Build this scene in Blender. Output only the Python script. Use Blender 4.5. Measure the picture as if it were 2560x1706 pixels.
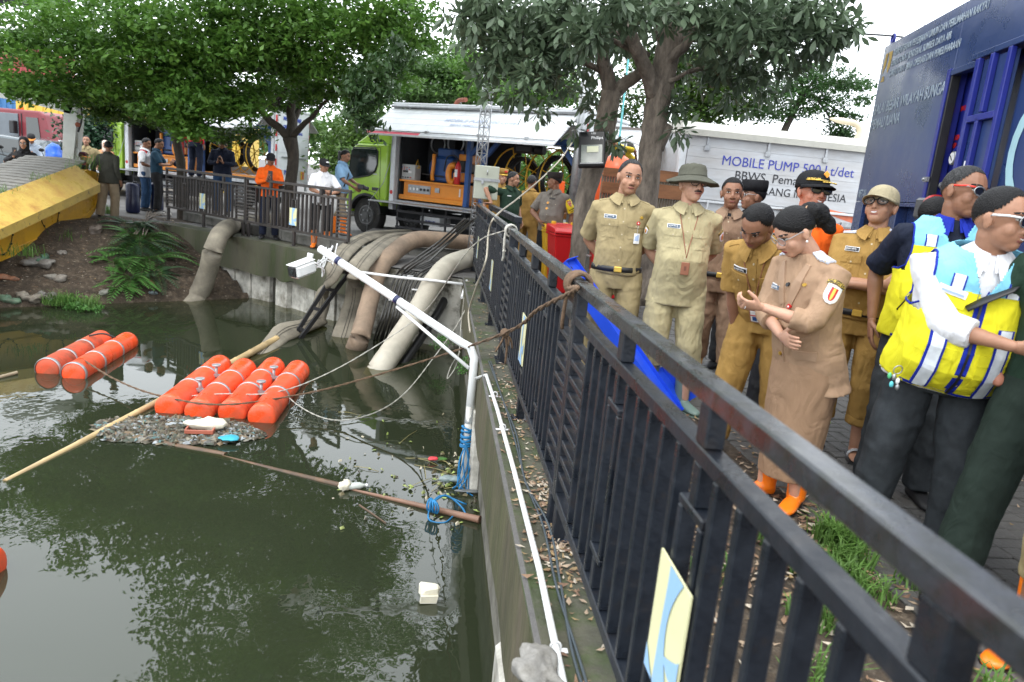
import bpy, bmesh, math, random
import numpy as np
from mathutils import Vector, Matrix, Quaternion, noise
from mathutils.bvhtree import BVHTree
random.seed(7); rng = np.random.default_rng(7)
scene = bpy.context.scene
for o in list(bpy.data.objects): bpy.data.objects.remove(o)
col = scene.collection
PI = math.pi; R_ = math.radians
# ------------------------------------------------------------------ camera
FPX = 1830.0; CAMP = np.array([0, 0, 1.5])
_dn = np.array([-810, -8447, -1830.0]); _dn /= np.linalg.norm(_dn); _up = -_dn
_Y = np.array([-174, 413, -1830.0]); _Y -= _up * _Y.dot(_up); _Y /= np.linalg.norm(_Y)
_X = np.cross(_Y, _up); RM = np.array([_X, _Y, _up])
cam = bpy.data.objects.new('camera', bpy.data.cameras.new('camera')); col.objects.link(cam)
cam.data.sensor_width = 36; cam.data.lens = 36 * FPX / 2560
cam.matrix_world = Matrix(np.vstack([np.hstack([RM, CAMP[:, None]]), [0, 0, 0, 1]]).tolist())
cam.data.clip_start = 0.05; cam.data.clip_end = 3000
cam.data.dof.use_dof = True; cam.data.dof.focus_distance = 5.5; cam.data.dof.aperture_fstop = 3.5
scene.camera = cam
# ------------------------------------------------------------------ world, sun, exposure
w = bpy.data.worlds.new('World'); scene.world = w; w.use_nodes = True
nt = w.node_tree; nt.nodes.clear()
out = nt.nodes.new('ShaderNodeOutputWorld'); bg = nt.nodes.new('ShaderNodeBackground')
sky = nt.nodes.new('ShaderNodeTexSky'); sky.sky_type = 'NISHITA'; sky.sun_disc = False
sky.sun_elevation = R_(62); sky.sun_rotation = R_(200); sky.air_density = 1.0; sky.dust_density = 2.0
hs = nt.nodes.new('ShaderNodeHueSaturation'); hs.inputs['Saturation'].default_value = 0.55
mx = nt.nodes.new('ShaderNodeMix'); mx.data_type = 'RGBA'; mx.inputs[0].default_value = 0.8
mx.inputs[7].default_value = (23.0, 24.2, 25.4, 1)     # even overcast cloud layer over the sky
nt.links.new(sky.outputs[0], hs.inputs['Color']); nt.links.new(hs.outputs[0], mx.inputs[6])
nt.links.new(mx.outputs[2], bg.inputs[0]); bg.inputs[1].default_value = 0.15
nt.links.new(bg.outputs[0], out.inputs[0])
sun = bpy.data.objects.new('sun', bpy.data.lights.new('sun', 'SUN')); col.objects.link(sun)
sun.data.energy = 1.3; sun.data.angle = R_(14); sun.data.color = (1, 0.97, 0.92)
sun.rotation_euler = (R_(28), 0, R_(-20))
vs = scene.view_settings; scene.display_settings.display_device = 'sRGB'
vs.view_transform = 'Standard'; vs.look = 'None'; vs.gamma = 1; vs.exposure = 0.0; vs.use_curve_mapping = False
scene.cycles.max_bounces = 6; scene.cycles.transparent_max_bounces = 12
# ------------------------------------------------------------------ photo measurement helpers
def ray(px, py): return RM @ np.array([px - 1280, 853 - py, -FPX])
def PZ(px, py, z=0.0):
    d = ray(px, py); return Vector(CAMP + d * ((z - 1.5) / d[2]))
def PY(px, py, y):
    d = ray(px, py); return Vector(CAMP + d * (y / d[1]))
def PX(px, py, x):
    d = ray(px, py); return Vector(CAMP + d * (x / d[0]))
# ------------------------------------------------------------------ materials
MATS = {}
def mat(name, c, rough=0.6, metal=0.0, var=0.12, scale=4.0, c2=None, f2=0.5, s2=3.0, bump=0.0, bs=30.0, spec=0.5,
        stretch=(1, 1, 1), sharp=0.12, trans=0.0, alpha=1.0, sss=0.0, coord='Object', coat=0.0, rvar=0.0, detail=5.0):
    if name in MATS: return MATS[name]
    m = bpy.data.materials.new(name); m.use_nodes = True; n = m.node_tree; b = n.nodes['Principled BSDF']; L = n.links.new
    tc = n.nodes.new('ShaderNodeTexCoord'); mp = n.nodes.new('ShaderNodeMapping'); mp.inputs['Scale'].default_value = stretch
    L(tc.outputs[coord], mp.inputs[0])
    nz = n.nodes.new('ShaderNodeTexNoise'); nz.inputs['Scale'].default_value = scale; nz.inputs['Detail'].default_value = detail
    nz.inputs['Roughness'].default_value = 0.65
    L(mp.outputs[0], nz.inputs['Vector'])
    mr = n.nodes.new('ShaderNodeMapRange'); mr.inputs[1].default_value = 0.3; mr.inputs[2].default_value = 0.7
    mr.inputs[3].default_value = 1 - var; mr.inputs[4].default_value = 1 + var; L(nz.outputs[0], mr.inputs[0])
    v = n.nodes.new('ShaderNodeVectorMath'); v.operation = 'SCALE'; L(mr.outputs[0], v.inputs['Scale'])
    if c2 is not None:
        n2 = n.nodes.new('ShaderNodeTexNoise'); n2.inputs['Scale'].default_value = s2; n2.inputs['Detail'].default_value = 8
        n2.inputs['Roughness'].default_value = 0.7; L(mp.outputs[0], n2.inputs['Vector'])
        r2 = n.nodes.new('ShaderNodeMapRange'); t = 0.5 + (0.5 - f2) * 0.5
        r2.inputs[1].default_value = t - sharp / 2; r2.inputs[2].default_value = t + sharp / 2; L(n2.outputs[0], r2.inputs[0])
        mi = n.nodes.new('ShaderNodeMix'); mi.data_type = 'RGBA'; L(r2.outputs[0], mi.inputs[0])
        mi.inputs[6].default_value = (*c, 1); mi.inputs[7].default_value = (*c2, 1); L(mi.outputs[2], v.inputs[0])
    else: v.inputs[0].default_value = c
    L(v.outputs[0], b.inputs['Base Color'])
    b.inputs['Metallic'].default_value = metal; b.inputs['Roughness'].default_value = rough
    b.inputs['Specular IOR Level'].default_value = spec
    if rvar:
        m3 = n.nodes.new('ShaderNodeMapRange'); m3.inputs[1].default_value = .35; m3.inputs[2].default_value = .65
        m3.inputs[3].default_value = max(.02, rough - rvar); m3.inputs[4].default_value = min(1, rough + rvar)
        L(nz.outputs[0], m3.inputs[0]); L(m3.outputs[0], b.inputs['Roughness'])
    if bump:
        nb = n.nodes.new('ShaderNodeTexNoise'); nb.inputs['Scale'].default_value = bs; nb.inputs['Detail'].default_value = 4
        L(mp.outputs[0], nb.inputs['Vector'])
        bp = n.nodes.new('ShaderNodeBump'); bp.inputs['Strength'].default_value = bump; bp.inputs['Distance'].default_value = 0.02
        L(nb.outputs[0], bp.inputs['Height']); L(bp.outputs[0], b.inputs['Normal'])
    if trans:   # thin leaf: light through
        t = n.nodes.new('ShaderNodeBsdfTranslucent'); L(v.outputs[0], t.inputs[0])
        ms = n.nodes.new('ShaderNodeMixShader'); ms.inputs[0].default_value = trans
        L(b.outputs[0], ms.inputs[1]); L(t.outputs[0], ms.inputs[2]); L(ms.outputs[0], n.nodes['Material Output'].inputs[0])
    if sss: b.inputs['Subsurface Weight'].default_value = sss; b.inputs['Subsurface Radius'].default_value = (.012, .005, .003); b.inputs['Subsurface Scale'].default_value = .5
    if alpha < 1: b.inputs['Alpha'].default_value = alpha
    if coat: b.inputs['Coat Weight'].default_value = coat; b.inputs['Coat Roughness'].default_value = 0.08
    MATS[name] = m; return m
def emis(name, c, s):
    m = bpy.data.materials.new(name); m.use_nodes = True; b = m.node_tree.nodes['Principled BSDF']
    b.inputs['Base Color'].default_value = (*c, 1); b.inputs['Emission Color'].default_value = (*c, 1); b.inputs['Emission Strength'].default_value = s
    return m
# ------------------------------------------------------------------ mesh builder
class MB:
    def __init__(s): s.v = []; s.f = []; s.m = []; s.sm = []
    def add(s, vs, fs, mi=0, smooth=False):
        n = len(s.v); s.v += [tuple(p) for p in vs]; s.f += [tuple(i + n for i in f) for f in fs]
        s.m += [mi] * len(fs); s.sm += [smooth] * len(fs); return s
    def box(s, a, b, mi=0, bev=0.0, M=None):
        x0, y0, z0 = [min(a[i], b[i]) for i in range(3)]; x1, y1, z1 = [max(a[i], b[i]) for i in range(3)]
        if bev:
            e = bev; vs = []; ring = []
            for z, t in ((z0, e), (z0 + e, 0), (z1 - e, 0), (z1, e)):
                vs += [(x0 + e + t*.0, y0 + t, z), (x1 - e, y0 + t, z), (x1 - t, y0 + e, z), (x1 - t, y1 - e, z), (x1 - e, y1 - t, z), (x0 + e, y1 - t, z), (x0 + t, y1 - e, z), (x0 + t, y0 + e, z)]
            fs = [tuple(range(7, -1, -1)), tuple(range(24, 32))]
            for k in range(3):
                for i in range(8): j = (i + 1) % 8; fs.append((k*8 + i, k*8 + j, k*8 + 8 + j, k*8 + 8 + i))
        else:
            vs = [(x0, y0, z0), (x1, y0, z0), (x1, y1, z0), (x0, y1, z0), (x0, y0, z1), (x1, y0, z1), (x1, y1, z1), (x0, y1, z1)]
            fs = [(0, 3, 2, 1), (4, 5, 6, 7), (0, 1, 5, 4), (1, 2, 6, 5), (2, 3, 7, 6), (3, 0, 4, 7)]
        if M is not None: vs = [M @ Vector(p) for p in vs]
        return s.add(vs, fs, mi)
    def beam(s, p, q, w, h, mi=0, up=(0, 0, 1)):
        p = Vector(p); q = Vector(q); d = (q - p); L = d.length; d.normalize(); u = Vector(up)
        if abs(d.dot(u)) > .98: u = Vector((1, 0, 0))
        sx = d.cross(u).normalized(); uz = sx.cross(d)
        M = Matrix((( sx.x, d.x, uz.x, p.x), (sx.y, d.y, uz.y, p.y), (sx.z, d.z, uz.z, p.z), (0, 0, 0, 1)))
        return s.box((-w/2, 0, -h/2), (w/2, L, h/2), mi, M=M)
    def rings(s, rs, mi=0, cap=True, smooth=True, closed=True):
        """rs: list of lists of points (same count)"""
        n = len(rs[0]); vs = [p for r in rs for p in r]; fs = []
        for k in range(len(rs) - 1):
            for i in range(n if closed else n - 1):
                j = (i + 1) % n; fs.append((k*n + i, k*n + j, (k+1)*n + j, (k+1)*n + i))
        s.add(vs, fs, mi, smooth)
        if cap and closed:
            b = len(s.v) - len(vs)
            s.f += [tuple(b + i for i in range(n - 1, -1, -1)), tuple(b + (len(rs)-1)*n + i for i in range(n))]; s.m += [mi]*2; s.sm += [False]*2
        return s
    def tube(s, pts, r, n=8, mi=0, cap=True, flat=1.0, upv=(0, 0, 1)):
        pts = [Vector(p) for p in pts]; rs = []
        rad = r if hasattr(r, '__len__') else [r] * len(pts); nrm = None
        for i, p in enumerate(pts):
            d = (pts[min(i+1, len(pts)-1)] - pts[max(i-1, 0)]).normalized()
            if nrm is None:
                u = Vector(upv); u = u if abs(d.dot(u)) < .95 else Vector((1, 0, 0)); nrm = (u - d*u.dot(d)).normalized()
            else: nrm = (nrm - d*nrm.dot(d)).normalized()
            b = d.cross(nrm); f = flat[i] if hasattr(flat, '__len__') else flat
            rs.append([p + (b*math.cos(a) + nrm*math.sin(a)*f) * rad[i] for a in [2*PI*k/n for k in range(n)]])
        return s.rings(rs, mi, cap)
    def cyl(s, p, q, r, n=16, mi=0, r2=None): return s.tube([p, q], [r, r if r2 is None else r2], n, mi)
    def ell(s, c, r, n=14, m=9, mi=0, M=None, zmin=-1.0):
        c = Vector(c); rs = []
        for k in range(m + 1):
            t = -PI/2 + PI*k/m; zz = max(math.sin(t), zmin); cr = max(math.cos(t), .02)
            pts = [Vector((math.cos(2*PI*i/n)*cr*r[0], math.sin(2*PI*i/n)*cr*r[1], zz*r[2])) for i in range(n)]
            rs.append([(M @ p if M is not None else p) + c for p in pts])
        return s.rings(rs, mi)
    def torus(s, c, R, r, ax=(0, 0, 1), n=24, m=8, mi=0):
        ax = Vector(ax).normalized(); u = ax.orthogonal().normalized(); v = ax.cross(u); c = Vector(c)
        vs = []; fs = []
        for i in range(n):
            a = 2*PI*i/n; d = u*math.cos(a) + v*math.sin(a)
            for j in range(m):
                b = 2*PI*j/m; vs.append(c + d*(R + r*math.cos(b)) + ax*r*math.sin(b))
        for i in range(n):
            for j in range(m): fs.append((i*m + j, ((i+1) % n)*m + j, ((i+1) % n)*m + (j+1) % m, i*m + (j+1) % m))
        return s.add(vs, fs, mi, True)
    def prism(s, prof, a, b, axis=1, mi=0):
        """extrude polygon profile; axis=1: profile in xz along y; 0: yz along x; 2: xy along z"""
        def pt(p, t): return {1: (p[0], t, p[1]), 0: (t, p[0], p[1]), 2: (p[0], p[1], t)}[axis]
        n = len(prof); vs = [pt(p, a) for p in prof] + [pt(p, b) for p in prof]
        fs = [tuple(range(n)), tuple(range(2*n - 1, n - 1, -1))] + [(i, i + n, (i+1) % n + n, (i+1) % n) for i in range(n)]
        return s.add(vs, fs, mi)
    def mesh(s, name='m', mats=()):
        me = bpy.data.meshes.new(name); me.from_pydata(s.v, [], s.f)
        me.polygons.foreach_set('material_index', s.m); me.polygons.foreach_set('use_smooth', s.sm)
        for m in mats: me.materials.append(m)
        me.update(); return me
def link(name, data, parent=None, loc=None, rot=None):
    o = bpy.data.objects.new(name, data); col.objects.link(o)
    if parent is not None: o.parent = parent
    if loc is not None: o.location = loc
    if rot is not None: o.rotation_euler = rot
    return o
def obj(name, mb, mats, parent=None, loc=None, rot=None, bevel=0.0):
    if not isinstance(mats, (list, tuple)): mats = [mats]
    me = mb if isinstance(mb, bpy.types.Mesh) else mb.mesh(name, mats)
    if isinstance(mb, bpy.types.Mesh) and not me.materials:
        for m in mats: me.materials.append(m)
    o = link(name, me, parent, loc, rot)
    if bevel:
        b = o.modifiers.new('b', 'BEVEL'); b.width = bevel; b.segments = 2; b.limit_method = 'ANGLE'; b.angle_limit = R_(40)
    return o
def thing(name, label, cat, loc=(0, 0, 0), rz=0, group=None):
    o = link(name, None, None, loc, (0, 0, rz)); o.empty_display_size = .1; o['label'] = label; o['category'] = cat
    if group: o['group'] = group
    return o
def tag(o, label, cat, group=None):
    o['label'] = label; o['category'] = cat
    if group: o['group'] = group
    return o
def struct(name, mb, mats, parent=None, **k):
    o = obj(name, mb, mats, parent, **k)
    o['kind'] = 'structure'; return o
def stuff(name, mb, mats, label=None, cat=None, parent=None, **k):
    o = obj(name, mb, mats, parent, **k); o['kind'] = 'stuff'
    if label: o['label'] = label; o['category'] = cat
    return o
def dup(root, loc, rz, label=None, group=None):
    r = root.copy(); col.objects.link(r); r.location = loc; r.rotation_euler = (0, 0, rz)
    if label: r['label'] = label
    if group: r['group'] = group
    for ch in list(root.children):
        c = ch.copy(); col.objects.link(c); c.parent = r
        for g in list(ch.children): d = g.copy(); col.objects.link(d); d.parent = c
    return r
def text(name, s, size, M, m, parent=None, bold=0.0, ext=0.002, ax='LEFT', sx=1.0, shear=0.0, sp=1.0):
    cu = bpy.data.curves.new(name, 'FONT'); cu.body = s; cu.size = size; cu.extrude = ext; cu.offset = bold; cu.align_x = ax
    cu.shear = shear; cu.space_character = sp; cu.resolution_u = 3
    t = bpy.data.objects.new('t', cu); col.objects.link(t)
    me = bpy.data.meshes.new_from_object(t.evaluated_get(bpy.context.evaluated_depsgraph_get())); bpy.data.objects.remove(t)
    me.transform(M @ Matrix.Diagonal((sx, 1, 1, 1))); me.materials.clear(); me.materials.append(m)
    return link(name, me, parent)
def smooth_pts(pts, n=6):
    """Catmull-Rom through points"""
    P = [Vector(p) for p in pts]; P = [P[0]*2 - P[1]] + P + [P[-1]*2 - P[-2]]; out = []
    for i in range(1, len(P) - 2):
        for k in range(n):
            t = k/n; a, b, c, d = P[i-1], P[i], P[i+1], P[i+2]
            out.append(.5*((2*b) + (c - a)*t + (2*a - 5*b + 4*c - d)*t*t + (3*b - a - 3*c + d)*t**3))
    out.append(P[-2]); return out
def frame(origin, xdir, zdir=(0, 0, 1)):
    x = Vector(xdir).normalized(); z = Vector(zdir); z = (z - x*z.dot(x)).normalized(); y = z.cross(x)
    return Matrix(((x.x, y.x, z.x, origin[0]), (x.y, y.y, z.y, origin[1]), (x.z, y.z, z.z, origin[2]), (0, 0, 0, 1)))
def signM(p, right, upd):
    """matrix placing text: local x->right, y->up, z->normal"""
    r = Vector(right).normalized(); u = Vector(upd).normalized(); n = r.cross(u)
    return Matrix(((r.x, u.x, n.x, p[0]), (r.y, u.y, n.y, p[1]), (r.z, u.z, n.z, p[2]), (0, 0, 0, 1)))
# ================================================================== materials
M_conc = mat('mossy_concrete', (.060, .058, .038), .75, var=.45, scale=4, c2=(.035, .052, .012), f2=.45, s2=2.2, bump=.5, bs=25, rvar=.2)
M_concv = mat('stained_concrete', (.13, .12, .085), .8, var=.5, scale=4, c2=(.030, .038, .014), f2=.6, s2=2.0, bump=.5, bs=18, stretch=(1, 1, .25), sharp=.3)
M_concn = mat('brown_stained_concrete', (.085, .07, .045), .75, var=.35, scale=6, c2=(.05, .055, .018), f2=.5, s2=2.5, bump=.6, bs=22, stretch=(1, 1, .3), sharp=.3)
M_plast = mat('white_plaster', (.58, .56, .50), .85, var=.2, scale=5, c2=(.12, .11, .08), f2=.4, s2=3, bump=.3, bs=30, sharp=.3)
M_gray = mat('grey_concrete', (.16, .155, .14), .8, var=.3, scale=5, c2=(.07, .07, .06), f2=.4, bump=.4, bs=30, sharp=.3)
M_soil = mat('soil', (.048, .034, .022), .95, var=.5, scale=9, c2=(.11, .085, .06), f2=.35, s2=14, bump=1.0, bs=40)
M_asph = mat('asphalt', (.11, .105, .1), .85, var=.3, scale=2, bump=.3, bs=80)
M_metal = mat('charcoal_paint', (.010, .013, .019), .36, var=.4, scale=7, c2=(.026, .020, .017), f2=.22, s2=8, sharp=.2, bump=.10, bs=60, spec=.4, rvar=.14)
M_metalb = mat('brown_charcoal_paint', (.035, .03, .028), .5, var=.4, scale=7, c2=(.06, .045, .034), f2=.3, s2=9, spec=.5)
M_wetrail = mat('wet_top_rail', (.014, .017, .023), .34, var=.4, scale=12, c2=(.006, .008, .007), f2=.45, s2=26, bump=.12, bs=160, spec=.6, sharp=.2, rvar=.2, coat=.35)
# ================================================================== water
def water_mat():
    m = bpy.data.materials.new('murky_green_water'); m.use_nodes = True; n = m.node_tree; b = n.nodes['Principled BSDF']; L = n.links.new
    b.inputs['Base Color'].default_value = (.020, .034, .013, 1); b.inputs['Roughness'].default_value = .015; b.inputs['IOR'].default_value = 1.75
    tc = n.nodes.new('ShaderNodeTexCoord')
    def nz(sc, det, st=(1, 1, 1)):
        mp = n.nodes.new('ShaderNodeMapping'); mp.inputs['Scale'].default_value = st; L(tc.outputs['Object'], mp.inputs[0])
        z = n.nodes.new('ShaderNodeTexNoise'); z.inputs['Scale'].default_value = sc; z.inputs['Detail'].default_value = det; L(mp.outputs[0], z.inputs[0]); return z
    a = nz(.9, 2); c = nz(7, 2, (1, .8, 1)); msk = nz(.45, 1)
    r = n.nodes.new('ShaderNodeMapRange'); r.inputs[1].default_value = .47; r.inputs[2].default_value = .62; r.inputs[3].default_value = .03; r.inputs[4].default_value = .7
    L(msk.outputs[0], r.inputs[0])
    mu = n.nodes.new('ShaderNodeMath'); mu.operation = 'MULTIPLY'; L(c.outputs[0], mu.inputs[0]); L(r.outputs[0], mu.inputs[1])
    b1 = n.nodes.new('ShaderNodeBump'); b1.inputs['Strength'].default_value = .25; b1.inputs['Distance'].default_value = .010; L(a.outputs[0], b1.inputs['Height'])
    b2 = n.nodes.new('ShaderNodeBump'); b2.inputs['Strength'].default_value = .5; b2.inputs['Distance'].default_value = .009; L(mu.outputs[0], b2.inputs['Height']); L(b1.outputs[0], b2.inputs['Normal'])
    L(b2.outputs[0], b.inputs['Normal'])
    # faint scum clouds
    s = nz(1.3, 6); cr = n.nodes.new('ShaderNodeMix'); cr.data_type = 'RGBA'; cr.inputs[6].default_value = (.024, .031, .017, 1); cr.inputs[7].default_value = (.034, .042, .025, 1)
    L(s.outputs[0], cr.inputs[0]); L(cr.outputs[2], b.inputs['Base Color'])
    # murk: let a little of what is just below show through
    t = n.nodes.new('ShaderNodeBsdfTransparent'); t.inputs[0].default_value = (.85, .8, .35, 1)
    ms = n.nodes.new('ShaderNodeMixShader'); ms.inputs[0].default_value = .72
    L(t.outputs[0], ms.inputs[1]); L(b.outputs[0], ms.inputs[2])
    L(ms.outputs[0], n.nodes['Material Output'].inputs[0]); return m
M_water = water_mat(); WZ = -1.15
struct('water', MB().add([(-60, -30, WZ), (.7, -30, WZ), (.7, 17, WZ), (-60, 17, WZ)], [(0, 1, 2, 3)]), M_water)
M_murk = mat('silt_water', (.022, .034, .012), .9, var=.1); M_murk.node_tree.nodes['Principled BSDF'].inputs['Alpha'].default_value = .5
for k, z in enumerate((-1.25, -1.38)):
    struct('silt_layer', MB().add([(-60, -30, z), (.7, -30, z), (.7, 17, z), (-60, 17, z)], [(0, 1, 2, 3)]), M_murk)
struct('canal_bed', MB().add([(-60, -30, -1.6), (.9, -30, -1.6), (.9, 17.5, -1.6), (-60, 17.5, -1.6)], [(0, 1, 2, 3)]), mat('canal_mud', (.02, .026, .012), .9))
# ================================================================== ground
EDGE = [(.42, 11.25), (-1.1, 12.1), (-2.25, 13.05), (-3.05, 13.9), (-5.75, 15.95)]
g = MB()
far = [(-7.6, 16.5), (-9.5, 14.9), (-14, 11.5), (-60, 9)]
gp = [(.42, -30), (300, -30), (300, 1500), (-600, 1500), (-600, 9)] + far[::-1] + EDGE[::-1]
g.add([(x, y, -.004) for x, y in gp], [tuple(range(len(gp)))])
struct('ground', g, M_asph)
# canal wall (far side): overhanging beam and the plaster blocks beneath it
def wall_strip(pts, z0, z1, off, nm, m, rag=0.0, seg=.12, th=.5):
    """vertical face along pts (canal side), offset outward by off, ragged lower edge"""
    P = []
    for a, b in zip(pts[:-1], pts[1:]):
        a = Vector((*a, 0)); b = Vector((*b, 0)); n = max(1, int((b - a).length/seg))
        P += [a.lerp(b, i/n) for i in range(n)]
    P.append(Vector((*pts[-1], 0))); mb = MB(); rs = []
    for i, p in enumerate(P):
        d = (P[min(i+1, len(P)-1)] - P[max(0, i-1)]).normalized(); o = Vector((-d.y, d.x, 0))*off
        bk = Vector((d.y, -d.x, 0))*th
        nz = noise.noise(p*2.3)*rag + noise.noise(p*9)*rag*.4
        b = noise.noise(p*5)*.012
        rs.append([p + o + Vector((0, 0, z1)) + bk, p + o + Vector((0, 0, z1)), p + o*(1 + b*4) + Vector((0, 0, z1*.6 + z0*.4)), p + o + Vector((0, 0, z0 + nz)), p + o*.6 + bk + Vector((0, 0, z0 + nz))])
    n = 5; vs = [q for r in rs for q in r]; fs = []
    for k in range(len(rs)-1):
        for i in range(n): j = (i+1) % n; fs.append((k*n+i, k*n+j, (k+1)*n+j, (k+1)*n+i))
    fs += [tuple(range(n)), tuple((len(rs)-1)*n + i for i in reversed(range(n)))]
    mb.add(vs, fs); return mb
wf = thing('canal_wall', 'far concrete canal wall with mossy overhanging beam and white blocks at the waterline', 'wall', (0, 0, 0))
obj('beam', wall_strip(EDGE[1:], -.62, 0.0, .03, 'beam', M_concv, .07), M_concv, wf)
obj('core', wall_strip(EDGE[1:], -1.6, -.5, -.25, 'core', M_concv, 0), mat('dark_core_concrete', (.05, .047, .037), .9, var=.3), wf)  # core behind the beam and blocks has one dark grey tone with slight variation
i = 0
a = Vector((*EDGE[4], 0)); segs = []
for A, B in ((EDGE[4], EDGE[3]), (EDGE[3], EDGE[2]), (EDGE[2], EDGE[1])):
    A = Vector((*A, 0)); B = Vector((*B, 0)); d = (B - A).normalized(); Ln = (B - A).length; t = .05
    nrm = Vector((d.y, -d.x, 0)); nrm = nrm if nrm.y < 0 else -nrm
    while t < Ln - .25:
        wd = random.uniform(.38, .62); wd = min(wd, Ln - t); dep = random.uniform(-.14, .0)
        p = A + d*t - nrm*.2 + nrm*dep
        zt = -.55 + random.uniform(-.03, .03); zc = (zt - 1.5)/2
        mb = MB().beam((p.x, p.y, zc), (p.x + d.x*(wd - .02), p.y + d.y*(wd - .02), zc), .24, zt + 1.5)
        me = mb.mesh('block', [M_plast]); link('block', me, wf); t += wd
obj('side_wall', wall_strip(EDGE[:2], -1.6, -.03, .0, 's', M_plast, 0, th=.3), mat('peeling_plaster', (.33, .32, .28), .85, var=.2, scale=4, c2=(.05, .045, .03), f2=.5, s2=1.7, bump=.3, bs=20, sharp=.12), wf)
# near wall carrying the black fence
nw = thing('canal_wall', 'long mossy canal wall with brown stained face carrying the black fence', 'wall')
obj('beam', wall_strip([(.42, -6), (.42, 11.3)], -.56, -.031, .0, 'b', M_concn, .05), M_concn, nw)
cap = MB(); cap.prism([(.422, -.03), (.445, .0), (.74, .0), (.74, -.03)], -6, 11.3, axis=1)
obj('ledge_top', cap, M_conc, nw)
obj('core', MB().box((.50, -6, -1.6), (.9, 11.25, -.5)), mat('core_plaster', (.2, .19, .16), .85, var=.3, c2=(.06, .055, .04), f2=.5, sharp=.3), nw)
for (y, zt) in ((2.65, -.60), (5.9, -.40)):
    obj('exposed_block', MB().box((.405, y, -1.4), (.52, y + .42, zt), bev=.03), M_plast, nw)
# stepped landing right of the far fence
A = PZ(968, 615, .15); B = PZ(1171, 626, .15); A2 = PZ(880, 600, .15)
sl = MB(); d = (B - A).normalized()
p0 = A - d*.9; p1 = Vector((.75, B.y + (0.75 - B.x)*d.y/d.x, .15))
sl.add([(p0.x, p0.y, .148), (p1.x, p1.y, .148), (p1.x + .5, p1.y + 5, .148), (p0.x + .3, p0.y + 5, .148)], [(0, 1, 2, 3)])
struct('upper_landing', sl, M_asph)
n = 6; L_ = (p1 - p0).length
for k in range(n):
    M = frame(p0 + d*(L_*k/n), d); e = .015*random.random()
    mb = MB().box((.004, .02 + e, -.16), (L_/n - .012, .22, .005 + e*.3), bev=.012); me = mb.mesh('kerb_stone', [M_gray]); me.transform(M)
    o = link('kerb_stone', me); o['kind'] = 'structure'
# ================================================================== bank
W0, W1 = Vector((-4.3, 13.8)), Vector((-9.4, 9.9)); wd_ = (W1 - W0).normalized(); wn = Vector((wd_.y, -wd_.x)); wn = wn if wn.y > 0 else -wn
def bank_h(x, y):
    dd = (Vector((x, y)) - W0).dot(wn); h = -1.2 + 1.2*max(0, min(1, (dd + .06)/2.5))**.75
    if dd < 0: h = -1.2 + dd*.6
    return h + (noise.noise(Vector((x*1.2, y*1.2, 0)))*.10 + noise.noise(Vector((x*4.1, y*4.1, 3)))*.04)*min(1, max(.2, dd*1.5))*(1 if dd < 2.4 else .2)
def PB(px, py):
    d = ray(px, py); t = 8.0
    while t < 30:
        p_ = CAMP + d/np.linalg.norm(d)*t
        if p_[2] < max(bank_h(p_[0], p_[1]), -1.15): break
        t += .03
    return Vector(p_)
mb = MB(); nu, nv = 150, 60; vs = []; fs = []
for i_ in range(nu+1):
    for j_ in range(nv+1):
        s_ = -1.6 + 12*i_/nu; t_ = -.5 + 4.4*j_/nv; q = W0 + wd_*s_ + wn*t_; q = Vector((q.x, q.y))
        vs.append((q.x, q.y, bank_h(q.x, q.y) + .0))
for i_ in range(nu):
    for j_ in range(nv):
        k = i_*(nv+1) + j_
        q = vs[k]
        # keep clear of the concrete canal wall
        ex = Vector((EDGE[4][0] - EDGE[3][0], EDGE[4][1] - EDGE[3][1])).normalized(); nn = Vector((ex.y, -ex.x)); nn = nn if nn.y > 0 else -nn
        rel = Vector((q[0] - EDGE[3][0], q[1] - EDGE[3][1]))
        if rel.dot(nn) > .1 and rel.dot(ex) < 3.45: continue
        fs.append((k, k+1, k+nv+2, k+nv+1))
mb.add(vs, fs, 0, True); struct('soil_bank', mb, M_soil)
# ================================================================== paving
M_pav = mat('dark_paver', (.095, .09, .083), .7, var=.3, scale=8, c2=(.05, .048, .045), f2=.4, s2=3, bump=.5, bs=60, sharp=.4, rvar=.15, coord='Object')
M_joint = mat('paver_joint', (.03, .027, .02), .95, var=.4, scale=12)
def paver(z): return MB().box((-.1, -.0485, -.03), (.1, .0485, z), bev=.006)
pm = [mb_.mesh('paver', [M_pav]) for mb_ in (paver(.012), paver(.016), paver(.010))]
ground_strip = MB().add([(1.95, -3, .004), (7, -3, .004), (7, 12.5, .004), (1.95, 12.5, .004)], [(0, 1, 2, 3)])
pavement = struct('pavement', ground_strip, M_joint)
cells = []
for iy in range(-5, 60):
    for ix in range(0, 26):
        cx, cy = 2.05 + ix*.205, iy*.205
        for k in (-1, 1):
            if (ix + iy) % 2: cells.append((cx, cy + k*.0515, 0))
            else: cells.append((cx + k*.0515, cy, PI/2))
def seenw(c):
    x, y = c[0], c[1]
    return (0 if (1.9 < x < 3.5 and 2.1 < y < 5.8 and x < 1.0 + y*.56) else 1, abs(x - 2.4) + abs(y - 3.9))
cells.sort(key=seenw); rest = MB()
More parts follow.
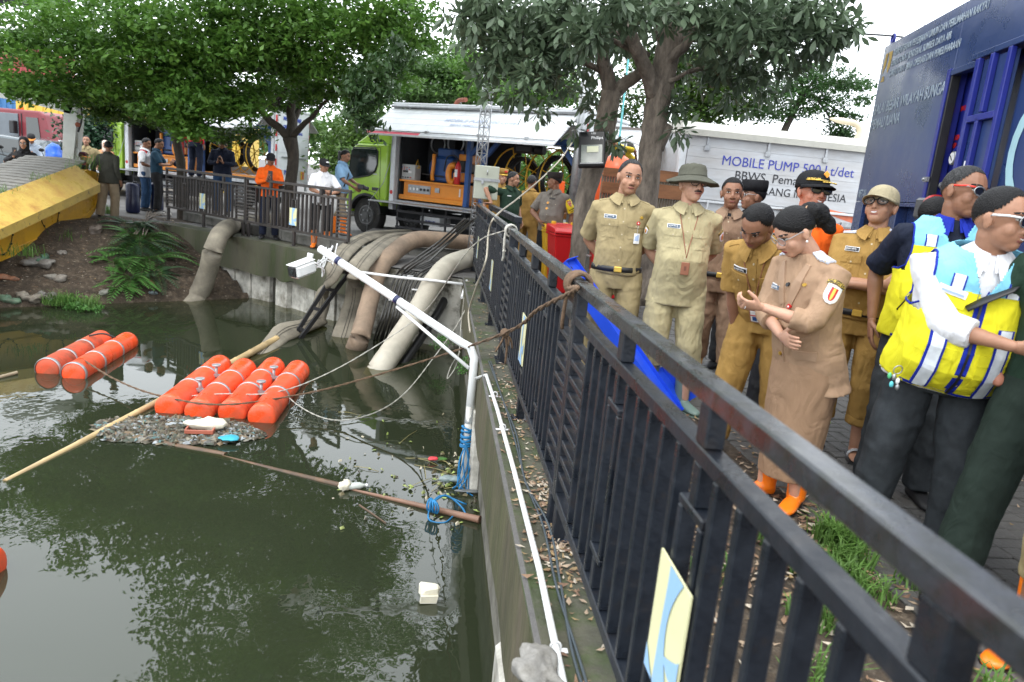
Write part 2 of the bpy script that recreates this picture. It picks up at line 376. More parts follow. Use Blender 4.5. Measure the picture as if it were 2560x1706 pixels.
for k, (x, y, r) in enumerate(cells):
    if k < 298:
        o = link('paver', random.choice(pm), pavement, (x, y, 0.004), (random.uniform(-.006, .006), random.uniform(-.006, .006), r + random.uniform(-.01, .01)))
    else:
        z = .014 + random.uniform(-.003, .003); hx, hy = (.1, .0485) if r == 0 else (.0485, .1)
        b = .005
        rest.add([(x-hx, y-hy, 0), (x+hx, y-hy, 0), (x+hx, y+hy, 0), (x-hx, y+hy, 0), (x-hx+b, y-hy+b, z), (x+hx-b, y-hy+b, z), (x+hx-b, y+hy-b, z), (x-hx+b, y+hy-b, z)],
                 [(4, 5, 6, 7), (0, 1, 5, 4), (1, 2, 6, 5), (2, 3, 7, 6), (3, 0, 4, 7)])
stuff('distant_paver', rest, M_pav, parent=pavement)
ds = MB(); vs = []; fs = []; nu, nv = 14, 150
for i_ in range(nu+1):
    for j_ in range(nv+1):
        x, y = .735 + 1.22*i_/nu, -3 + 15.3*j_/nv
        vs.append((x, y, .004 + .02*abs(noise.noise(Vector((x*5, y*5, 0))))*(0 < i_ < nu)))
for i_ in range(nu):
    for j_ in range(nv): k = i_*(nv+1)+j_; fs.append((k, k+nv+1, k+nv+2, k+1))
ds.add(vs, fs, 0, True); struct('soil_strip', ds, M_soil)
# ================================================================== fences
PL = 3.1
def bar_mesh(a, b, nm='bar', m=None, bev=.004): return MB().box(a, b, bev=bev).mesh(nm, [m or M_metal])
M_plq_y = mat('cream_enamel', (.72, .70, .42), .35, var=.04); M_plq_b = mat('pale_blue_enamel', (.30, .50, .75), .35, var=.04)
def plaque_parts():
    """cream plate printed with a pale blue emblem of curved strokes"""
    Hh = .155; base = MB().box((-.105, .003, -Hh), (.105, .008, Hh)).mesh('plaque', [M_plq_y]); mb = MB()
    def band(pts, w0, w1, wm):
        n = len(pts) - 1; L = []; Rr = []
        for i, (x, z) in enumerate(pts):
            t = i/n; w = w0*(1-t)**2 + w1*t**2 + wm*2*t*(1-t); L.append((max(-.104, min(.104, x - w)), .0105, z)); Rr.append((max(-.104, min(.104, x + w)), .0105, z))
        k = len(L); mb.add(L + Rr, [(i, k+i, k+i+1, i+1) for i in range(n)])
    N = 14
    band([(-.02 + .035*math.sin(PI*i/N), Hh - 2*Hh*i/N) for i in range(N+1)], .045, .06, -.018)
    n = 10; up_ = [(-.104 + .10*i/n, .0108, -.005 - .05*(i/n)**.7) for i in range(n+1)]; lo = [(-.104 + .10*i/n, .0108, -.075 - .015*math.sin(PI*i/n) + .02*i/n) for i in range(n+1)]
    mb.add(lo + up_, [(i, i+1, n+2+i, n+1+i) for i in range(n)])
    mb.add([(.104, .0108, -Hh), (.104, .0108, -Hh + .06), (.07, .0108, -Hh + .025), (.04, .0108, -Hh)], [(0, 3, 2, 1)])
    return base, mb.mesh('emblem', [M_plq_b])
PLQ, EMB = plaque_parts()
def fence_panel(label, group, loc, rz, m, mtop, zb=.185, legs=True):
    f = thing('fence_panel', label, 'fence', loc, rz, group)
    def P_(nm, a, b, mm=None, bev=.004): return link(nm, bar_mesh(a, b, nm, mm or m, bev), f)
    D0, D1 = -.048, 0.0
    P_('top_rail', (0, D0 - .004, 1.078), (PL, D1 + .004, 1.125), mtop, .005)
    P_('middle_rail', (.045, D0, .945), (PL - .045, D1, .985))
    P_('bottom_rail', (.045, D0, zb), (PL - .045, D1, zb + .045))
    for x in (0.0, PL - .042): P_('post', (x, D0, zb - .004), (x + .042, D1, 1.077))
    z0, z1 = zb + .0455, .9445
    for x in (.32, PL - .345): P_('bar', (x, D0 + .002, z0), (x + .025, D1 - .002, z1))
    rung = bar_mesh((0, D0 + .002, 0), (.277, D1 - .002, .026), 'rung', m)
    nr = 9
    for k in range(nr):
        z = z0 + (z1 - z0 - .026)*(k + 1)/(nr + 1)
        for x in (.0425, PL - .3195): link('rung', rung, f, (x, 0, z))
    bar = bar_mesh((0, D0 + .002, z0), (.026, D1 - .002, z1), 'bar', m)
    loops = (.80, PL/2, PL - .80); xs = [.345 + .1205*k for k in range(1, 20)]
    for x in xs:
        if min(abs(x + .013 - c) for c in loops) < .075: continue
        link('bar', bar, f, (x, 0, 0))
    for c in loops:
        for x in (c - .075, c + .05): P_('loop_side', (x, D0 + .002, .33), (x + .025, D1 - .002, .82))
        for z in (.3055, .8205): P_('loop_end', (c - .075, D0 + .002, z), (c + .075, D1 - .002, z + .024))
        P_('loop_stem', (c - .02, D0 + .003, .845), (c + .02, D1 - .003, .9445)); P_('loop_stem', (c - .02, D0 + .003, z0), (c + .02, D1 - .003, .305))
        P_('stub', (c - .03, D0 + .002, .9855), (c + .03, D1 - .002, 1.0775))
    for x in (.05, PL/2 - .03, PL - .11):
        P_('leg', (x, D0 - .002, .006), (x + .06, D1, zb - .001)); P_('foot_plate', (x - .03, D0 - .03, .0005), (x + .09, D1 + .03, .008), bev=.002)
    pq = link('plaque', PLQ, f, (PL/2, 0, .53)); link('emblem', EMB, pq)
    return f
labs = ['nearest charcoal fence panel with the largest cream plaque', 'charcoal fence panel on the near ledge with a brown rope knotted to its top rail',
        'charcoal fence panel on the near ledge with white ropes knotted to its top rail', 'farthest charcoal fence panel of the near ledge, where the man in green leans', 'charcoal fence panel beside the camera at the photo edge']
for k in range(-1, 4):
    fence_panel(labs[k] if k >= 0 else labs[4], 'charcoal fence panels along the near canal ledge', (.59, -.1 + PL*k, 0), PI/2, M_metal, M_wetrail, .15)
fa = Vector((-1.5, 12.60)); fb = Vector((-3.75, 14.78)); fd = (fb - fa).normalized(); ang = math.atan2(fd.y, fd.x)
fence_panel('brown-black far fence panel in front of the man in the white polo', 'fence panels on the far canal wall', (fa.x, fa.y, 0), ang, M_metalb, M_metalb, .26)
q = fa + fd*(PL + .02)
fence_panel('brown-black fence panel on the far canal wall, left of the large grey hose', 'fence panels on the far canal wall', (q.x, q.y, 0), ang, M_metalb, M_metalb, .26)
# short return fence behind the end of the near fence
sf = thing('fence_panel', 'short charcoal railing end behind the far end of the near fence', 'fence')
a_ = PZ(1228, 512, 1.12); b_ = PZ(1297, 545, 1.12)
obj('top_rail', MB().beam((a_.x, a_.y, 1.09), (b_.x, b_.y, 1.09), .08, .07), M_metal, sf)
obj('middle_rail', MB().beam((a_.x, a_.y, .94), (b_.x, b_.y, .94), .06, .05), M_metal, sf)
obj('bottom_rail', MB().beam((a_.x, a_.y, .2), (b_.x, b_.y, .2), .06, .05), M_metal, sf)
for k in range(8):
    c = a_.lerp(b_, k/7.0); obj('post' if k in (0, 7) else 'bar', MB().box((c.x - .02, c.y - .03, .006 if k in (0, 7) else .23), (c.x + .02, c.y + .03, 1.054 if k in (0, 7) else .913)), M_metal, sf)
# kerb stones behind the far fence
for k in range(13):
    p = fa - fd*.1 + fd*(k*.5); nn = Vector((fd.y, -fd.x))*(1 if fd.x*-1 > 0 else -1)
    nn = nn if nn.y > 0 else -nn; p = p + nn*.42
    M = frame((p.x, p.y, 0), (fd.x, fd.y, 0)); h = .19 + random.uniform(-.02, .02)
    me = MB().box((.01, -.09, 0), (.49, .09, h), bev=.015).mesh('kerb_stone', [M_gray]); me.transform(M); o = link('kerb_stone', me); o['kind'] = 'structure'
# ================================================================== vegetation
def leafmat(nm, c, c2, tr=.3, rough=.45, sc=1.2): return mat(nm, c, rough, var=.35, scale=sc, c2=c2, f2=.45, s2=sc*2.2, sharp=.35, trans=tr, spec=.4)
M_lfA = leafmat('green_leaf', (.060, .150, .024), (.13, .25, .04), .38)
M_lfY = leafmat('yellow_green_leaf', (.10, .17, .03), (.05, .12, .02), .35)
M_lfB = leafmat('grey_green_leaf', (.085, .130, .072), (.13, .175, .105), .28, .4, 3)
M_lfC = leafmat('light_green_leaf', (.05, .115, .025), (.085, .16, .04), .35, .5, .6)
M_bark = mat('grey_bark', (.20, .165, .13), .9, var=.45, scale=14, c2=(.09, .07, .055), f2=.45, s2=10, bump=1.0, bs=45, stretch=(1, 1, .35), sharp=.4)
M_barkd = mat('dark_bark', (.055, .045, .035), .9, var=.4, scale=14, bump=.9, bs=40, stretch=(1, 1, .4))
def quads_mesh(name, Cn, U, V, m, smooth=False, fold=None):
    """leaf rhombs: centre, half length vector U, half width vector V"""
    n = len(Cn); P = np.empty((n, 4, 3)); P[:, 0] = Cn - U; P[:, 1] = Cn + V + U*.15; P[:, 2] = Cn + U; P[:, 3] = Cn - V + U*.15
    me = bpy.data.meshes.new(name); me.vertices.add(n*4); me.vertices.foreach_set('co', P.reshape(-1).astype(np.float32))
    me.loops.add(n*4); me.loops.foreach_set('vertex_index', np.arange(n*4, dtype=np.int32))
    me.polygons.add(n); me.polygons.foreach_set('loop_start', np.arange(0, n*4, 4, dtype=np.int32)); me.polygons.foreach_set('loop_total', np.full(n, 4, np.int32))
    me.update(); me.validate(); me.materials.append(m); return me
def unit(a): return a/np.maximum(np.linalg.norm(a, axis=-1, keepdims=True), 1e-6)
def pad_leaves(pads, size, aspect=.45, up=.75, clump=26, spread=.10, droop=0.0):
    """pads: (center, (rx,ry,rz), n leaves). Leaves sit on twig clumps through a flattened layer."""
    Cs = []
    for c, r, n in pads:
        k = max(3, n//clump); d = unit(rng.normal(size=(k, 3))); rad = rng.random((k, 1))**.45
        cc = d*rad*np.array(r); cc[:, 2] += .25*np.array(r)[2]*rng.normal(size=k)
        cen = np.repeat(cc, clump, 0) + rng.normal(size=(k*clump, 3))*np.array([spread, spread, spread*.45])*1.0
        Cs.append(cen + np.array(c))
    Cn = np.concatenate(Cs); n = len(Cn)
    nrm = unit(rng.normal(size=(n, 3))*(1 - up) + np.array([0, 0, up])); t = rng.normal(size=(n, 3)); t[:, 2] -= droop
    U = unit(t - nrm*(t*nrm).sum(1, keepdims=True)); V = np.cross(nrm, U); s = size*rng.uniform(.65, 1.25, (n, 1))
    return Cn, U*s*.5, V*s*.5*aspect
def limb(mb, p, q, r0, r1, sag=.0, n=7, wob=.08):
    p = Vector(p); q = Vector(q); pts = []; L = (q - p).length
    for i in range(n+1):
        t = i/n; w = math.sin(PI*t); pts.append(p.lerp(q, t) + Vector((noise.noise(p*3 + Vector((t*3, 0, 0))), noise.noise(p*3 + Vector((0, t*3, 5))), noise.noise(q + Vector((t*3, 2, 5)))))*wob*L*w + Vector((0, 0, sag*w*L)))
    mb.tube(pts, [r0 + (r1 - r0)*(i/n) for i in range(n+1)], 8)
# ---- big layered tree on the left, trunk between the two trucks
tA = thing('broadleaf_tree', 'big spreading green tree whose trunk stands behind the men at the far fence', 'tree')
def trunkmesh(pts, rad, n=14, amp=.07, sc=5):
    sp = smooth_pts(pts, 6); rr = np.interp(np.linspace(0, 1, len(sp)), np.linspace(0, 1, len(rad)), rad); mb = MB(); rs = []
    for i, p in enumerate(sp):
        d = (sp[min(i+1, len(sp)-1)] - sp[max(i-1, 0)]).normalized(); u = Vector((1, 0, 0)); u = (u - d*u.dot(d)).normalized(); v = d.cross(u)
        rs.append([p + (u*math.cos(a) + v*math.sin(a))*rr[i]*(1 + amp*noise.noise(Vector((math.cos(a)*1.3, math.sin(a)*1.3, p.z*sc*.5))*1.6)*2) for a in [2*PI*k/n for k in range(n)]])
    return mb.rings(rs)
yA = 16.0
fork = PY(725, 350, yA)
ta = trunkmesh([PY(716, 575, yA), PY(722, 500, yA), PY(729, 440, yA), PY(733, 390, yA), PY(725, 345, yA)], [.17, .13, .12, .115, .15])
br = MB()
for a, b, r0, r1 in [((725, 350), (618, 245), .10, .05), ((725, 350), (735, 180), .11, .07), ((725, 350), (755, 240), .08, .05), ((728, 345), (820, 250), .07, .03), ((735, 180), (640, 60), .06, .03), ((735, 180), (860, 60), .06, .03), ((618, 245), (420, 150), .05, .02), ((618, 245), (520, 200), .04, .02), ((755, 240), (900, 160), .05, .02)]:
    limb(br, PY(*a, yA), PY(*b, yA + random.uniform(-1.2, .8)), r0, r1)
padsA = []
def addp(lst, px, py, y, r, n): lst.append((tuple(PY(px, py, y)), r, n))
for px, py, y, rx, rz, n in [
    (20, 200, 14.5, .9, .22, 1500), (110, 225, 14.5, 1.0, .22, 2600), (230, 190, 14.3, 1.2, .3, 3600), (60, 120, 15, 1.2, .35, 2600), (180, 100, 14.5, 1.3, .35, 3600), (330, 150, 14.2, 1.3, .35, 4200),
    (100, 40, 15, 1.4, .4, 3000), (300, 50, 14, 1.5, .4, 4200), (450, 90, 14, 1.4, .4, 4400), (300, 245, 15.2, .8, .14, 1500), (420, 215, 14.5, 1.0, .25, 3200), (520, 150, 14, 1.2, .35, 4000), (560, 40, 14, 1.5, .45, 4500),
    (440, 290, 13.8, .65, .17, 1900), (520, 262, 13.7, .7, .2, 2400), (600, 240, 14.5, .8, .22, 2200), (480, 330, 13.8, .42, .12, 900), (590, 275, 13.8, .5, .15, 1100),
    (660, 130, 14, 1.1, .4, 3600), (700, 40, 14, 1.3, .4, 4000), (690, 215, 16.6, .8, .3, 2200), (790, 170, 14.2, 1.0, .35, 3200), (800, 70, 13.6, 1.2, .4, 3600), (850, 215, 15, .9, .25, 2600), (930, 120, 13.8, 1.0, .35, 2800),
    (920, 30, 13.8, 1.2, .4, 3000), (1000, 200, 15, .7, .2, 900), (1010, 60, 14, .9, .3, 2000), (1080, 110, 14.5, .7, .2, 900), (780, 240, 15.5, .7, .18, 1500), (700, 265, 16.8, .5, .12, 700)]:
    addp(padsA, px, py, y, (rx, 1.1*rx, rz), n)
for k in range(30):      # the part of the crown above the frame, mirrored by the canal
    a = random.uniform(0, 2*PI); rr = random.uniform(0, 2.9)
    padsA.append(((fork.x + .2 + rr*math.cos(a)*1.0, 14.9 + rr*.8*math.sin(a), 5.6 + random.uniform(0, 3.8) - rr*.2), (1.3, 1.3, .45), 1500))
padsA = [(c, r, int(n*.72)) for c, r, n in padsA]
Cn, U, V = pad_leaves(padsA, .12, .5, .62, 26, .13)
obj('trunk', ta, M_barkd, tA)
for c, r, n in padsA[:31:2]: limb(br, PY(735, 180, yA) if random.random() < .6 else PY(690, 260, yA), Vector(c), .035, .008, .03, 6, .12)
obj('branches', br, M_barkd, tA)
me = quads_mesh('crown', Cn, U, V, M_lfA); o = link('crown', me, tA); o['kind'] = 'stuff'
# drooping spray at the right side of the big tree
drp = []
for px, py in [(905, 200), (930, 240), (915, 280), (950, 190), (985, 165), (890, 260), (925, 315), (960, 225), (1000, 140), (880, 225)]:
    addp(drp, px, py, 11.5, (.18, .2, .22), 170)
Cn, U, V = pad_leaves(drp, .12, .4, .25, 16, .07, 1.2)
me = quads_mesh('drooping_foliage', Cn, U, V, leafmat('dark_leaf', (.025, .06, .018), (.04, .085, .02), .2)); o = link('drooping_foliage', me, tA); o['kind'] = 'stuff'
# ---- second trunk further left
tB = thing('broadleaf_tree', 'slimmer green tree with yellowish lower twigs standing left of the big tree', 'tree')
yB = 17.2
obj('trunk', trunkmesh([PY(458, 560, yB), PY(456, 480, yB), PY(452, 410, yB), PY(440, 330, yB), PY(452, 230, yB)], [.13, .11, .10, .09, .08]), M_barkd, tB)
br = MB(); pB = []
for px, py in [(300, 255), (360, 285), (250, 262), (560, 250), (440, 190), (340, 200)]: limb(br, PY(445, 300, yB), PY(px, py, yB - .5), .05, .01, .05)
obj('branches', br, M_barkd, tB)
for px, py, rx, n in [(230, 250, .8, 1500), (300, 262, .8, 1500), (350, 295, .7, 1300), (270, 285, .5, 900), (400, 250, .8, 1200), (560, 235, .7, 1300), (480, 180, 1.1, 1800), (330, 190, 1.1, 1800), (200, 215, .7, 900), (620, 330, .5, 900), (560, 345, .35, 500)]: addp(pB, px, py, yB - .4, (rx, rx, .14), n)
Cn, U, V = pad_leaves(pB, .11, .5, .7, 24, .1)
me = quads_mesh('crown', Cn, U, V, M_lfY); o = link('crown', me, tB); o['kind'] = 'stuff'
# ---- lanceolate-leaved trees over the men (two trunks)
def lance(n_=1):
    L = 1.0; pts = [(0, 0, 0), (.16, .35, .02), (.19, .62, .0), (0, 1, -.06), (-.19, .62, .0), (-.16, .35, .02), (0, .5, -.02)]
    return [(x*.13*1.15, y*.15, z*.15) for x, y, z in pts], [(0, 1, 6), (1, 2, 6), (2, 3, 6), (3, 4, 6), (4, 5, 6), (5, 0, 6)]
LV, LF = lance(); LVn = np.array(LV)
def rosette_crown(name, spots, n_leaf, m, parent, n_pieces=0, scale=1.0):
    """whorls of long leaves at twig ends, drooping"""
    Ms = []
    for c, r, n in spots:
        for _ in range(n):
            p = np.array(c) + unit(rng.normal(size=3))*rng.random()**.4*np.array(r)
            ax = unit(rng.normal(size=3)*np.array([1, 1, .5]) + np.array([0, 0, .1])); a0 = rng.random()*6
            u = unit(np.cross(ax, [0.1, .2, 1])); v = np.cross(ax, u)
            for k in range(n_leaf):
                a = a0 + 2.4*k; d = unit(ax*rng.uniform(-.2, .9) + (u*math.cos(a) + v*math.sin(a)) + np.array([0, 0, -.45]))
                nr = unit(np.array([0, 0, 1.0]) - d*d[2] + rng.normal(size=3)*.35); nr = unit(nr - d*nr.dot(d)); sd = np.cross(d, nr); s = scale*rng.uniform(.65, 1.15)
                M = np.eye(4); M[:3, 0] = sd*s; M[:3, 1] = d*s; M[:3, 2] = nr*s; M[:3, 3] = p + d*.01*k; Ms.append(M)
    Ms = np.array(Ms); idx = rng.permutation(len(Ms)); pcs = idx[:0]
    if n_pieces:
        dd = Ms[:, 1, 3] + rng.random(len(Ms))*.3; pcs = np.argsort(dd)[:n_pieces]
    keep = np.ones(len(Ms), bool); keep[pcs] = False; K = Ms[keep]; n = len(K)
    P = np.einsum('nij,vj->nvi', K[:, :3, :3], LVn) + K[:, None, :3, 3]; nf = len(LF); nv = len(LV)
    F = (np.array(LF)[None] + (np.arange(n)*nv)[:, None, None]).reshape(-1)
    me = bpy.data.meshes.new(name); me.vertices.add(n*nv); me.vertices.foreach_set('co', P.reshape(-1).astype(np.float32))
    me.loops.add(n*nf*3); me.loops.foreach_set('vertex_index', F.astype(np.int32)); me.polygons.add(n*nf)
    me.polygons.foreach_set('loop_start', np.arange(0, n*nf*3, 3, dtype=np.int32)); me.polygons.foreach_set('loop_total', np.full(n*nf, 3, np.int32)); me.update(); me.materials.append(m)
    o = link(name, me, parent); o['kind'] = 'stuff'
    if n_pieces:
        lm = bpy.data.meshes.new('leaf'); lm.from_pydata(LV, [], LF); lm.materials.append(m)
        for i in pcs: q = link('leaf', lm, parent); q.matrix_local = Matrix(Ms[i].tolist())
tC = thing('shade_tree', 'grey-barked tree with long drooping leaves, leaning trunk carrying the floodlight', 'tree')
yC = 9.2
obj('trunk', trunkmesh([PY(1432, 705, yC), PY(1448, 620, yC), PY(1462, 500, yC), PY(1490, 400, yC), PY(1512, 320, yC), PY(1528, 230, yC)], [.12, .108, .12, .13, .135, .12], 18, .09, 9), M_bark, tC)
br = MB()
for a, b, r0, r1 in [((1528, 240), (1500, 120), .10, .07), ((1530, 235), (1622, 165), .09, .06), ((1500, 120), (1440, 20), .06, .04), ((1500, 130), (1560, -60), .06, .04), ((1505, 180), (1330, 90), .04, .02)]:
    limb(br, PY(*a, yC), PY(*b, yC - .1), r0, r1, 0, 8, .05)
obj('branches', br, M_bark, tC)
tD = thing('shade_tree', 'straight grey trunk with a lopped stub behind the man in the bucket hat', 'tree')
yD = 8.7
obj('trunk', trunkmesh([PY(1612, 760, yD), PY(1610, 600, yD), PY(1618, 470, yD), PY(1628, 360, yD), PY(1648, 240, yD), PY(1672, 110, yD), PY(1680, -20, yD)], [.145, .135, .14, .14, .145, .135, .12], 18, .08, 9), M_bark, tD)
st = MB(); limb(st, PY(1640, 370, yD), PY(1675, 312, yD - .05), .10, .05, 0, 5, .05); obj('lopped_stub', st, M_bark, tD)
br = MB()
for a, b, r0, r1 in [((1640, 250), (1570, 60), .10, .06), ((1650, 190), (1760, 40), .07, .04), ((1670, 120), (1590, -60), .07, .05), ((1620, 140), (1500, 60), .04, .02), ((1700, 100), (1950, 90), .04, .015), ((1640, 220), (1720, 180), .04, .02), ((1720, 180), (1930, 130), .03, .01), ((1600, 140), (1420, 40), .035, .015), ((1750, 50), (2050, 60), .035, .012), ((1380, 40), (1250, 130), .02, .01)]:
    limb(br, PY(*a, yD), PY(*b, yD - .3), r0, r1, 0, 8, .08)
obj('branches', br, M_bark, tD)
def ros(lst, px, py, y, r, n): lst.append((tuple(PY(px, py, y)), r, n))
sC = []
for px, py, y, rx, rz, n in [(1180, 40, 8.6, .30, .35, 26), (1215, 130, 8.8, .25, .3, 20), (1265, 60, 8.5, .35, .35, 40), (1250, 190, 8.6, .25, .25, 20), (1310, 130, 8.4, .35, .35, 44), (1320, 220, 8.2, .22, .22, 22), (1350, 40, 8.4, .35, .35, 44), (1350, 262, 8.1, .14, .12, 8), (1395, 180, 8.4, .28, .25, 26), (1400, 90, 8.4, .3, .3, 34), (1430, 20, 8.2, .3, .3, 34), (1450, 70, 7.6, .2, .25, 18), (1475, 90, 7.4, .16, .2, 14), (1230, 15, 8.6, .35, .3, 36),
    (1540, 350, 8.95, .09, .16, 7), (1520, 300, 9.0, .08, .2, 6), (1440, 345, 8.9, .1, .12, 5), (1240, 60, 10.2, .6, .6, 50), (1350, 110, 10.2, .6, .5, 50), (1470, 250, 9.9, .3, .2, 12), (1450, 160, 10.4, .5, .4, 40), (1540, 120, 10.2, .5, .4, 36), (1300, 60, 9.4, .6, .5, 60), (1420, 60, 9.4, .5, .5, 60), (1210, 40, 9.4, .4, .4, 30), (1350, 180, 9.2, .3, .2, 24)]: ros(sC, px, py, y, (rx, rx, rz), n)
sC = [(c, r, max(3, int(n*.72))) for c, r, n in sC]
rosette_crown('crown', sC, 10, M_lfB, tC, 130)
sD = []
for px, py, y, rx, rz, n in [(1500, 30, 7.6, .3, .3, 30), (1560, 20, 7.4, .3, .2, 26), (1620, 20, 7.6, .3, .18, 20), (1720, 30, 7.6, .3, .2, 26), (1780, 50, 7.6, .3, .25, 32), (1850, 60, 7.6, .3, .25, 34), (1920, 80, 7.8, .3, .25, 34), (1990, 60, 7.8, .3, .3, 38), (2060, 80, 7.9, .28, .25, 34), (2110, 95, 8.0, .2, .2, 22), (2080, 30, 7.9, .3, .25, 34), (1980, 10, 7.8, .35, .2, 30), (1860, 10, 7.8, .35, .2, 30), (1830, 140, 8.4, .3, .25, 26), (1900, 170, 8.6, .28, .22, 22), (1780, 190, 8.8, .3, .25, 22), (1700, 330, 8.4, .1, .12, 6), (1690, 260, 8.5, .15, .18, 10), (1850, 230, 8.8, .25, .2, 14), (1940, 210, 8.8, .2, .15, 10), (1980, 145, 8.3, .22, .15, 14),
    (1740, 120, 9.4, .5, .4, 30), (1850, 100, 9.6, .6, .4, 40), (1620, 60, 9.6, .5, .3, 24), (1960, 60, 9.4, .5, .3, 36), (2040, 130, 8.4, .2, .15, 12), (1760, 60, 9.0, .4, .3, 40), (1930, 40, 8.8, .5, .3, 50), (1660, 10, 8.2, .4, .15, 30), (1560, 60, 9.0, .3, .3, 30)]: ros(sD, px, py, y, (rx, rx, rz), n)
for k in range(16): sD.append(((random.uniform(-.4, 5), random.uniform(8, 11), random.uniform(4.3, 6.0)), (.9, .9, .5), 40))
sD = [(c, r, max(3, int(n*.72))) for c, r, n in sD]
rosette_crown('crown', sD, 10, M_lfB, tD, 165)
# ---- background trees
def bgtree(label, trunk, pads, m, size, clump=22, spread=.25, tr=.15):
    t = thing('tree', label, 'tree', group='trees behind the pump trucks')
    obj('trunk', trunkmesh(trunk, [tr, tr*.8, tr*.6], 10), M_barkd, t)
    b = MB()
    for c, r, n in pads[::2]: limb(b, trunk[-1], Vector(c), tr*.35, .02, .05, 6, .1)
    obj('branches', b, M_barkd, t)
    Cn, U, V = pad_leaves(pads, size, .55, .6, clump, spread); me = quads_mesh('crown', Cn, U, V, m); o = link('crown', me, t); o['kind'] = 'stuff'
    return t
def bp(L): return [(tuple(PY(px, py, y)), (rx, rx, rz), n) for px, py, y, rx, rz, n in L]
bgtree('light green layered tree rising behind the left end of the open pump truck', [PY(1010, 480, 27), PY(1020, 300, 27), PY(1040, 210, 27)],
       bp([(1040, 175, 27, 1.6, .3, 2200), (1110, 215, 27, 1.4, .3, 1800), (1000, 240, 27, 1.6, .3, 1800), (1090, 240, 26, 1.4, .25, 1600), (1160, 180, 27, 1.0, .3, 1200), (1150, 150, 28, 1.2, .3, 1200), (920, 265, 26, 1.2, .4, 1200), (900, 300, 25, .8, .4, 900), (1180, 235, 27, 1.2, .3, 1400), (1120, 170, 29, 1.6, .3, 1500)]), M_lfC, .17)
bgtree('darker green tree behind the middle of the open pump truck roof', [PY(1330, 480, 24), PY(1340, 300, 24), PY(1350, 220, 24)],
       bp([(1230, 225, 24, 1.2, .4, 1600), (1300, 190, 24, 1.5, .5, 2200), (1390, 215, 24, 1.2, .4, 1600), (1280, 240, 23, 1.2, .2, 1500), (1400, 250, 23, .9, .3, 1000), (1180, 170, 25, 1.0, .3, 1000), (1260, 140, 25, 1.5, .4, 1600), (1400, 480, 22, 1.6, .6, 1500), (1300, 480, 22, 1.6, .7, 2000), (1330, 420, 22, 1.5, .5, 1500)]), M_lfA, .15)
bgtree('broad green tree seen between the two grey trunks', [PY(1760, 480, 20), PY(1770, 330, 20), PY(1760, 260, 20)],
       bp([(1700, 160, 20, 1.2, .5, 2600), (1760, 200, 20, 1.3, .5, 2600), (1800, 260, 20, 1.1, .3, 1800), (1850, 200, 20, 1.0, .4, 1600), (1740, 290, 20, .9, .3, 1400), (1690, 240, 20, .9, .4, 1300), (1620, 160, 21, .9, .4, 1200), (1880, 270, 20, .9, .25, 1200), (1560, 250, 22, .9, .3, 900), (1580, 300, 22, .7, .2, 600), (1720, 380, 19, .5, .3, 500), (1700, 430, 18, .4, .2, 300)]), leafmat('mid_green_leaf', (.03, .09, .015), (.09, .13, .02), .3), .13)
bgtree('open-crowned tree with drooping feathery boughs left of the blue container', [PY(1900, 480, 19), PY(1960, 330, 19), PY(2010, 230, 19)],
       bp([(2060, 190, 19, .9, .22, 1500), (2110, 215, 19, .7, .16, 1000), (2010, 215, 19, .9, .22, 1500), (1960, 240, 19, .9, .22, 1400), (2150, 210, 19.2, .5, .1, 600), (2070, 255, 19, .6, .18, 900), (2110, 290, 19, .45, .2, 900), (2090, 330, 19, .35, .2, 700), (2010, 280, 19, .5, .15, 600), (1940, 285, 19, .7, .2, 900), (1990, 175, 19, .5, .12, 500), (2150, 250, 19, .35, .1, 350), (2120, 335, 19, .3, .15, 400)]), leafmat('feathery_leaf', (.028, .082, .02), (.06, .13, .03), .3), .09, 20, .12, .12)
bgtree('pale yellow-green bush between the white box truck and the green cab', [PY(880, 560, 24), PY(880, 500, 24), PY(880, 430, 24)],
       bp([(870, 380, 24, 1.0, .6, 1600), (860, 420, 23, .9, .5, 1400), (880, 330, 24, .9, .5, 1400), (840, 400, 23, .5, .4, 700), (930, 350, 25, .8, .4, 900), (870, 450, 22, .7, .5, 900)]), M_lfY, .14)
bgtree('dark feathery shrub beside the grey boom', [PY(235, 470, 24), PY(235, 400, 24), PY(235, 350, 24)],
       bp([(215, 330, 24, .6, .5, 1500), (250, 320, 24, .7, .4, 1500), (240, 370, 24, .8, .5, 1500), (270, 350, 24, .5, .4, 800), (280, 300, 24, .6, .3, 800)]), leafmat('blue_green_leaf', (.02, .06, .03), (.035, .08, .04), .15), .14)
bgtree('round green tree behind the far left containers', [PY(330, 420, 34), PY(330, 330, 34), PY(330, 270, 34)],
       bp([(330, 300, 34, 1.6, .8, 1500), (400, 270, 34, 1.6, .8, 1500), (260, 250, 36, 1.6, .8, 1200)]), M_lfA, .22)
# far green line of trees at the horizon
hz = []
for k in range(46):
    a = R_(-62 + k*2.9); d = random.uniform(70, 110); hz.append(((math.sin(a)*d, math.cos(a)*d, 2.5 + random.random()*2.0), (4, 3, 2.2), 420))
Cn, U, V = pad_leaves(hz, .9, .7, .3, 20, .7); stuff('distant_treeline', quads_mesh('distant_treeline', Cn, U, V, M_lfC), [], 'low line of distant green trees along the horizon', 'trees')
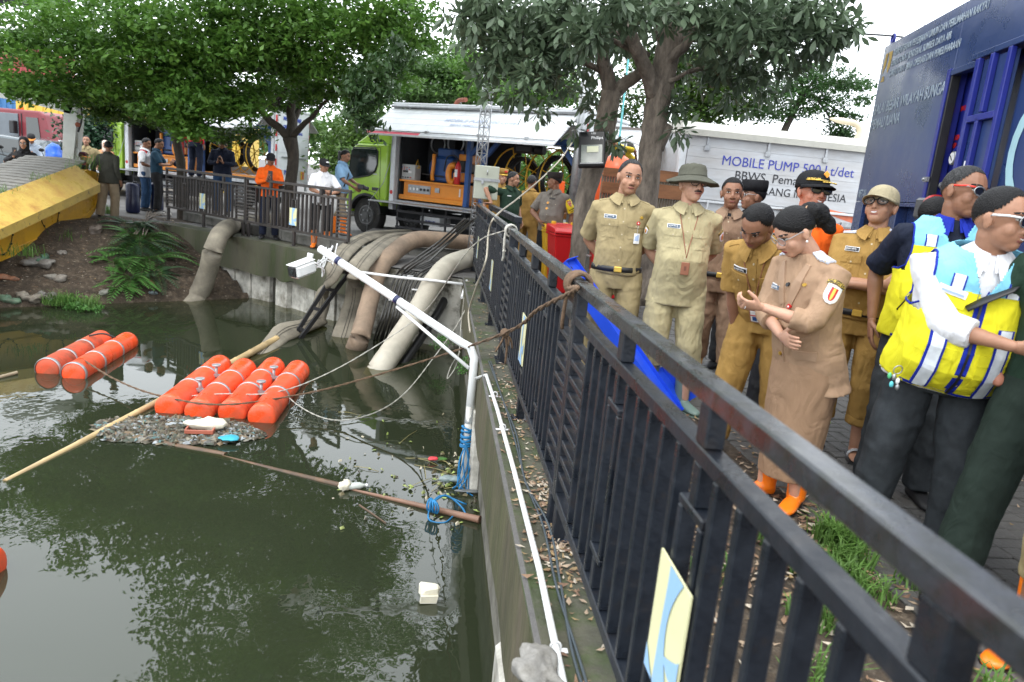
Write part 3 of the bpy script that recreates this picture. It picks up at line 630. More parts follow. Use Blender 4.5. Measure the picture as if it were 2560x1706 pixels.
# ---- plants on the bank
def frond_plant(label, base, n, L, m, ang=None, sz=.032):
    t = thing('fern_leaved_shrub', label, 'plant', base, 0, 'fern-leaved shrubs on the soil bank'); stems = MB()
    for k in range(n):
        a = random.uniform(0, 2*PI) if ang is None else ang + random.uniform(-1, 1); l = L*random.uniform(.55, 1.15); up = random.uniform(.25, .9)
        p0 = Vector((0, 0, 0)); pts = [p0 + Vector((math.cos(a)*l*s, math.sin(a)*l*s, l*up*s - l*.7*s*s)) for s in (0, .25, .5, .75, 1)]
        stems.tube(pts, [.006, .005, .004, .003, .002], 4)
        f = MB(); sp = smooth_pts(pts, 4)
        for i, p in enumerate(sp[4:], 4):
            d = (sp[min(i+1, len(sp)-1)] - sp[i-1]).normalized(); s = d.cross(Vector((0, 0, 1))).normalized(); w = l*.40*math.sin(PI*min(1, .15 + .8*i/len(sp)))
            for sg in (-1, 1):
                q = p + s*sg*w*.5 + Vector((0, 0, -.01)) + d*.3*w; e = d*.020 + Vector((0, 0, .005))
                f.add([p, (p+q)/2 + e, q, (p+q)/2 - e], [(0, 1, 2, 3)])
        obj('leaf', f, m, t)
    obj('stems', stems, mat('green_stem', (.08, .09, .03), .7), t); return t
M_fern = leafmat('fern_green_leaf', (.06, .17, .035), (.10, .23, .05), .3, .5, 6)
M_fernD = leafmat('dull_fern_leaf', (.035, .08, .035), (.05, .10, .05), .25, .5, 6)
for lb, (px, py, z), n, L, m in [('tall bright fern-leaved shrub at the foot of the far canal wall', (372, 655, 0), 16, .85, M_fern), ('pale green fern-leaved shrub near the top of the wall end', (352, 600, 0), 14, .8, M_fern), ('bright fern-leaved shrub hanging over the water beside the canal wall corner', (330, 700, -.9), 16, .62, M_fern), ('tall fern-leaved shrub against the end of the canal wall', (345, 620, -.45), 18, .75, M_fernD),
        ('fern-leaved shrub with yellow-green tips in the middle of the bank', (285, 660, -.7), 12, .55, M_fern), ('grey-green fern-leaved shrub near the top of the bank', (330, 570, -.25), 14, .6, M_fernD), ('small fern-leaved shrub by the waterline', (300, 725, -1.0), 10, .4, M_fern), ('dark fern-leaved shrub right of the bright one', (385, 690, -.85), 14, .6, M_fernD)]:
    frond_plant(lb, PB(px, py), n*2, L*1.1, m)
def grass(name, spots, h, m, label):
    """spots: (x,y,z,radius,n) -> blades"""
    P = []; F = []
    for x, y, z, r, n in spots:
        for _ in range(n):
            a = random.uniform(0, 2*PI); d = r*random.random()**.7; bx, by = x + d*math.cos(a), y + d*math.sin(a); hh = h*random.uniform(.4, 1.2); an = random.uniform(0, 2*PI); ln = hh*random.uniform(.3, 1.0)
            w = .0035 + .002*random.random(); c, s = math.cos(an), math.sin(an); i = len(P)
            P += [(bx - s*w, by + c*w, z), (bx + s*w, by - c*w, z), (bx + c*ln*.4 + s*w*.8, by + s*ln*.4 - c*w*.8, z + hh*.7), (bx + c*ln*.4 - s*w*.8, by + s*ln*.4 + c*w*.8, z + hh*.7), (bx + c*ln, by + s*ln, z + hh*.85)]
            F += [(i, i+1, i+2, i+3), (i+3, i+2, i+4)]
    mb = MB().add(P, F); return stuff(name, mb, m, label, 'grass')
M_grass = leafmat('grass_green', (.09, .20, .03), (.13, .22, .06), .35, .5, 4)
sp = [(1.93, 2.93, .01, .11, 300), (1.88, 2.75, .01, .10, 160), (1.98, 3.06, .01, .06, 40), (2.05, 2.60, .01, .06, 30), (1.8, 2.5, .01, .12, 100), (1.62, 2.72, .01, .10, 160), (1.75, 2.62, .01, .09, 140), (1.55, 2.95, .01, .07, 50), (1.5, 2.3, .01, .12, 90), (1.3, 1.9, .01, .14, 90), (1.2, 2.6, .01, .1, 50), (1.1, 1.5, .01, .2, 90), (1.4, 1.2, .01, .2, 90), (1.62, 4.1, .01, .08, 40), (1.65, 2.2, .01, .1, 60), (1.9, 1.9, .01, .08, 30), (1.9, 3.0, .01, .08, 25)]
grass('grass', sp, .12, M_grass, 'tufts of bright green grass in the litter strip behind the fence')
gsp = []
for px, py, z, r, n in [(150, 760, -1.1, .25, 200), (220, 770, -1.12, .2, 160), (270, 535, 0, .1, 60), (60, 640, -.4, .3, 80), (160, 600, -.3, .3, 60), (465, 690, -1.1, .1, 60), (850, 745, -1.05, .12, 90)]: p = PZ(px, py, z); gsp.append((p.x, p.y, p.z, r, n))
grass('bank_grass', gsp, .22, M_grass, 'weeds and grass at the foot of the soil bank')
def bush(label, p, r, n, m, s=.03):
    Cn, U, V = pad_leaves([((0, 0, 0), r, n)], s, .6, .3, 10, .03); t = thing('small_shrub', label, 'plant', p)
    o = link('foliage', quads_mesh('foliage', Cn, U, V, m), t); o['kind'] = 'stuff'; obj('stem', MB().tube([(0, 0, -r[2]), (0, 0, r[2]*.4)], .006, 5), M_barkd, t)
bush('small green weed growing from the canal wall below the peeling plaster', PY(1105, 855, 10.4), (.16, .16, .13), 420, M_fern)
bush('smaller green weed on the near canal wall behind the white camera pole', PY(1165, 915, 7.6), (.07, .07, .10), 240, M_fern)
bush('low spreading green weed along the waterline of the bank', PZ(165, 755, -1.08), (.45, .3, .10), 1300, M_fern, .04)
bush('second low weed along the waterline of the bank, nearer the fern shrubs', PZ(215, 770, -1.1), (.3, .2, .07), 700, M_fern, .04)
# ---- fallen leaves and litter chips
def litter(name, area, n, cols, s, zf, label):
    mats = [mat(name + str(i), c, .8, var=.3, scale=30) for i, c in enumerate(cols)]; mb = MB()
    for _ in range(n):
        x, y = area(); z = zf(x, y); a = random.uniform(0, 2*PI); l = s*random.uniform(.5, 1.2); wd = l*random.uniform(.25, .5); c, sn = math.cos(a), math.sin(a)
        cu = l*random.uniform(.05, .4); tl = random.uniform(-.4, .4)*wd
        pts = [(-l/2, 0, cu*.6), (0, -wd/2, 0 - tl), (l/2, 0, cu), (0, wd/2, tl)]
        mb.add([(x + px*c - py*sn, y + px*sn + py*c, z + .004 + abs(pz)) for px, py, pz in pts], [(0, 1, 2, 3)], random.randrange(len(cols)))
    return stuff(name, mb, mats, label, 'fallen leaves')
LC = [(.30, .22, .15), (.20, .12, .07), (.42, .36, .28), (.14, .08, .05), (.25, .17, .08)]
def ledge_area():
    y = random.uniform(1.2, 11); return (random.choice([random.gauss(.60, .05), random.uniform(.45, .73)]), random.choice([y, random.gauss(4.9, .5), random.gauss(3.4, .25), random.gauss(2.75, .2)]))
litter('ledge_leaves', ledge_area, 760, LC, .045, lambda x, y: 0.0, 'dry curled leaves scattered on the mossy ledge under the fence')
litter('strip_leaves', lambda: (random.uniform(.75, 2.05), random.choice([random.uniform(.8, 8), random.gauss(3.0, .5)])), 2300, LC, .055, lambda x, y: .012, 'dry brown leaves covering the soil strip behind the fence')
litter('paving_leaves', lambda: (random.uniform(1.8, 4.5), random.uniform(1.5, 8)), 120, LC + [(.2, .3, .08)], .05, lambda x, y: .016, 'a few dry leaves lying on the dark paving')
def bank_area():
    q = W0 + wd_*random.uniform(-.6, 6) + wn*random.uniform(0, 3.2); return q.x, q.y
litter('bank_litter', bank_area, 2200, LC + [(.10, .07, .05), (.35, .30, .25)], .055, lambda x, y: bank_h(x, y), 'dead leaves and chips strewn on the brown soil bank')
# ================================================================== vehicles and machines
M_alu = mat('white_aluminium', (.62, .64, .66), .4, var=.08, scale=3, c2=(.42, .42, .42), f2=.15, s2=2, spec=.5, sharp=.4)
M_aludirt = mat('weathered_white_panel', (.50, .52, .55), .5, var=.12, scale=2, c2=(.36, .33, .30), f2=.3, s2=2.5, sharp=.5, stretch=(.4, 1, 1.6))
M_steel = mat('galvanised_steel', (.35, .36, .37), .4, .7, var=.25, scale=12, bump=.1, bs=40)
M_lime = mat('lime_green_paint', (.30, .50, .035), .25, var=.05, scale=2, spec=.6, coat=.4)
M_glass = mat('dark_window_glass', (.012, .018, .018), .06, var=.1, spec=.9)
M_black = mat('black_plastic', (.014, .014, .015), .45, var=.3, scale=10)
M_tyre = mat('tyre_rubber', (.022, .021, .020), .85, var=.4, scale=12, c2=(.06, .055, .045), f2=.3, s2=8)
M_red = mat('red_paint', (.52, .02, .018), .35, var=.08)
M_redp = mat('red_bin_plastic', (.60, .012, .015), .32, var=.08, scale=3)
M_orange = mat('orange_machine_paint', (.72, .25, .02), .38, var=.1, c2=(.4, .2, .06), f2=.12, s2=7)
M_bluep = mat('blue_frame_paint', (.015, .07, .24), .4, var=.15)
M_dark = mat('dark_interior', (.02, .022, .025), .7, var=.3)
M_yel = mat('yellow_paint', (.70, .40, .02), .4, var=.08)
M_white = mat('white_paint', (.72, .72, .70), .45, var=.05)
M_refl = mat('white_reflector', (.75, .75, .75), .3)
M_hose = mat('grey_canvas_hose', (.31, .275, .21), .85, var=.25, scale=3, c2=(.12, .105, .08), f2=.5, s2=2.6, bump=.35, bs=90, sharp=.6)
M_hoseb = mat('brown_canvas_hose', (.30, .21, .14), .85, var=.3, scale=3, c2=(.13, .10, .075), f2=.45, s2=2.0, bump=.35, bs=90, sharp=.6)
M_hosew = mat('pale_canvas_hose', (.50, .47, .39), .8, var=.2, scale=2, c2=(.30, .26, .20), f2=.35, s2=1.6, bump=.3, bs=90, sharp=.6)
TORG = (-1.19, 17.33, 0); TANG = math.atan2(-.606, .795)
def wheel(par, x, y, r=.42, wdt=.24, side=-1):
    t = obj('wheel', MB().tube([(x, y - wdt/2, r), (x, y - wdt/2 + .02, r), (x, y + wdt/2 - .02, r), (x, y + wdt/2, r)], [r*.93, r, r, r*.93], 26), M_tyre, par)
    yf = y + side*wdt/2
    obj('rim', MB().cyl((x, yf - .004*1, r), (x, yf + side*.012, r), r*.58, 22).cyl((x, yf + side*.012, r), (x, yf + side*.07, r), r*.2, 12).torus((x, yf + side*.008, r), r*.5, .025, (0, 1, 0), 22, 6), mat('grey_rim', (.10, .10, .10), .5, .3), t)
    nb = MB()
    for k in range(6): a = k*PI/3; nb.cyl((x + .33*r*math.cos(a), yf, r + .33*r*math.sin(a)), (x + .33*r*math.cos(a), yf + side*.045, r + .33*r*math.sin(a)), .02, 6)
    obj('wheel_nut', nb, M_steel, t); return t
def make_truck(label, loc, rz, group):
    t = thing('pump_truck', label, 'truck', loc, rz, group)
    W = 2.0
    # cab body
    prof = [(-1.36, .62), (-1.42, 1.0), (-1.40, 1.2), (-1.28, 1.78), (-1.20, 1.98), (-1.06, 2.06), (-.14, 2.08), (-.12, .80), (-.26, .78)]
    arch = [(-.72 + .50*math.cos(a), .42 + .50*math.sin(a)) for a in [R_(x) for x in (28, 50, 70, 90, 110, 130, 152, 175)]]
    cab = obj('cab', MB().prism(prof + arch + [(-1.30, .46)], .04, W - .04, axis=1), M_lime, t, bevel=.03)
    obj('roof_fairing', MB().prism([(-1.18, 2.062), (-.75, 2.32), (-.40, 2.48), (-.13, 2.54), (-.13, 2.082)], .10, W - .10), M_lime, t, bevel=.03)
    wn = obj('side_window', MB().prism([(-1.33, 1.22), (-.66, 1.36), (-.50, 1.45), (-.44, 1.60), (-.44, 1.90), (-.50, 1.96), (-1.17, 1.94), (-1.22, 1.86)], .020, .060), M_glass, t, bevel=.008)
    obj('window_seal', MB().tube([(-1.34, .03, 1.21), (-.66, .03, 1.345), (-.48, .03, 1.44), (-.425, .03, 1.6), (-.425, .03, 1.91), (-.5, .03, 1.98), (-1.17, .03, 1.96), (-1.235, .03, 1.87), (-1.34, .03, 1.21)], .014, 6), M_black, wn)
    dl = MB(); dl.tube([(-1.30, .036, 1.15), (-1.34, .036, .9), (-1.26, .036, .85), (-1.0, .036, 1.0), (-.72, .036, 1.01), (-.45, .036, .97), (-.30, .036, .80), (-.34, .036, 1.5), (-.36, .036, 2.0), (-1.15, .036, 2.02)], .006, 4)
    dr = obj('door', MB().prism([(-.62, 1.05), (-.33, .9), (-.33, 1.35), (-.62, 1.28)], .0355, .0395), M_lime, t); obj('door_seam', dl, M_black, dr)
    obj('door_handle', MB().box((-.55, .012, 1.02), (-.35, .034, 1.09), bev=.01), M_black, dr)
    obj('badge', MB().box((-.60, .03, 1.38), (-.42, .036, 1.40)), M_steel, dr)
    obj('windscreen', MB().prism([(-1.408, 1.28), (-1.27, 1.80), (-1.285, 1.80), (-1.425, 1.28)], .18, W - .18), M_glass, t)
    obj('bumper', MB().box((-1.48, .06, .38), (-1.30, W - .06, .68), bev=.03), M_white, t)
    mi = MB(); mi.box((-1.52, -.16, 1.45), (-1.44, -.02, 1.85), bev=.02); mi.tube([(-1.35, .05, 1.9), (-1.48, -.08, 1.92), (-1.48, -.08, 1.3), (-1.35, .05, 1.2)], .012, 6); obj('mirror', mi, M_black, t)
    wa = MB(); rr = []
    for a in [R_(x) for x in range(10, 176, 12)]: rr.append((-.72 + .515*math.cos(a), .42 + .515*math.sin(a)))
    ri = [(-.72 + (x + .72)*.9, .42 + (z - .42)*.9) for x, z in rr]
    wa.prism(rr + ri[::-1], -.005, .3); obj('wheel_arch', wa, M_black, t)
    wheel(t, -.72, .2); wheel(t, -.72, 1.8, side=-1); wheel(t, 3.7, .26); wheel(t, 3.7, 1.75); wheel(t, .02, .95, .42)
    # chassis
    ch = MB(); ch.box((-.9, .5, .45), (4.8, .62, .62)); ch.box((-.9, 1.4, .45), (4.8, 1.52, .62))
    for x in (.2, 1.1, 2.0, 2.9, 3.2, 4.5): ch.box((x, .15, .66), (x + .08, 1.85, .76))
    obj('chassis', ch, M_dark, t)
    ug = MB()
    for z in (.24, .42, .60): ug.box((.22, .03, z), (2.95, .05, z + .055))
    for x in (.22, .95, 1.6, 2.3, 2.9): ug.box((x, .052, .22), (x + .05, .075, .76))
    obj('side_guard', ug, mat('guard_paint', (.035, .035, .04), .5), t)
    obj('toolbox', MB().box((.9, .08, .38), (1.45, .5, .58), bev=.01), M_alu, t); obj('tank', MB().cyl((1.7, .6, .45), (2.7, .6, .45), .26, 18), M_dark, t)
    # body
    obj('floor', MB().box((0, .01, .78), (4.85, W, .87)), M_steel, t)
    obj('front_wall', MB().box((.012, .14, .88), (.05, W - .04, 2.9)), M_alu, t)
    for x in (.0, 4.72): obj('corner_pillar', MB().box((x, 0, .64 if x == 0 else .62), (x + .13, .14, 2.91), bev=.01), M_alu, t)
    obj('roof', MB().box((-.02, -.02, 2.92), (4.88, W, 3.0), bev=.02), M_alu, t)
    obj('roof_rail', MB().tube([(0, -.05, 2.915), (4.85, -.05, 2.915)], .035, 10), M_steel, t)
    fl = MB(); fl.prism([(-.02, 2.875), (-.93, 2.25), (-.915, 2.225), (-.02, 2.84)], .0, 4.68, axis=0); fr = obj('side_flap', fl, M_alu, t)
    for k in range(4):
        a = .18 + k*.19; obj('flap_plank', MB().beam((.01, -.02 - a*1.02, 2.886 - a*.70), (4.67, -.02 - a*1.02, 2.886 - a*.70), .001, .003), mat('groove_line', (.45, .47, .5), .5), fr)
    rd = MB(); rd.beam((.0, -.86, 2.325), (4.68, -.86, 2.325), .02, .02)
    for x in (.5, 1.6, 2.9, 4.0): rd.box((x, -.84, 2.29), (x + .07, -.76, 2.36)); rd.box((x, -.06, 2.84), (x + .05, -.02, 2.95))
    obj('flap_rod', rd, M_steel, fr)
    obj('flap_edge', MB().box((-.005, -.95, 2.215), (4.69, -.925, 2.255)), M_alu, fr)
    pf = obj('platform', MB().box((-.12, -.55, .80), (2.7, -.01, .83), bev=.005), M_steel, t)
    obj('chain', MB().tube([(-.1, -.5, .83), (-.02, -.2, 1.2), (.0, -.01, 1.7), (.03, -.01, 2.3)], .007, 5), M_steel, pf)
    obj('chain', MB().tube(smooth_pts([(-.1, -.52, .8), (-.15, -.5, .5), (-.25, -.4, .2), (-.3, -.35, .03)], 4), .007, 5), M_steel, pf)
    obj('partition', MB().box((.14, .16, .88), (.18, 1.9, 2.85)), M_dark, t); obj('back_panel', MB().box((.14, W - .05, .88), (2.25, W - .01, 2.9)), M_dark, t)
    obj('rear_side_rail', MB().box((2.26, W - .05, .88), (4.8, W - .01, 1.2)), M_alu, t)
    # engine skid
    sk = MB(); sk.box((.2, .12, .90), (2.0, .9, 1.0)); sk.box((.28, .18, 1.0), (1.98, .85, 1.30)); sk.box((.2, .1, 1.30), (2.02, .92, 1.34)); s = obj('engine_skid', sk, M_orange, t, bevel=.008)
    gp = obj('gauge_plate', MB().box((.42, .165, 1.06), (1.06, .178, 1.24)), M_steel, s)
    for k in range(6): obj('gauge', MB().cyl((.5 + k*.1, .16, 1.15), (.5 + k*.1, .148, 1.15), .03, 12), M_black if k > 2 else M_refl, s)
    obj('socket_box', MB().box((1.2, .15, 1.12), (1.32, .178, 1.22)), M_steel, s); obj('level_tube', MB().box((1.86, .16, 1.08), (1.89, .178, 1.25)), M_refl, s)
    en = MB(); en.box((.9, .35, 1.36), (1.5, 1.0, 1.9), bev=.04); en.cyl((.75, .7, 1.65), (.9, .7, 1.65), .24, 18); en.box((1.0, .4, 1.9), (1.4, .9, 2.1), bev=.03); e = obj('engine', en, M_bluep, t)
    obj('radiator', MB().box((.3, .95, 1.36), (.9, 1.2, 2.6), bev=.01), M_dark, t)
    obj('fan', MB().torus((.6, .93, 2.2), .2, .02, (0, 1, 0)).torus((1.1, .93, 2.25), .22, .02, (0, 1, 0)), M_steel, t)
    pp = MB(); pp.tube(smooth_pts([(1.0, .3, 1.95), (1.02, .28, 1.75), (1.0, .28, 1.5), (1.0, .3, 1.38)], 5), .045, 10); pp.tube(smooth_pts([(1.62, .3, 1.75), (1.5, .28, 1.72), (1.45, .28, 1.55), (1.5, .28, 1.4), (1.6, .3, 1.38)], 5), .07, 12)
    pp.box((1.55, .3, 1.4), (1.85, .7, 1.6), bev=.02); pp.box((1.6, .4, 1.8), (1.95, .8, 2.0), bev=.02); obj('orange_pipework', pp, M_orange, t)
    bk = MB(); bk.box((1.5, .3, 1.62), (1.85, .7, 1.86), bev=.02); bk.cyl((.2, .3, 1.45), (.4, .3, 1.45), .05); bk.tube(smooth_pts([(1.3, .3, 1.6), (1.4, .25, 1.9), (1.6, .25, 1.95), (1.7, .3, 1.85)], 5), .015, 6); bk.tube([(.7, .3, 1.5), (1.3, .3, 1.48)], .02, 6); obj('hoses_and_filters', bk, M_black, t)
    ex = MB(); ex.cyl((1.55, .8, 2.0), (1.55, .8, 2.85), .07); ex.cyl((1.55, .8, 2.3), (1.55, .8, 2.5), .11); obj('exhaust_pipe', ex, M_steel, t)
    obj('exhaust_elbow', MB().tube(smooth_pts([(.95, 1, 2.99), (.97, 1, 3.12), (1.08, .98, 3.2), (1.32, .9, 3.21)], 5), .05, 10), mat('rusty_pipe', (.22, .07, .04), .8, var=.3), t)
    hd = MB(); hd.tube([(.50, .28, 1.62), (.56, .28, 1.80), (.62, .28, 1.62), (.50, .28, 1.62)], .018, 8); obj('lifting_handle', hd, M_yel, t)
    cp = obj('control_panel', MB().box((.08, .20, 1.34), (.56, .42, 1.60 + .08), bev=.01), mat('grey_enamel', (.42, .43, .42), .4), t)
    for i in range(4):
        for k in range(3): obj('indicator', MB().box((.17 + i*.07, .190, 1.60 - k*.0 - .04*(k % 2)), (.20 + i*.07, .199, 1.62 - .04*(k % 2))), M_red if (i + k) % 3 else M_bluep, cp) if k < 2 else None
    obj('display', MB().box((.22, .19, 1.50), (.36, .199, 1.545)), M_black, cp); obj('display', MB().box((.38, .19, 1.49), (.47, .199, 1.54)), M_refl, cp)
    for i in range(5): obj('knob', MB().cyl((.15 + i*.075, .2, 1.39), (.15 + i*.075, .175, 1.39), .014, 10), M_red if i == 4 else M_black, cp)
    fe = obj('fire_extinguisher', MB().tube([(1.80, .14, 1.345), (1.80, .14, 1.36), (1.80, .14, 1.72), (1.80, .14, 1.79), (1.80, .14, 1.83)], [.06, .068, .068, .04, .02], 16), M_red, t)
    obj('label', MB().box((1.765, .068, 1.50), (1.835, .076, 1.66)), M_refl, fe)
    for x in (2.02, 2.42, 4.58): obj('frame_post', MB().box((x, .1, .88), (x + .1, .2, 2.3)), M_bluep, t)
    fb_ = MB(); fb_.box((2.02, .08, 2.3), (4.68, .22, 2.42)); fb_.beam((2.12, .15, 2.0), (2.42, .15, 2.3), .08, .08); fb_.beam((4.6, .15, 1.95), (4.3, .15, 2.3), .08, .08); fb_.beam((2.52, .15, 2.0), (2.8, .15, 2.3), .08, .08); obj('frame_beam', fb_, M_bluep, t)
    hs_ = MB(); hs_.box((3.1, .3, 2.12), (3.5, .7, 2.28), bev=.03); hs_.cyl((3.0, .5, 2.2), (3.7, .5, 2.2), .09); obj('hoist', hs_, M_black, t)
    for x, r in ((2.75, .62), (3.05, .62), (3.62, .66), (3.95, .66)):
        rl = MB(); rl.torus((x, 1.0, 1.62), r, .018, (.9, -.35, 0), 40, 6)
        for k in range(6):
            a = k*PI/3; n_ = Vector((.9, -.35, 0)).normalized(); u = n_.orthogonal().normalized(); v = n_.cross(u); rl.tube([Vector((x, 1, 1.62)), Vector((x, 1, 1.62)) + (u*math.cos(a) + v*math.sin(a))*r], .012, 5)
        obj('hose_reel', rl, M_yel, t)
    for x, r in ((2.9, .40), (3.8, .48)):
        rb = MB()
        for k in range(5): rb.torus((x + (k - 2)*.05, 1.0 - (k - 2)*.02, 1.62), r + .02*(k % 2), .035, (.9, -.35, 0), 32, 7)
        obj('coiled_cable', rb, M_black, t)
    obj('reel_base', MB().box((2.4, .3, .88), (4.4, 1.4, .98)), M_orange, t)
    # rear
    rw = MB(); rw.box((4.86, .10, .9), (4.89, W - .08, 2.9)); r = obj('rear_door', rw, M_alu, t)
    for z in (1.22, 1.72, 2.2): obj('door_plank', MB().box((4.891, .11, z), (4.896, W - .09, z + .012)), mat('groove_line', (.45, .47, .5), .5), r)
    for y in (.035, W - .05):
        for k in range(5): obj('reflector_strip', MB().box((4.855, y - .025, .95 + k*.4), (4.875 if True else 0, y + .025, 1.13 + k*.4)), M_red, r)
    obj('latch', MB().box((4.9, 1.0, 1.4), (4.95, 1.05, 1.85)).box((4.9, .3, 1.58), (4.93, 1.7, 1.61)), M_steel, r)
    obj('rear_pillar', MB().box((4.80, .0, .62), (4.853, .08, 2.91)).box((4.80, W - .1, .62), (4.853, W - .005, 2.91)), M_alu, t)
    obj('tail_light', MB().box((4.9, 1.45, .98), (4.93, 1.62, 1.22)), M_yel, t); obj('tail_light', MB().box((4.932, 1.50, 1.0), (4.936, 1.57, 1.2)), M_red, t)
    obj('rear_bumper', MB().box((4.7, .1, .45), (4.82, 1.9, .58)), M_steel, t)
    # far side flap, half open
    obj('far_flap', MB().prism([(W + .0, 2.875), (W + .75, 2.45), (W + .74, 2.42), (W - .0, 2.84)], .3, 4.8, axis=0), M_alu, t)
    return t
tr1 = make_truck('lime-green cabbed pump truck with its white side flap raised over an orange pump skid', TORG, TANG, 'open pump trucks')
txb = mat('pale_print', (.42, .48, .62), .6)
nrm = Vector((0, -.70, 1.02)).normalized(); upv = Vector((0, 1.02, .70)).normalized()
Mt = signM((1.75, -.42, 2.605), (1, 0, 0), upv); f0 = [c for c in tr1.children if c.name.startswith('side_flap')][0]
text('lettering', 'MOBILE PUMP 500 Lt/det', .17, Mt, txb, f0, .003, .001); text('lettering', 'BBWS PEMALI JUANA', .11, signM((2.0, -.56, 2.515), (1, 0, 0), upv), txb, f0, .001, .001)
obj('red_stripe', MB().prism([(-.85, 2.3085), (-.93, 2.2535), (-.93, 2.2555), (-.85, 2.3105)], .02, 1.5, axis=0), mat('red_print', (.6, .04, .08), .5), f0)
pdr = [c for c in tr1.children if c.name.startswith('toolbox')][0]; text('lettering', 'INDUK', .09, signM((1.05, .075, .43), (1, 0, 0), (0, 0, 1)), mat('navy_print', (.02, .04, .25), .6), pdr, .003)
pt = obj('round_sticker', MB().cyl((.065, -.003, 1.03), (.065, -.001, 1.03), .045, 16), M_red, tr1)
# second truck
Rr = PZ(690, 262, 3.0); Wc = PZ(329, 494, 0.0); dd = Vector((Rr.x - Wc.x, Rr.y - Wc.y, 0)).normalized(); ang2 = math.atan2(dd.y, dd.x)
O2 = Rr - dd*4.85; tr2 = dup(tr1, (O2.x, O2.y, 0), ang2, 'lime-green cabbed pump truck farther left, half hidden by the big tree')
for c in list(tr2.children):
    for gch in list(c.children):
        if gch.name.startswith('lettering'): bpy.data.objects.remove(gch)
rd = [c for c in tr2.children if c.name.startswith('rear_door')][0]
for s_, z_, sz in (('MOBILE PUMP', 2.62, .17), ('cap.200 Lt/det', 2.42, .17), ('DPU KOTA SEMARANG', 2.27, .11)):
    text('lettering', s_, sz, signM((4.900, .35, z_), (0, 1, 0), (0, 0, 1)), mat('blue_print', (.05, .09, .4), .6), rd, .003)
text('lettering', 'INDO', .2, signM((4.900, .45, 1.1), (0, 1, 0), (0, 0, 1)), mat('blue_print', (.05, .09, .4), .6), rd, .003)
# blue door curtain + wet ground sheet under truck 1
# ---- white box truck with the lettering
t = thing('pump_truck', 'closed grey-white box truck lettered MOBILE PUMP 500 Lt/det behind the men', 'truck', (3.98, 12.5, 0), math.atan2(-.035, 1))
obj('side_wall', MB().box((.0, .03, .95), (4.3, 2.1, 2.62)), M_aludirt, t)
obj('corner_pillar', MB().box((-.02, -.01, .95), (.10, .10, 2.62), bev=.008), M_alu, t)
obj('roof_cap', MB().prism([(-.09, 2.56), (-.11, 2.66), (-.03, 2.78), (.4, 2.80), (2.1, 2.80), (2.1, 2.62), (0, 2.62)], -.05, 4.4, axis=0), mat('cream_roof_edge', (.55, .54, .48), .5, var=.1), t)
for k in range(6): obj('plank', MB().box((.11, -.012, 1.53 + k*.173), (4.29, .029, 1.53 + k*.173 + .170)), M_aludirt, t)
for k in range(3): obj('lower_plank', MB().box((.11, -.012, 1.02 + k*.155), (4.29, .029, 1.02 + k*.155 + .148), bev=.003), M_aludirt, t)
for x in (.42, 1.48, 2.50, 3.45):
    h = obj('hinge', MB().box((x, -.032, 2.36), (x + .035, -.0125, 2.57)).box((x - .03, -.040, 2.33), (x + .06, -.028, 2.42), bev=.004), M_steel, t)
obj('rail', MB().box((.1, -.05, 1.475), (4.3, -.0125, 1.515), bev=.005), M_alu, t)
obj('latch', MB().box((.78, -.04, 1.66), (.92, -.0125, 1.70)).box((3.0, -.05, 1.28), (3.2, -.0125, 1.36)), M_steel, t)
for x in (.55, 1.9, 3.4): obj('strut', MB().beam((x, -.06, 1.2), (x + .03, -.06, 1.5), .025, .02), M_alu, t)
MBl = mat('deep_blue_letter', (.03, .045, .33), .6); MBk = mat('black_letter', (.02, .02, .025), .6)
lt = [c for c in t.children if c.name.startswith('side_wall')][0]
text('lettering', 'MOBILE PUMP 500 Lt/det', .225, signM((.72, -.018, 2.13), (1, 0, .0), (0, 0, 1)), MBl, lt, .0, .001, sx=.98)
text('lettering', 'BBWS  Pemali Juana', .21, signM((.98, -.018, 1.91), (1, 0, 0), (0, 0, 1)), MBk, lt, .0, .001, sx=1.0)
text('lettering', 'SEMARANG INDONESIA', .19, signM((1.08, -.018, 1.70), (1, 0, 0), (0, 0, 1)), MBk, lt, .0, .001, sx=.95)
sw = MB(); N = 16; P = [(2.4 + 1.9*i/N, 1.62 - .12*math.sin(i/N*2.6) - .02*i/N) for i in range(N+1)]; Q = [(2.4 + 1.9*i/N, 1.58 - .22*math.sin(i/N*2.2) - .10*i/N) for i in range(N+1)]
sw.add([(x, -.0145, z) for x, z in P] + [(x, -.0145, z) for x, z in Q], [(N+1+i, N+2+i, i+1, i) for i in range(N)]); obj('orange_swoosh', sw, mat('faded_orange_print', (.6, .16, .08), .6, var=.15), lt)
sw = MB(); P = [(1.9 + 2.4*i/N, 1.30 - .05*math.sin(i/N*4)) for i in range(N+1)]; Q = [(x, z - .035 - .08*i/N) for i, (x, z) in enumerate(P)]
sw.add([(x, -.0145, z) for x, z in P] + [(x, -.0145, z) for x, z in Q], [(N+1+i, N+2+i, i+1, i) for i in range(N)]); obj('orange_swoosh', sw, mat('faded_orange_print', (.6, .16, .08), .6), lt)
sw = MB(); P = [(1.75 + .9*i/N, 1.475 - .02*i/N + .03*math.sin(PI*i/N)) for i in range(N+1)]; Q = [(x, z - .05*math.sin(PI*i/N)) for i, (x, z) in enumerate(P)]
sw.add([(x, -.053, z) for x, z in P] + [(x, -.053, z) for x, z in Q], [(N+1+i, N+2+i, i+1, i) for i in range(N)]); obj('brown_swoosh', sw, mat('brown_print', (.08, .05, .04), .6), lt)
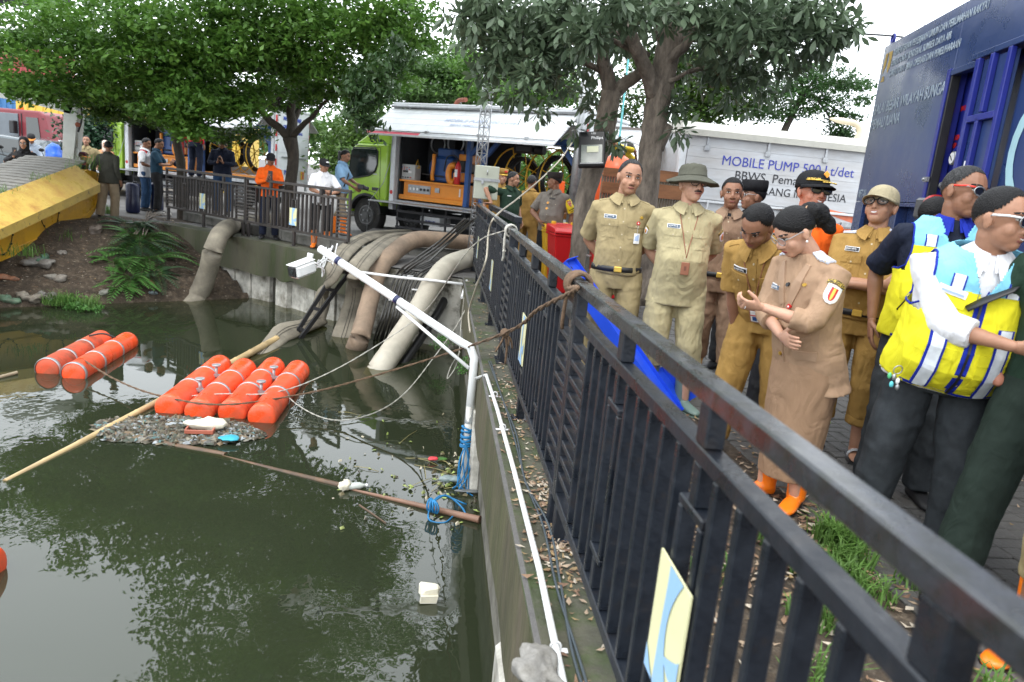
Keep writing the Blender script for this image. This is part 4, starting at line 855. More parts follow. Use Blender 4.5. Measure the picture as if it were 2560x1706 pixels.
obj('roof_vent', MB().tube(smooth_pts([(3.28, .5, 2.80), (3.30, .5, 2.98), (3.20, .5, 3.08), (3.0, .5, 3.10), (2.72, .5, 3.12)], 5), [.055]*17 + [.05, .045, .03, .015], 12).cyl((3.28, .5, 2.79), (3.28, .5, 2.83), .2, 16, r2=.1), mat('ivory_pipe', (.60, .52, .38), .5), t)
ch = MB(); ch.box((.0, .3, .6), (4.3, 1.9, .94)); obj('chassis', ch, M_dark, t); wheel(t, .9, .4); wheel(t, 3.6, .4)
# ---- blue container
M_cont = mat('navy_container_paint', (.010, .032, .13), .30, var=.25, scale=1.2, c2=(.03, .05, .13), f2=.4, s2=1.0, sharp=.6, spec=.7, bump=.35, bs=1.6, rvar=.1)
M_contb = mat('royal_blue_frame_paint', (.010, .018, .20), .4, var=.12)
D = Vector((-.2385, -.9711, 0)); Oc = Vector((4.64, 8.0, 0))
t = thing('container', 'dark blue pump container lettered BALAI BESAR WILAYAH SUNGAI PEMALI JUANA', 'container', Oc, math.atan2(D.y, D.x))
# local x = along wall toward camera, local y = +90deg of D = away from camera side? (-Dy, Dx)=(.97,-.24) -> into the container
def cb(nm, a, b, m=M_cont, p=t, bev=.004): return obj(nm, MB().box(a, b, bev=bev), m, p)
wall = cb('wall', (0, 0, 1.66), (1.95, .05, 3.30)); cb('wall', (1.951, 0, 2.75), (7.0, .05, 3.30)); cb('end_wall', (-.001, .051, .8), (.04, 2.4, 3.3)); cb('roof', (0, .051, 3.25), (7, 2.4, 3.30))
cb('lower_wall', (.0, 0, .8), (.26, .05, 1.655)); cb('wall_bottom', (.26, 0, .8), (7, .05, 1.0)); cb('lower_recess', (.26, .12, 1.0), (1.95, .15, 1.66)); cb('sill', (.26, .0, 1.62), (1.9, .12, 1.655)); cb('vertical_rib', (1.2, .02, 1.0), (1.25, .12, 1.62))
cb('door_frame', (1.90, -.025, 1.0), (1.955, .12, 2.77), M_contb); cb('door_seal', (1.956, -.012, 1.0), (1.985, .06, 2.748), M_black); cb('door_frame_top', (1.956, -.02, 2.71), (2.62, .05, 2.76), M_cont)
obj('hinge_bolt', MB().cyl((1.93, -.03, 1.86), (1.93, -.06, 1.86), .012, 8).box((1.91, -.045, 1.84), (2.0, -.026, 1.88)), M_steel, t)
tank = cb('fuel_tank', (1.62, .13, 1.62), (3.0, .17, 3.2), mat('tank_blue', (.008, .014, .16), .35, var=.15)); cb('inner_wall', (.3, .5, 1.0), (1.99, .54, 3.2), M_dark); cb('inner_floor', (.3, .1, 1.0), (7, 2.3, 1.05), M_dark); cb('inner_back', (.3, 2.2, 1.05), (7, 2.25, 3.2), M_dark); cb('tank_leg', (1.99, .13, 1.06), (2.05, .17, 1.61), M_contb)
Mrd = mat('red_letter', (.45, .01, .01), .6)
def CT(s_, x, z, sz, m=Mrd, y=-.003, b=.002, sx=1.0, par=wall, sh=0.0): text('lettering', s_, sz, signM((x, y, z), (1, 0, 0), (0, 0, 1)), m, par, b, .001, sx=sx, shear=sh)
CT('MINIMUM LEVEL', 1.76, 2.44, .055, y=.127, par=tank); CT('MAXIMUM', 1.86, 2.20, .06, y=.127, par=tank); CT('TEMP. 65°C', 1.86, 2.135, .06, y=.127, par=tank); CT('BUKA VALVE', 1.80, 1.87, .05, y=.127, par=tank); CT('MENYALA', 1.80, 1.82, .045, y=.127, par=tank)
Mlet = mat('pale_grey_letter', (.30, .36, .42), .6, var=.3, scale=9)
CT('KEMENTERIAN PEKERJAAN UMUM DAN PERUMAHAN RAKYAT', .33, 3.15, .092, Mlet, sx=.80); CT('DIREKTORAT JENDERAL SUMBER DAYA AIR', .33, 3.045, .092, Mlet, sx=.80); CT('DIREKTORAT BINA OPERASI DAN PEMELIHARAAN', .33, 2.94, .092, Mlet, sx=.80)
CT('BALAI BESAR WILAYAH SUNGAI', .05, 2.585, .15, Mlet, b=.002, sx=.86); CT('PEMALI JUANA', .05, 2.43, .15, Mlet, b=.002, sx=.86); CT('MFT-01', .05, 1.70, .12, Mlet, b=.002, sx=.7)
lg = MB()
for off, hw in ((0, .045), (.105, .045)):
    Pp = [(.10 + off + hw*math.cos(a), -.003, 3.12 + .09*math.sin(a)) for a in [PI*k/8 for k in range(9)]] if False else None
lg.add([(.08, -.003, 3.0), (.15, -.003, 3.08), (.165, -.003, 3.21), (.10, -.003, 3.21), (.075, -.003, 3.12)], [(0, 1, 2, 3, 4)])
lg.add([(.185, -.003, 3.21), (.30, -.003, 3.21), (.29, -.003, 3.05), (.24, -.003, 2.99), (.20, -.003, 3.06), (.22, -.003, 3.14)], [(0, 5, 4, 3, 2, 1)][::1])
lg.add([(.075, -.003, 2.92), (.185, -.003, 2.92), (.16, -.003, 2.97), (.12, -.003, 2.98)], [(0, 1, 2, 3)]); obj('emblem', lg, mat('ochre_print', (.55, .36, .06), .6), wall)
gz = obj('pressure_gauge', MB().cyl((2.42, .40, 2.04), (2.42, .34, 2.04), .055, 22), M_steel, t, (-.30, -.27, 0)); obj('gauge_face', MB().cyl((2.42, .338, 2.04), (2.42, .335, 2.04), .046, 22), M_refl, gz); obj('needle', MB().beam((2.40, .332, 2.06), (2.44, .332, 2.02), .008, .003), M_black, gz); obj('gauge_shroud', MB().torus((2.42, .38, 2.05), .075, .02, (0, 1, 0), 18, 6), M_contb, gz)
obj('tag', MB().box((2.42, .40, 1.86), (2.46, .415, 1.94)), M_refl, t, (-.30, -.27, 0))
vp = MB(); vp.cyl((2.30, .36, 1.82), (2.44, .36, 1.82), .02, 8); vp.cyl((2.46, .36, 1.60), (2.46, .36, 1.83), .018, 8); vp.cyl((2.28, .36, 1.82), (2.30, .36, 1.82), .03, 10); obj('valve_pipe', vp, M_steel, t, (-.30, -.27, 0))
pb = MB(); pb.box((2.26, .18, 1.52), (2.50, .38, 1.70), bev=.02); obj('pump_body', pb, mat('cast_grey', (.08, .085, .09), .4, .3, var=.3), t, (-.30, -.27, 0)); obj('red_cover', MB().cyl((2.58, .24, 1.64), (2.50, .24, 1.64), .09, 18), M_red, t, (-.30, -.27, 0))
obj('blue_hose', MB().tube(smooth_pts([(2.5, .3, 1.52), (2.45, .28, 1.3), (2.6, .26, 1.15)], 5), .035, 8), M_contb, t, (-.30, -.27, 0))
# sliding door leaf with welded frame
dr = cb('sliding_door', (2.62, -.06, 1.0), (3.12, -.03, 2.72))
for a, b in (((2.60, -.10, 1.0), (2.66, -.061, 2.73)), ((2.83, -.10, 2.32), (2.88, -.061, 2.73)), ((3.08, -.10, 1.0), (3.13, -.061, 2.73)), ((2.80, -.10, 1.0), (2.85, -.061, 2.28)), ((2.66, -.10, 2.26), (3.08, -.062, 2.31))): cb('door_rib', a, b, M_contb, dr)
cb('door_rail', (2.5, -.09, 2.735), (7, -.001, 2.78), M_cont)
wsn = obj('warning_sign', MB().box((2.70, -.068, 1.82), (2.80, -.061, 1.98)), M_refl, dr)
obj('warning_triangle', MB().prism([(2.71, 1.83), (2.79, 1.83), (2.75, 1.95)], -.071, -.069), M_yel, wsn)
cb('side_wall', (3.14, 0, 1.0), (7.0, .05, 2.75))
sg = MB(); rngs = [(3.62 + .42*math.cos(a), 2.02 + .42*math.sin(a)) for a in [R_(x) for x in range(90, 271, 15)]]; rin = [(3.62 + .33*math.cos(a), 2.02 + .33*math.sin(a)) for a in [R_(x) for x in range(90, 271, 15)]]
n_ = len(rngs); sg.add([(x, -.003, z) for x, z in rngs + rin], [(i, i+1, n_+i+1, n_+i) for i in range(n_-1)]); obj('round_emblem', sg, mat('pale_blue_print', (.35, .55, .6), .6), wall)
ly = MB(); ly.torus((.12, .03, 3.36), .045, .014, (0, 1, 0), 16, 6); ly.box((.09, .015, 3.30), (.15, .045, 3.325)); obj('lifting_eye', ly, M_contb, t)
cs = MB(); cs.box((.2, .2, .5), (7, 2.2, .79)); obj('trailer_bed', cs, M_dark, t)
for x in (1.2, 5.6): wheel(t, x, .35)
# ---- lighting mast, meter box, wires
t = thing('lattice_mast', 'slim grey lattice mast standing beside the truck at the fence end', 'mast', (.62, 12.9, 0))
base = [Vector((-.09, -.05, 0)), Vector((.09, -.05, 0)), Vector((0, .1, 0))]
legm = []
for b_ in base: legm.append(obj('leg', MB().tube([b_ + Vector((0, 0, .01)), b_ + Vector((.05, 0, 4.8))], .010, 6), M_steel, t))
z_ = .05
while z_ < 4.5:
    lc = MB()
    for i in range(3): sh = Vector((.05*z_/4.8, 0, z_)); sh2 = Vector((.05*(z_+.21)/4.8, 0, z_ + .21)); lc.tube([base[i] + sh, base[(i+1) % 3] + sh2], .005, 4); lc.tube([base[(i+1) % 3] + sh, base[i] + sh2], .005, 4); lc.tube([base[i] + sh, base[(i+1) % 3] + sh], .005, 4)
    obj('lattice_brace', lc, M_steel, t); z_ += .21
t = thing('meter_box', 'pale grey-green steel meter box strapped to the lattice mast', 'meter box', (.71, 12.0, 1.18))
obj('box', MB().box((-.19, -.02, .015), (.19, .22, .54), bev=.01), mat('grey_green_enamel', (.42, .44, .36), .5, var=.08), t)
obj('door_gap', MB().box((-.192, -.0245, .30), (.192, -.021, .31)), M_black, t); obj('strap', MB().box((-.21, -.035, .30), (.21, -.022, .345)), M_steel, t); obj('hinge', MB().cyl((.0, -.03, .4), (.0, -.03, .48), .008, 6).cyl((.0, -.03, .06), (.0, -.03, .14), .008, 6), M_steel, t); obj('padlock', MB().box((-.09, -.06, .25), (-.05, -.036, .30), bev=.004), M_steel, t)
def wire(name, label, pts, r, m, cat='cable', n=6): return tag(obj(name, MB().tube(smooth_pts(pts, 8), r, n), m), label, cat)
wire('overhead_cable', 'black cable running through the sky from the tree to the blue container', [PY(1990, 80, 9), PY(2150, 85, 9), PY(2290, 98, 9.2), PY(2520, 140, 9.6)], .012, M_black)
wire('overhead_cable', 'thin wire in the sky above the thicker black cable', [PY(2050, 30, 14), PY(2300, 62, 14), PY(2560, 95, 14)], .006, M_black)
wire('power_cable', 'bundle of grey cables slanting down from the meter box to the landing', [PY(1215, 520, 12.0), PY(1130, 600, 12.4), PY(1060, 665, 12.4), PY(1010, 700, 12.2)], .02, mat('cable_grey', (.10, .10, .095), .5))
# ---- floodlight on the leaning tree
t = thing('floodlight', 'black LED floodlight strapped to the leaning tree trunk', 'lamp'); c = PY(1480, 350, 8.85)
Mf = frame(PY(1482, 372, 8.8), (.96, -.28, 0)) @ Matrix.Scale(1.12, 4) @ Matrix.Rotation(R_(-28), 4, 'X') @ Matrix.Rotation(R_(-7), 4, 'Y')
def tb(nm, a, b, m, bev=0): me = MB().box(a, b, bev=bev).mesh(nm, [m]); me.transform(Mf); return link(nm, me, t)
tb('housing', (-.15, -.02, -.21), (.13, .05, .20), M_black, .012); tb('glass', (-.12, -.028, -.18), (.10, -.021, .03), mat('lamp_glass', (.16, .18, .16), .2, var=.3), .0); tb('led_plate', (-.06, -.032, -.06), (.06, -.0285, .01), mat('led_cream', (.6, .6, .42), .4)); tb('rim', (-.13, -.026, -.19), (.11, -.022, -.182), M_steel)
text('lettering', 'Philips', .05, Mf @ signM((-.02, -.0215, .10), (1, 0, 0), (0, 0, 1)), M_refl, t, 0, .001); text('lettering', 'LED', .03, Mf @ signM((-.02, -.0215, .16), (1, 0, 0), (0, 0, 1)), M_refl, t, 0, .001)
obj('bracket', MB().tube([Mf @ Vector((.12, .04, .1)), PY(1520, 330, 9.05)], .012, 6), M_steel, t)
# ---- bins
def bin_(label, loc, rz, m, group=None):
    t = thing('wheelie_bin', label, 'bin', loc, rz, group)
    rs = []
    for z, hx, hy in ((.05, .17, .17), (.5, .20, .20), (.86, .235, .23)): rs.append([(-hx, -hy, z), (hx, -hy, z), (hx, hy, z), (-hx, hy, z)])
    mb = MB().rings(rs, smooth=False); obj('body', mb, m, t, bevel=.02)
    obj('ribs', MB().box((-.25, -.245, .84), (.25, .245, .875), bev=.008), m, t)
    obj('lid', MB().prism([(-.27, .88), (-.27, .905), (-.2, .95), (.2, .985), (.25, .97), (.25, .88)], -.255, .255, axis=0), m, t, bevel=.012)
    obj('lid_handle', MB().tube([(-.12, .26, .95), (-.12, .3, .98), (.12, .3, .98), (.12, .26, .95)], .018, 8), m, t)
    for s_ in (-1, 1): obj('wheel', MB().cyl((s_*.2, .2, .09), (s_*.24, .2, .09), .09, 14), M_black, t)
    return t
b1 = bin_('red wheelie bin with a yellow handle piece standing against the leaning tree', (1.80, 10.25, 0), .12, M_redp, 'rubbish bins by the leaning tree')
obj('yellow_clip', MB().box((-.17, .2, .955), (-.12, .3, 1.02), bev=.008).box((.12, .2, .955), (.2, .3, 1.02), bev=.008), M_yel, b1)
fr_ = MB(); fr_.tube([(.08, -.24, .35), (.08, -.245, .62), (.10, -.25, .64), (.22, -.252, .64)], .004, 5); obj('sticker', fr_, M_refl, b1); text('lettering', 'KEMENTERIAN', .035, signM((.10, -.252, .60), (1, 0, .0), (0, 0, 1)), M_refl, b1, .001, .001)
bin_('red wheelie bin half hidden behind the leaning tree trunk', (2.35, 10.1, 0), -.1, M_redp, 'rubbish bins by the leaning tree')
bin_('yellow wheelie bin standing left of the red bins', (1.76, 10.85, 0), .1, M_yel, 'rubbish bins by the leaning tree')
tag(obj('plank', MB().beam((2.02, 9.0, .35), (2.62, 9.2, .95), .10, .03), M_bark), 'weathered board leaning against the leaning tree beside the red bin', 'board')
# ---- blue folded sheet-metal panel behind the near fence
t = thing('steel_channel', 'bright blue folded metal channel lying slanted against the inside of the black fence', 'panel')
Mbl = mat('bright_blue_paint', (.015, .07, .62), .28, var=.1, c2=(.02, .05, .35), f2=.15, s2=6)
pa = PX(1415, 650, 1.0); pb_ = PX(1700, 1035, 1.05); pb_ = PZ(1695, 1035, .05); pa = PX(1425, 655, .95)
dv = (pb_ - pa).normalized(); u = Vector((0, 0, 1)); Mch = frame(pa, dv, (0.25, -.35, 1)); Lc = (pb_ - pa).length
me = MB().box((0, -.09, 0), (Lc, .05, .006)).box((0, -.096, -.06), (Lc, -.091, .03)).box((0, .051, -.06), (Lc, .056, .03)).mesh('channel', [Mbl]); me.transform(Mch); link('channel', me, t)
me = MB().box((-.006, -.10, -.05), (-.001, .056, .05)).mesh('end_plate', [Mbl]); me.transform(Mch); link('end_plate', me, t)
me = MB().box((Lc*.75, .097, -.05), (Lc*.99, .28, -.045)).box((Lc*.75, .28, -.05), (Lc*.99, .285, .05)).mesh('side_bracket', [Mbl]); me.transform(Mch); link('side_bracket', me, t)
for k in range(4):
    me = MB().cyl((.05 + .1*k, -.05 + .1*(k % 2), .006), (.05 + .1*k, -.05 + .1*(k % 2), .009), .012, 8).mesh('bolt_hole', [M_black]); me.transform(Mch); link('bolt_hole', me, t)
# ---- wooden slat screen behind the trees
M_wood = mat('brown_plank_wood', (.26, .11, .045), .8, var=.4, scale=5, bump=.3, bs=30, stretch=(.3, 1, 2)); M_bam = mat('grey_bamboo_stick', (.16, .13, .09), .85, var=.5, scale=10, stretch=(1, 1, .2))
t = thing('wooden_screen', 'screen of brown boards and upright sticks behind the grey tree trunks', 'fence')
s0, s1 = PY(1508, 418, 10.6), PY(1735, 405, 10.9); dS = Vector((s1.x - s0.x, s1.y - s0.y, 0)); Ls = dS.length; Ms = frame((s0.x, s0.y, 0), dS)
zt = s0.z
for k, (z0_, z1_) in enumerate(((zt - .12, zt), (zt - .36, zt - .20))):
    for i in range(2):
        me = MB().box((Ls*i/2 + .004, -.03, z0_), (Ls*(i+1)/2 - .004, 0, z1_ + .04*i)).mesh('board', [M_wood]); me.transform(Ms); link('board', me, t)
st_ = MB().tube([(0, .02, .01), (0, .02, zt - .06)], .018, 6).mesh('stick', [M_bam])
for k in range(34): link('stick', st_, t).matrix_local = Ms @ Matrix.Translation((Ls*(k + .5)/34, 0, random.uniform(-.05, 0)))
# ---- orange tank and small platform beyond
t = thing('water_tank', 'round orange plastic tank behind the wooden screen', 'tank', PY(1545, 400, 12.5) - Vector((0, 0, .9)))
obj('body', MB().tube([(0, 0, -.5), (0, 0, .45), (0, 0, .75), (0, 0, .92), (0, 0, .98)], [.36, .36, .33, .2, .1], 22), mat('orange_tank_plastic', (.75, .10, .02), .35), t); obj('lid', MB().cyl((0, 0, .98), (0, 0, 1.03), .11, 14), M_black, t)
obj('stand', MB().box((-.3, -.3, -1.3 - .0), (.3, .3, -.51)), M_gray, t)
tag(obj('orange_panel', MB().box((2.02, 13.2, .4), (2.18, 13.25, 1.60), bev=.01), mat('orange_panel_paint', (.8, .12, .02), .4)), 'upright orange panel between the truck pillar and the leaning tree', 'panel')
aw = thing('awning', 'raised grey-white truck flap on thin struts seen between the two trunks', 'awning')
p = [PY(1545, 322, 14.5), PY(1718, 335, 14.5), PY(1640, 382, 13.2), PY(1540, 335, 13.2)]
obj('panel', MB().add([p[0], p[1], p[2], p[3]] + [q - Vector((0, 0, .03)) for q in p], [(0, 1, 2, 3), (7, 6, 5, 4), (0, 3, 7, 4), (1, 5, 6, 2), (3, 2, 6, 7), (0, 4, 5, 1)]), M_alu, aw)
obj('strut', MB().tube([PY(1565, 350, 13.3), PY(1550, 420, 13.3), PY(1548, 480, 13.3)], .015, 6), M_steel, aw); obj('edge_beam', MB().beam(PY(1540, 320, 14.4), PY(1722, 331, 14.4), .05, .05), mat('brown_edge', (.12, .10, .09), .6), aw)
pl = thing('utility_pole', 'grey pole carrying a white loudspeaker horn beside the truck roof', 'pole', (1.62, 14.2, 0)); p = PY(1462, 240, 14.2)
obj('pole', MB().cyl((p.x - 1.62, 0, .01), (p.x - 1.62, 0, 4.6), .10, 14), M_steel, pl); q = PY(1470, 250, 14.1)
hn = obj('loudspeaker_horn', MB().tube([q - Vector((1.62, 14.2, 0)) + Vector((-.15, .1, 0)), q - Vector((1.62, 14.2, 0)) + Vector((-.05, .02, 0)), q - Vector((1.62, 14.2, 0)) + Vector((0, -.06, 0))], [.02, .06, .14], 18), M_white, pl)
p = PY(1560, 240, 13); q = PY(1545, 400, 13); tag(obj('pole', MB().cyl((q.x, 13, .01), (p.x, 13, p.z + .6), .018, 8), mat('turquoise_paint', (.10, .38, .40), .5)), 'thin turquoise pole behind the fork of the leaning tree', 'pole')
# ---- far left: excavator boom, vehicles, containers
t = thing('excavator', 'pale grey excavator arm standing folded behind the yellow pontoon', 'excavator'); M_boom = mat('pale_grey_paint', (.42, .44, .41), .5, var=.12, c2=(.3, .28, .24), f2=.25, s2=4)
yb = 17.0
def pyv(px, py, dy=0): return PY(px, py, yb + dy)
q = [pyv(160, 245), pyv(153, 470), pyv(176, 470), pyv(192, 300), pyv(194, 255)]; q2 = [v_ + Vector((-.05, .45, 0)) for v_ in q]
obj('arm', MB().add(q + q2, [(4, 3, 2, 1, 0), (5, 6, 7, 8, 9), (0, 1, 6, 5), (1, 2, 7, 6), (2, 3, 8, 7), (3, 4, 9, 8), (4, 0, 5, 9)]), M_boom, t)
obj('hydraulic_cylinder', MB().cyl(pyv(184, 470, .1), pyv(191, 370, .1), .045, 12).cyl(pyv(191, 370, .1), pyv(193, 310, .1), .028, 10), M_boom, t)
obj('pivot_pin', MB().cyl(pyv(194, 312, -.05), pyv(194, 312, .4), .05, 12), mat('rusty_pipe', (.22, .07, .04), .8), t)
obj('hydraulic_hose', MB().tube(smooth_pts([pyv(195, 330), pyv(203, 305), pyv(204, 280), pyv(198, 250)], 5), .022, 7), M_black, t)
bm = [pyv(-30, 213), pyv(60, 222), pyv(160, 245), pyv(185, 262), pyv(175, 285), pyv(60, 255), pyv(-30, 240)]
bm2 = [v_ + Vector((0, .4, 0)) for v_ in bm]; n_ = len(bm); obj('boom', MB().add(bm + bm2, [tuple(range(n_ - 1, -1, -1)), tuple(range(n_, 2*n_))] + [(i, (i+1) % n_, (i+1) % n_ + n_, i + n_) for i in range(n_)]), M_boom, t)
hz_ = MB(); hz_.tube(smooth_pts([pyv(-20, 222, -.1), pyv(25, 197, -.1), pyv(45, 210, -.1)], 6), .022, 6); hz_.tube(smooth_pts([pyv(35, 200, -.1), pyv(50, 196, -.1), pyv(66, 206, -.1)], 6), .022, 6); obj('boom_hose', hz_, M_black, t)
# pontoon
t = thing('pontoon', 'big yellow steel pontoon with a track of grey cleats lying on the bank', 'pontoon')
M_pont = mat('ochre_pontoon_paint', (.62, .34, .025), .35, var=.12, scale=1.5, c2=(.38, .19, .03), f2=.22, s2=2.2, sharp=.3, rvar=.1)
M_pontl = mat('faded_flange_paint', (.66, .46, .12), .3, var=.15, scale=2, c2=(.30, .10, .03), f2=.25, s2=4, sharp=.35, rvar=.1)
M_pontd = mat('chipped_flange_paint', (.48, .33, .08), .45, var=.2, scale=3, c2=(.05, .045, .04), f2=.28, s2=9, sharp=.06)
def PQ(px, py): return PX(px, py, -7.1)
low = [PQ(0, 655), PQ(60, 630), PQ(120, 603), PQ(180, 575), PQ(215, 555), PQ(237, 530), PQ(247, 500), PQ(252, 465), PQ(250, 445)]
yz = [(p.y, p.z) for p in low]; y0, z0 = yz[0]; sl_ = (yz[1][1] - yz[0][1])/(yz[1][0] - yz[0][0])
yz = [(y0 - 6, z0 - 6*sl_)] + yz; topz = [(16.45, .88), (15.9, .95), (y0, .32), (y0 - 6, -.85)]
obj('hull', MB().prism(yz + topz, -8.3, -7.1, axis=0), M_pont, t)
sw = MB(); pr = [(y + .02, z + .13) if i < 7 else (y - .12, z) for i, (y, z) in enumerate(yz)]
sw.tube([(-7.095, y, z) for y, z in pr], .015, 5); obj('weld_seam', sw, M_pont, t)
fa_, fb2 = PQ(0, 500), PQ(228, 410)   # upper edge of the flange
u0 = Vector((-7.1, y0 - 6, fa_.z - .47 - .17*6*.9)); 
def flg(y, dx, dz): return (-7.1 + dx, y, .10 + (y - y0)*.19 + dz)
ys = (y0 - 6, 15.45)
f_ = MB(); v_ = []
for y in ys: v_ += [flg(y, -.02, .42), flg(y, .42, .10), flg(y, .42, -.06), flg(y, .02, -.02)]
f_.add([v_[0], v_[1], v_[5], v_[4]], [(0, 1, 2, 3)], 0); f_.add([v_[1], v_[2], v_[6], v_[5]], [(0, 1, 2, 3)], 1); f_.add([v_[2], v_[3], v_[7], v_[6]], [(0, 1, 2, 3)], 2); f_.add(v_[4:8], [(0, 1, 2, 3)], 1)
obj('sponson_flange', f_, [M_pontl, M_pontd, M_pont], t)
for cy in (y0 + 1.6, y0 + .05):
    rb = MB(); cz = -.02 + (cy - y0)*.185; ring = [(-7.09, cy + .33*math.cos(a), cz - .05 + .38*math.sin(a)) for a in [R_(x) for x in range(180, 365, 12)]]; rb.tube(ring, .008, 4)
    hatch = obj('hatch_ring', rb, M_dark, t)
    for p_ in ring[::2]: obj('bolt', MB().cyl((p_[0], p_[1], p_[2]), (p_[0] + .02, p_[1], p_[2]), .016, 6), M_dark, hatch)
cl = MB().prism([(-.55, 0), (.55, 0), (.55, .03), (.0, .05), (-.55, .03)], 0, .16, axis=1).mesh('track_cleat', [mat('grey_cleat', (.22, .21, .19), .7, var=.3, scale=4, c2=(.10, .09, .07), f2=.4, sharp=.4)])
y_ = 15.95; k = 0
while y_ > 9.6:
    c = link('track_cleat', cl, t, (-7.78, y_, 1.06 + (y_ - 15.95)*.20), (R_(11) + random.uniform(-.02, .02), 0, random.uniform(-.02, .02) + .12)); y_ -= .205; k += 1
obj('track_bed', MB().prism([(9.6, -.45), (16.1, .85), (16.1, 1.03), (9.6, -.27)], -8.25, -7.22, axis=0), M_dark, t)
obj('red_paint_mark', MB().add([(-7.094, 16.05 + .07*math.cos(a), .62 + .05*math.sin(a)) for a in [k*PI/4 for k in range(8)]], [tuple(range(8))]), M_red, t)
obj('idler_hub', MB().cyl((-7.5, 16.25, .98), (-7.3, 16.25, .98), .13, 14), M_red, t)
grass('pontoon_weeds', [(-7.25, 16.2, .95, .3, 110), (-7.2, 15.4, .82, .2, 40), (-7.2, 14.3, .60, .2, 40), (-7.2, 13.2, .40, .2, 40), (-7.0, 16.5, .8, .2, 40)], .35, M_grass, 'long grass growing on the pontoon track')
# far vehicles
def plainvehicle(nm, label, cat, loc, rz, body, m, glass, group=None, wheels=()):
    t = thing(nm, label, cat, loc, rz, group); obj('body', MB().prism(body[0], body[1], body[2], axis=1), m, t, bevel=.06)
    for prof, a, b in glass: obj('window', MB().prism(prof, a, b, axis=1), M_glass, t)
    for x, y, r in wheels: wheel(t, x, y, r, .2)
    return t
tk = plainvehicle('red_truck', 'faded red truck cab with dark windscreen lettering at the far left', 'truck', (-14.6, 26.6, 0), R_(-18),
    ([(-1.2, .5), (1.9, .5), (2.0, 1.2), (1.72, 2.22), (1.5, 2.32), (-1.2, 2.32)], 0, 2.2), mat('faded_red_paint', (.18, .022, .03), .4, var=.12), [([(1.05, 1.3), (1.6, 1.3), (1.5, 2.1), (1.05, 2.1)], -.02, .03)], wheels=((1.0, .2, .45),))
obj('windscreen', MB().box((-1.9, -.035, 1.25), (.75, -.004, 2.18), bev=.01), mat('hazy_glass', (.10, .12, .14), .15), tk); obj('door_line', MB().box((.85, -.02, .6), (.88, -.002, 2.2)), M_dark, tk)
text('lettering', 'AL IKHLAS', .17, signM((-.9, -.04, 1.98), (1, 0, 0), (0, 0, 1)), M_refl, tk, .003, .001); obj('beacon', MB().cyl((.55, .3, 2.32), (.55, .3, 2.46), .09, 12), mat('amber_beacon', (.9, .22, .02), .3), tk); obj('wing_mirror', MB().box((.6, -.25, 1.55), (.78, -.08, 1.95), bev=.02), M_black, tk)
obj('skirt', MB().box((-2.2, -.02, .5), (-1.21, 2.2, 2.3), bev=.03), mat('faded_red_paint', (.18, .022, .03), .4), tk)
carp = [(-2.1, .35), (2.1, .35), (2.15, .75), (1.6, .95), (.9, 1.42), (-.6, 1.48), (-1.5, 1.05), (-2.15, .9)]
plainvehicle('parked_car', 'dark grey parked car with a curved roof in front of the red truck', 'car', (-12.6, 22.9, 0), R_(-22), (carp, 0, 1.7), mat('dark_grey_car_paint', (.07, .09, .10), .2, coat=.5), [([(-.5, 1.0), (1.25, 1.0), (.82, 1.36), (-.48, 1.4)], -.02, .02)], 'parked cars at the far left', ((-1.35, .1, .32), (1.35, .1, .32)))
plainvehicle('parked_car', 'white parked car right of the dark grey one', 'car', (-11.9, 25.6, 0), R_(-25), (carp, 0, 1.7), mat('white_car_paint', (.72, .74, .78), .2, coat=.5), [([(-.5, 1.0), (1.25, 1.0), (.82, 1.36), (-.48, 1.4)], -.02, .02)], 'parked cars at the far left', ((-1.35, .1, .32), (1.35, .1, .32)))
def corr(label, loc, rz, L, H, m, letters=None, zb=0.0, W=2.4, group='shipping containers at the far left'):
    t = thing('shipping_container', label, 'container', loc, rz, group); prof = []; x = 0
    while x < L: prof += [(x, 0), (x + .12, 0), (x + .16, .05), (x + .26, .05), (x + .30, 0)]; x += .32
    obj('corrugated_wall', MB().prism(prof + [(L, W), (0, W)], zb + .1, zb + H - .1, axis=2), m, t); obj('top_rail', MB().box((0, -.01, zb + H - .1), (L, .02, zb + H)), m, t); obj('roof', MB().box((0, .021, zb + H - .1), (L, W, zb + H - .02)), m, t); obj('bottom_rail', MB().box((0, -.01, zb), (L, W, zb + .1)), m, t)
    if letters: text('lettering', letters, .8, signM((L - 5.5, -.012, zb + 1.2), (1, 0, 0), (0, 0, 1)), M_refl, t, .03, .002, shear=.2)
    return t
corr('yellow corrugated shipping container behind the grey excavator arm', (-17.2, 32.5, 0), R_(-8), 9, 3.05, mat('yellow_container', (.62, .42, .06), .55, var=.1))
corr('blue corrugated shipping container stacked on another at the far left', (-34, 46, 0), R_(-3), 12, 2.6, mat('blue_container', (.04, .15, .34), .55), 'YTI', 2.0); corr('dull red shipping container stacked on top of the blue one', (-34, 46, 0), R_(-3), 12, 1.6, mat('dull_red_container', (.30, .05, .05), .6), None, 4.605)
corr('blue shipping container at ground level under the stack', (-34, 45.9, 0), R_(-3), 12, 1.98, mat('blue_container', (.04, .15, .34), .55), None, 0.0)
t = thing('metal_gate', 'dark barred gate standing between the shrub and the lime truck cab', 'gate', PY(258, 400, 27) - Vector((0, 0, PY(258, 400, 27).z)))
obj('gate_frame', MB().box((0, 0, 1.95), (1.6, .05, 2.03)).box((0, 0, .2), (1.6, .05, .28)).box((0, 0, .02), (.07, .05, 1.949)).box((1.53, 0, .02), (1.6, .05, 1.949)), M_dark, t)
gb = MB().box((-.015, .01, .281), (.015, .04, 1.949)).mesh('bar', [M_dark])
for k in range(12): link('bar', gb, t, (.16 + k*.115, 0, 0))
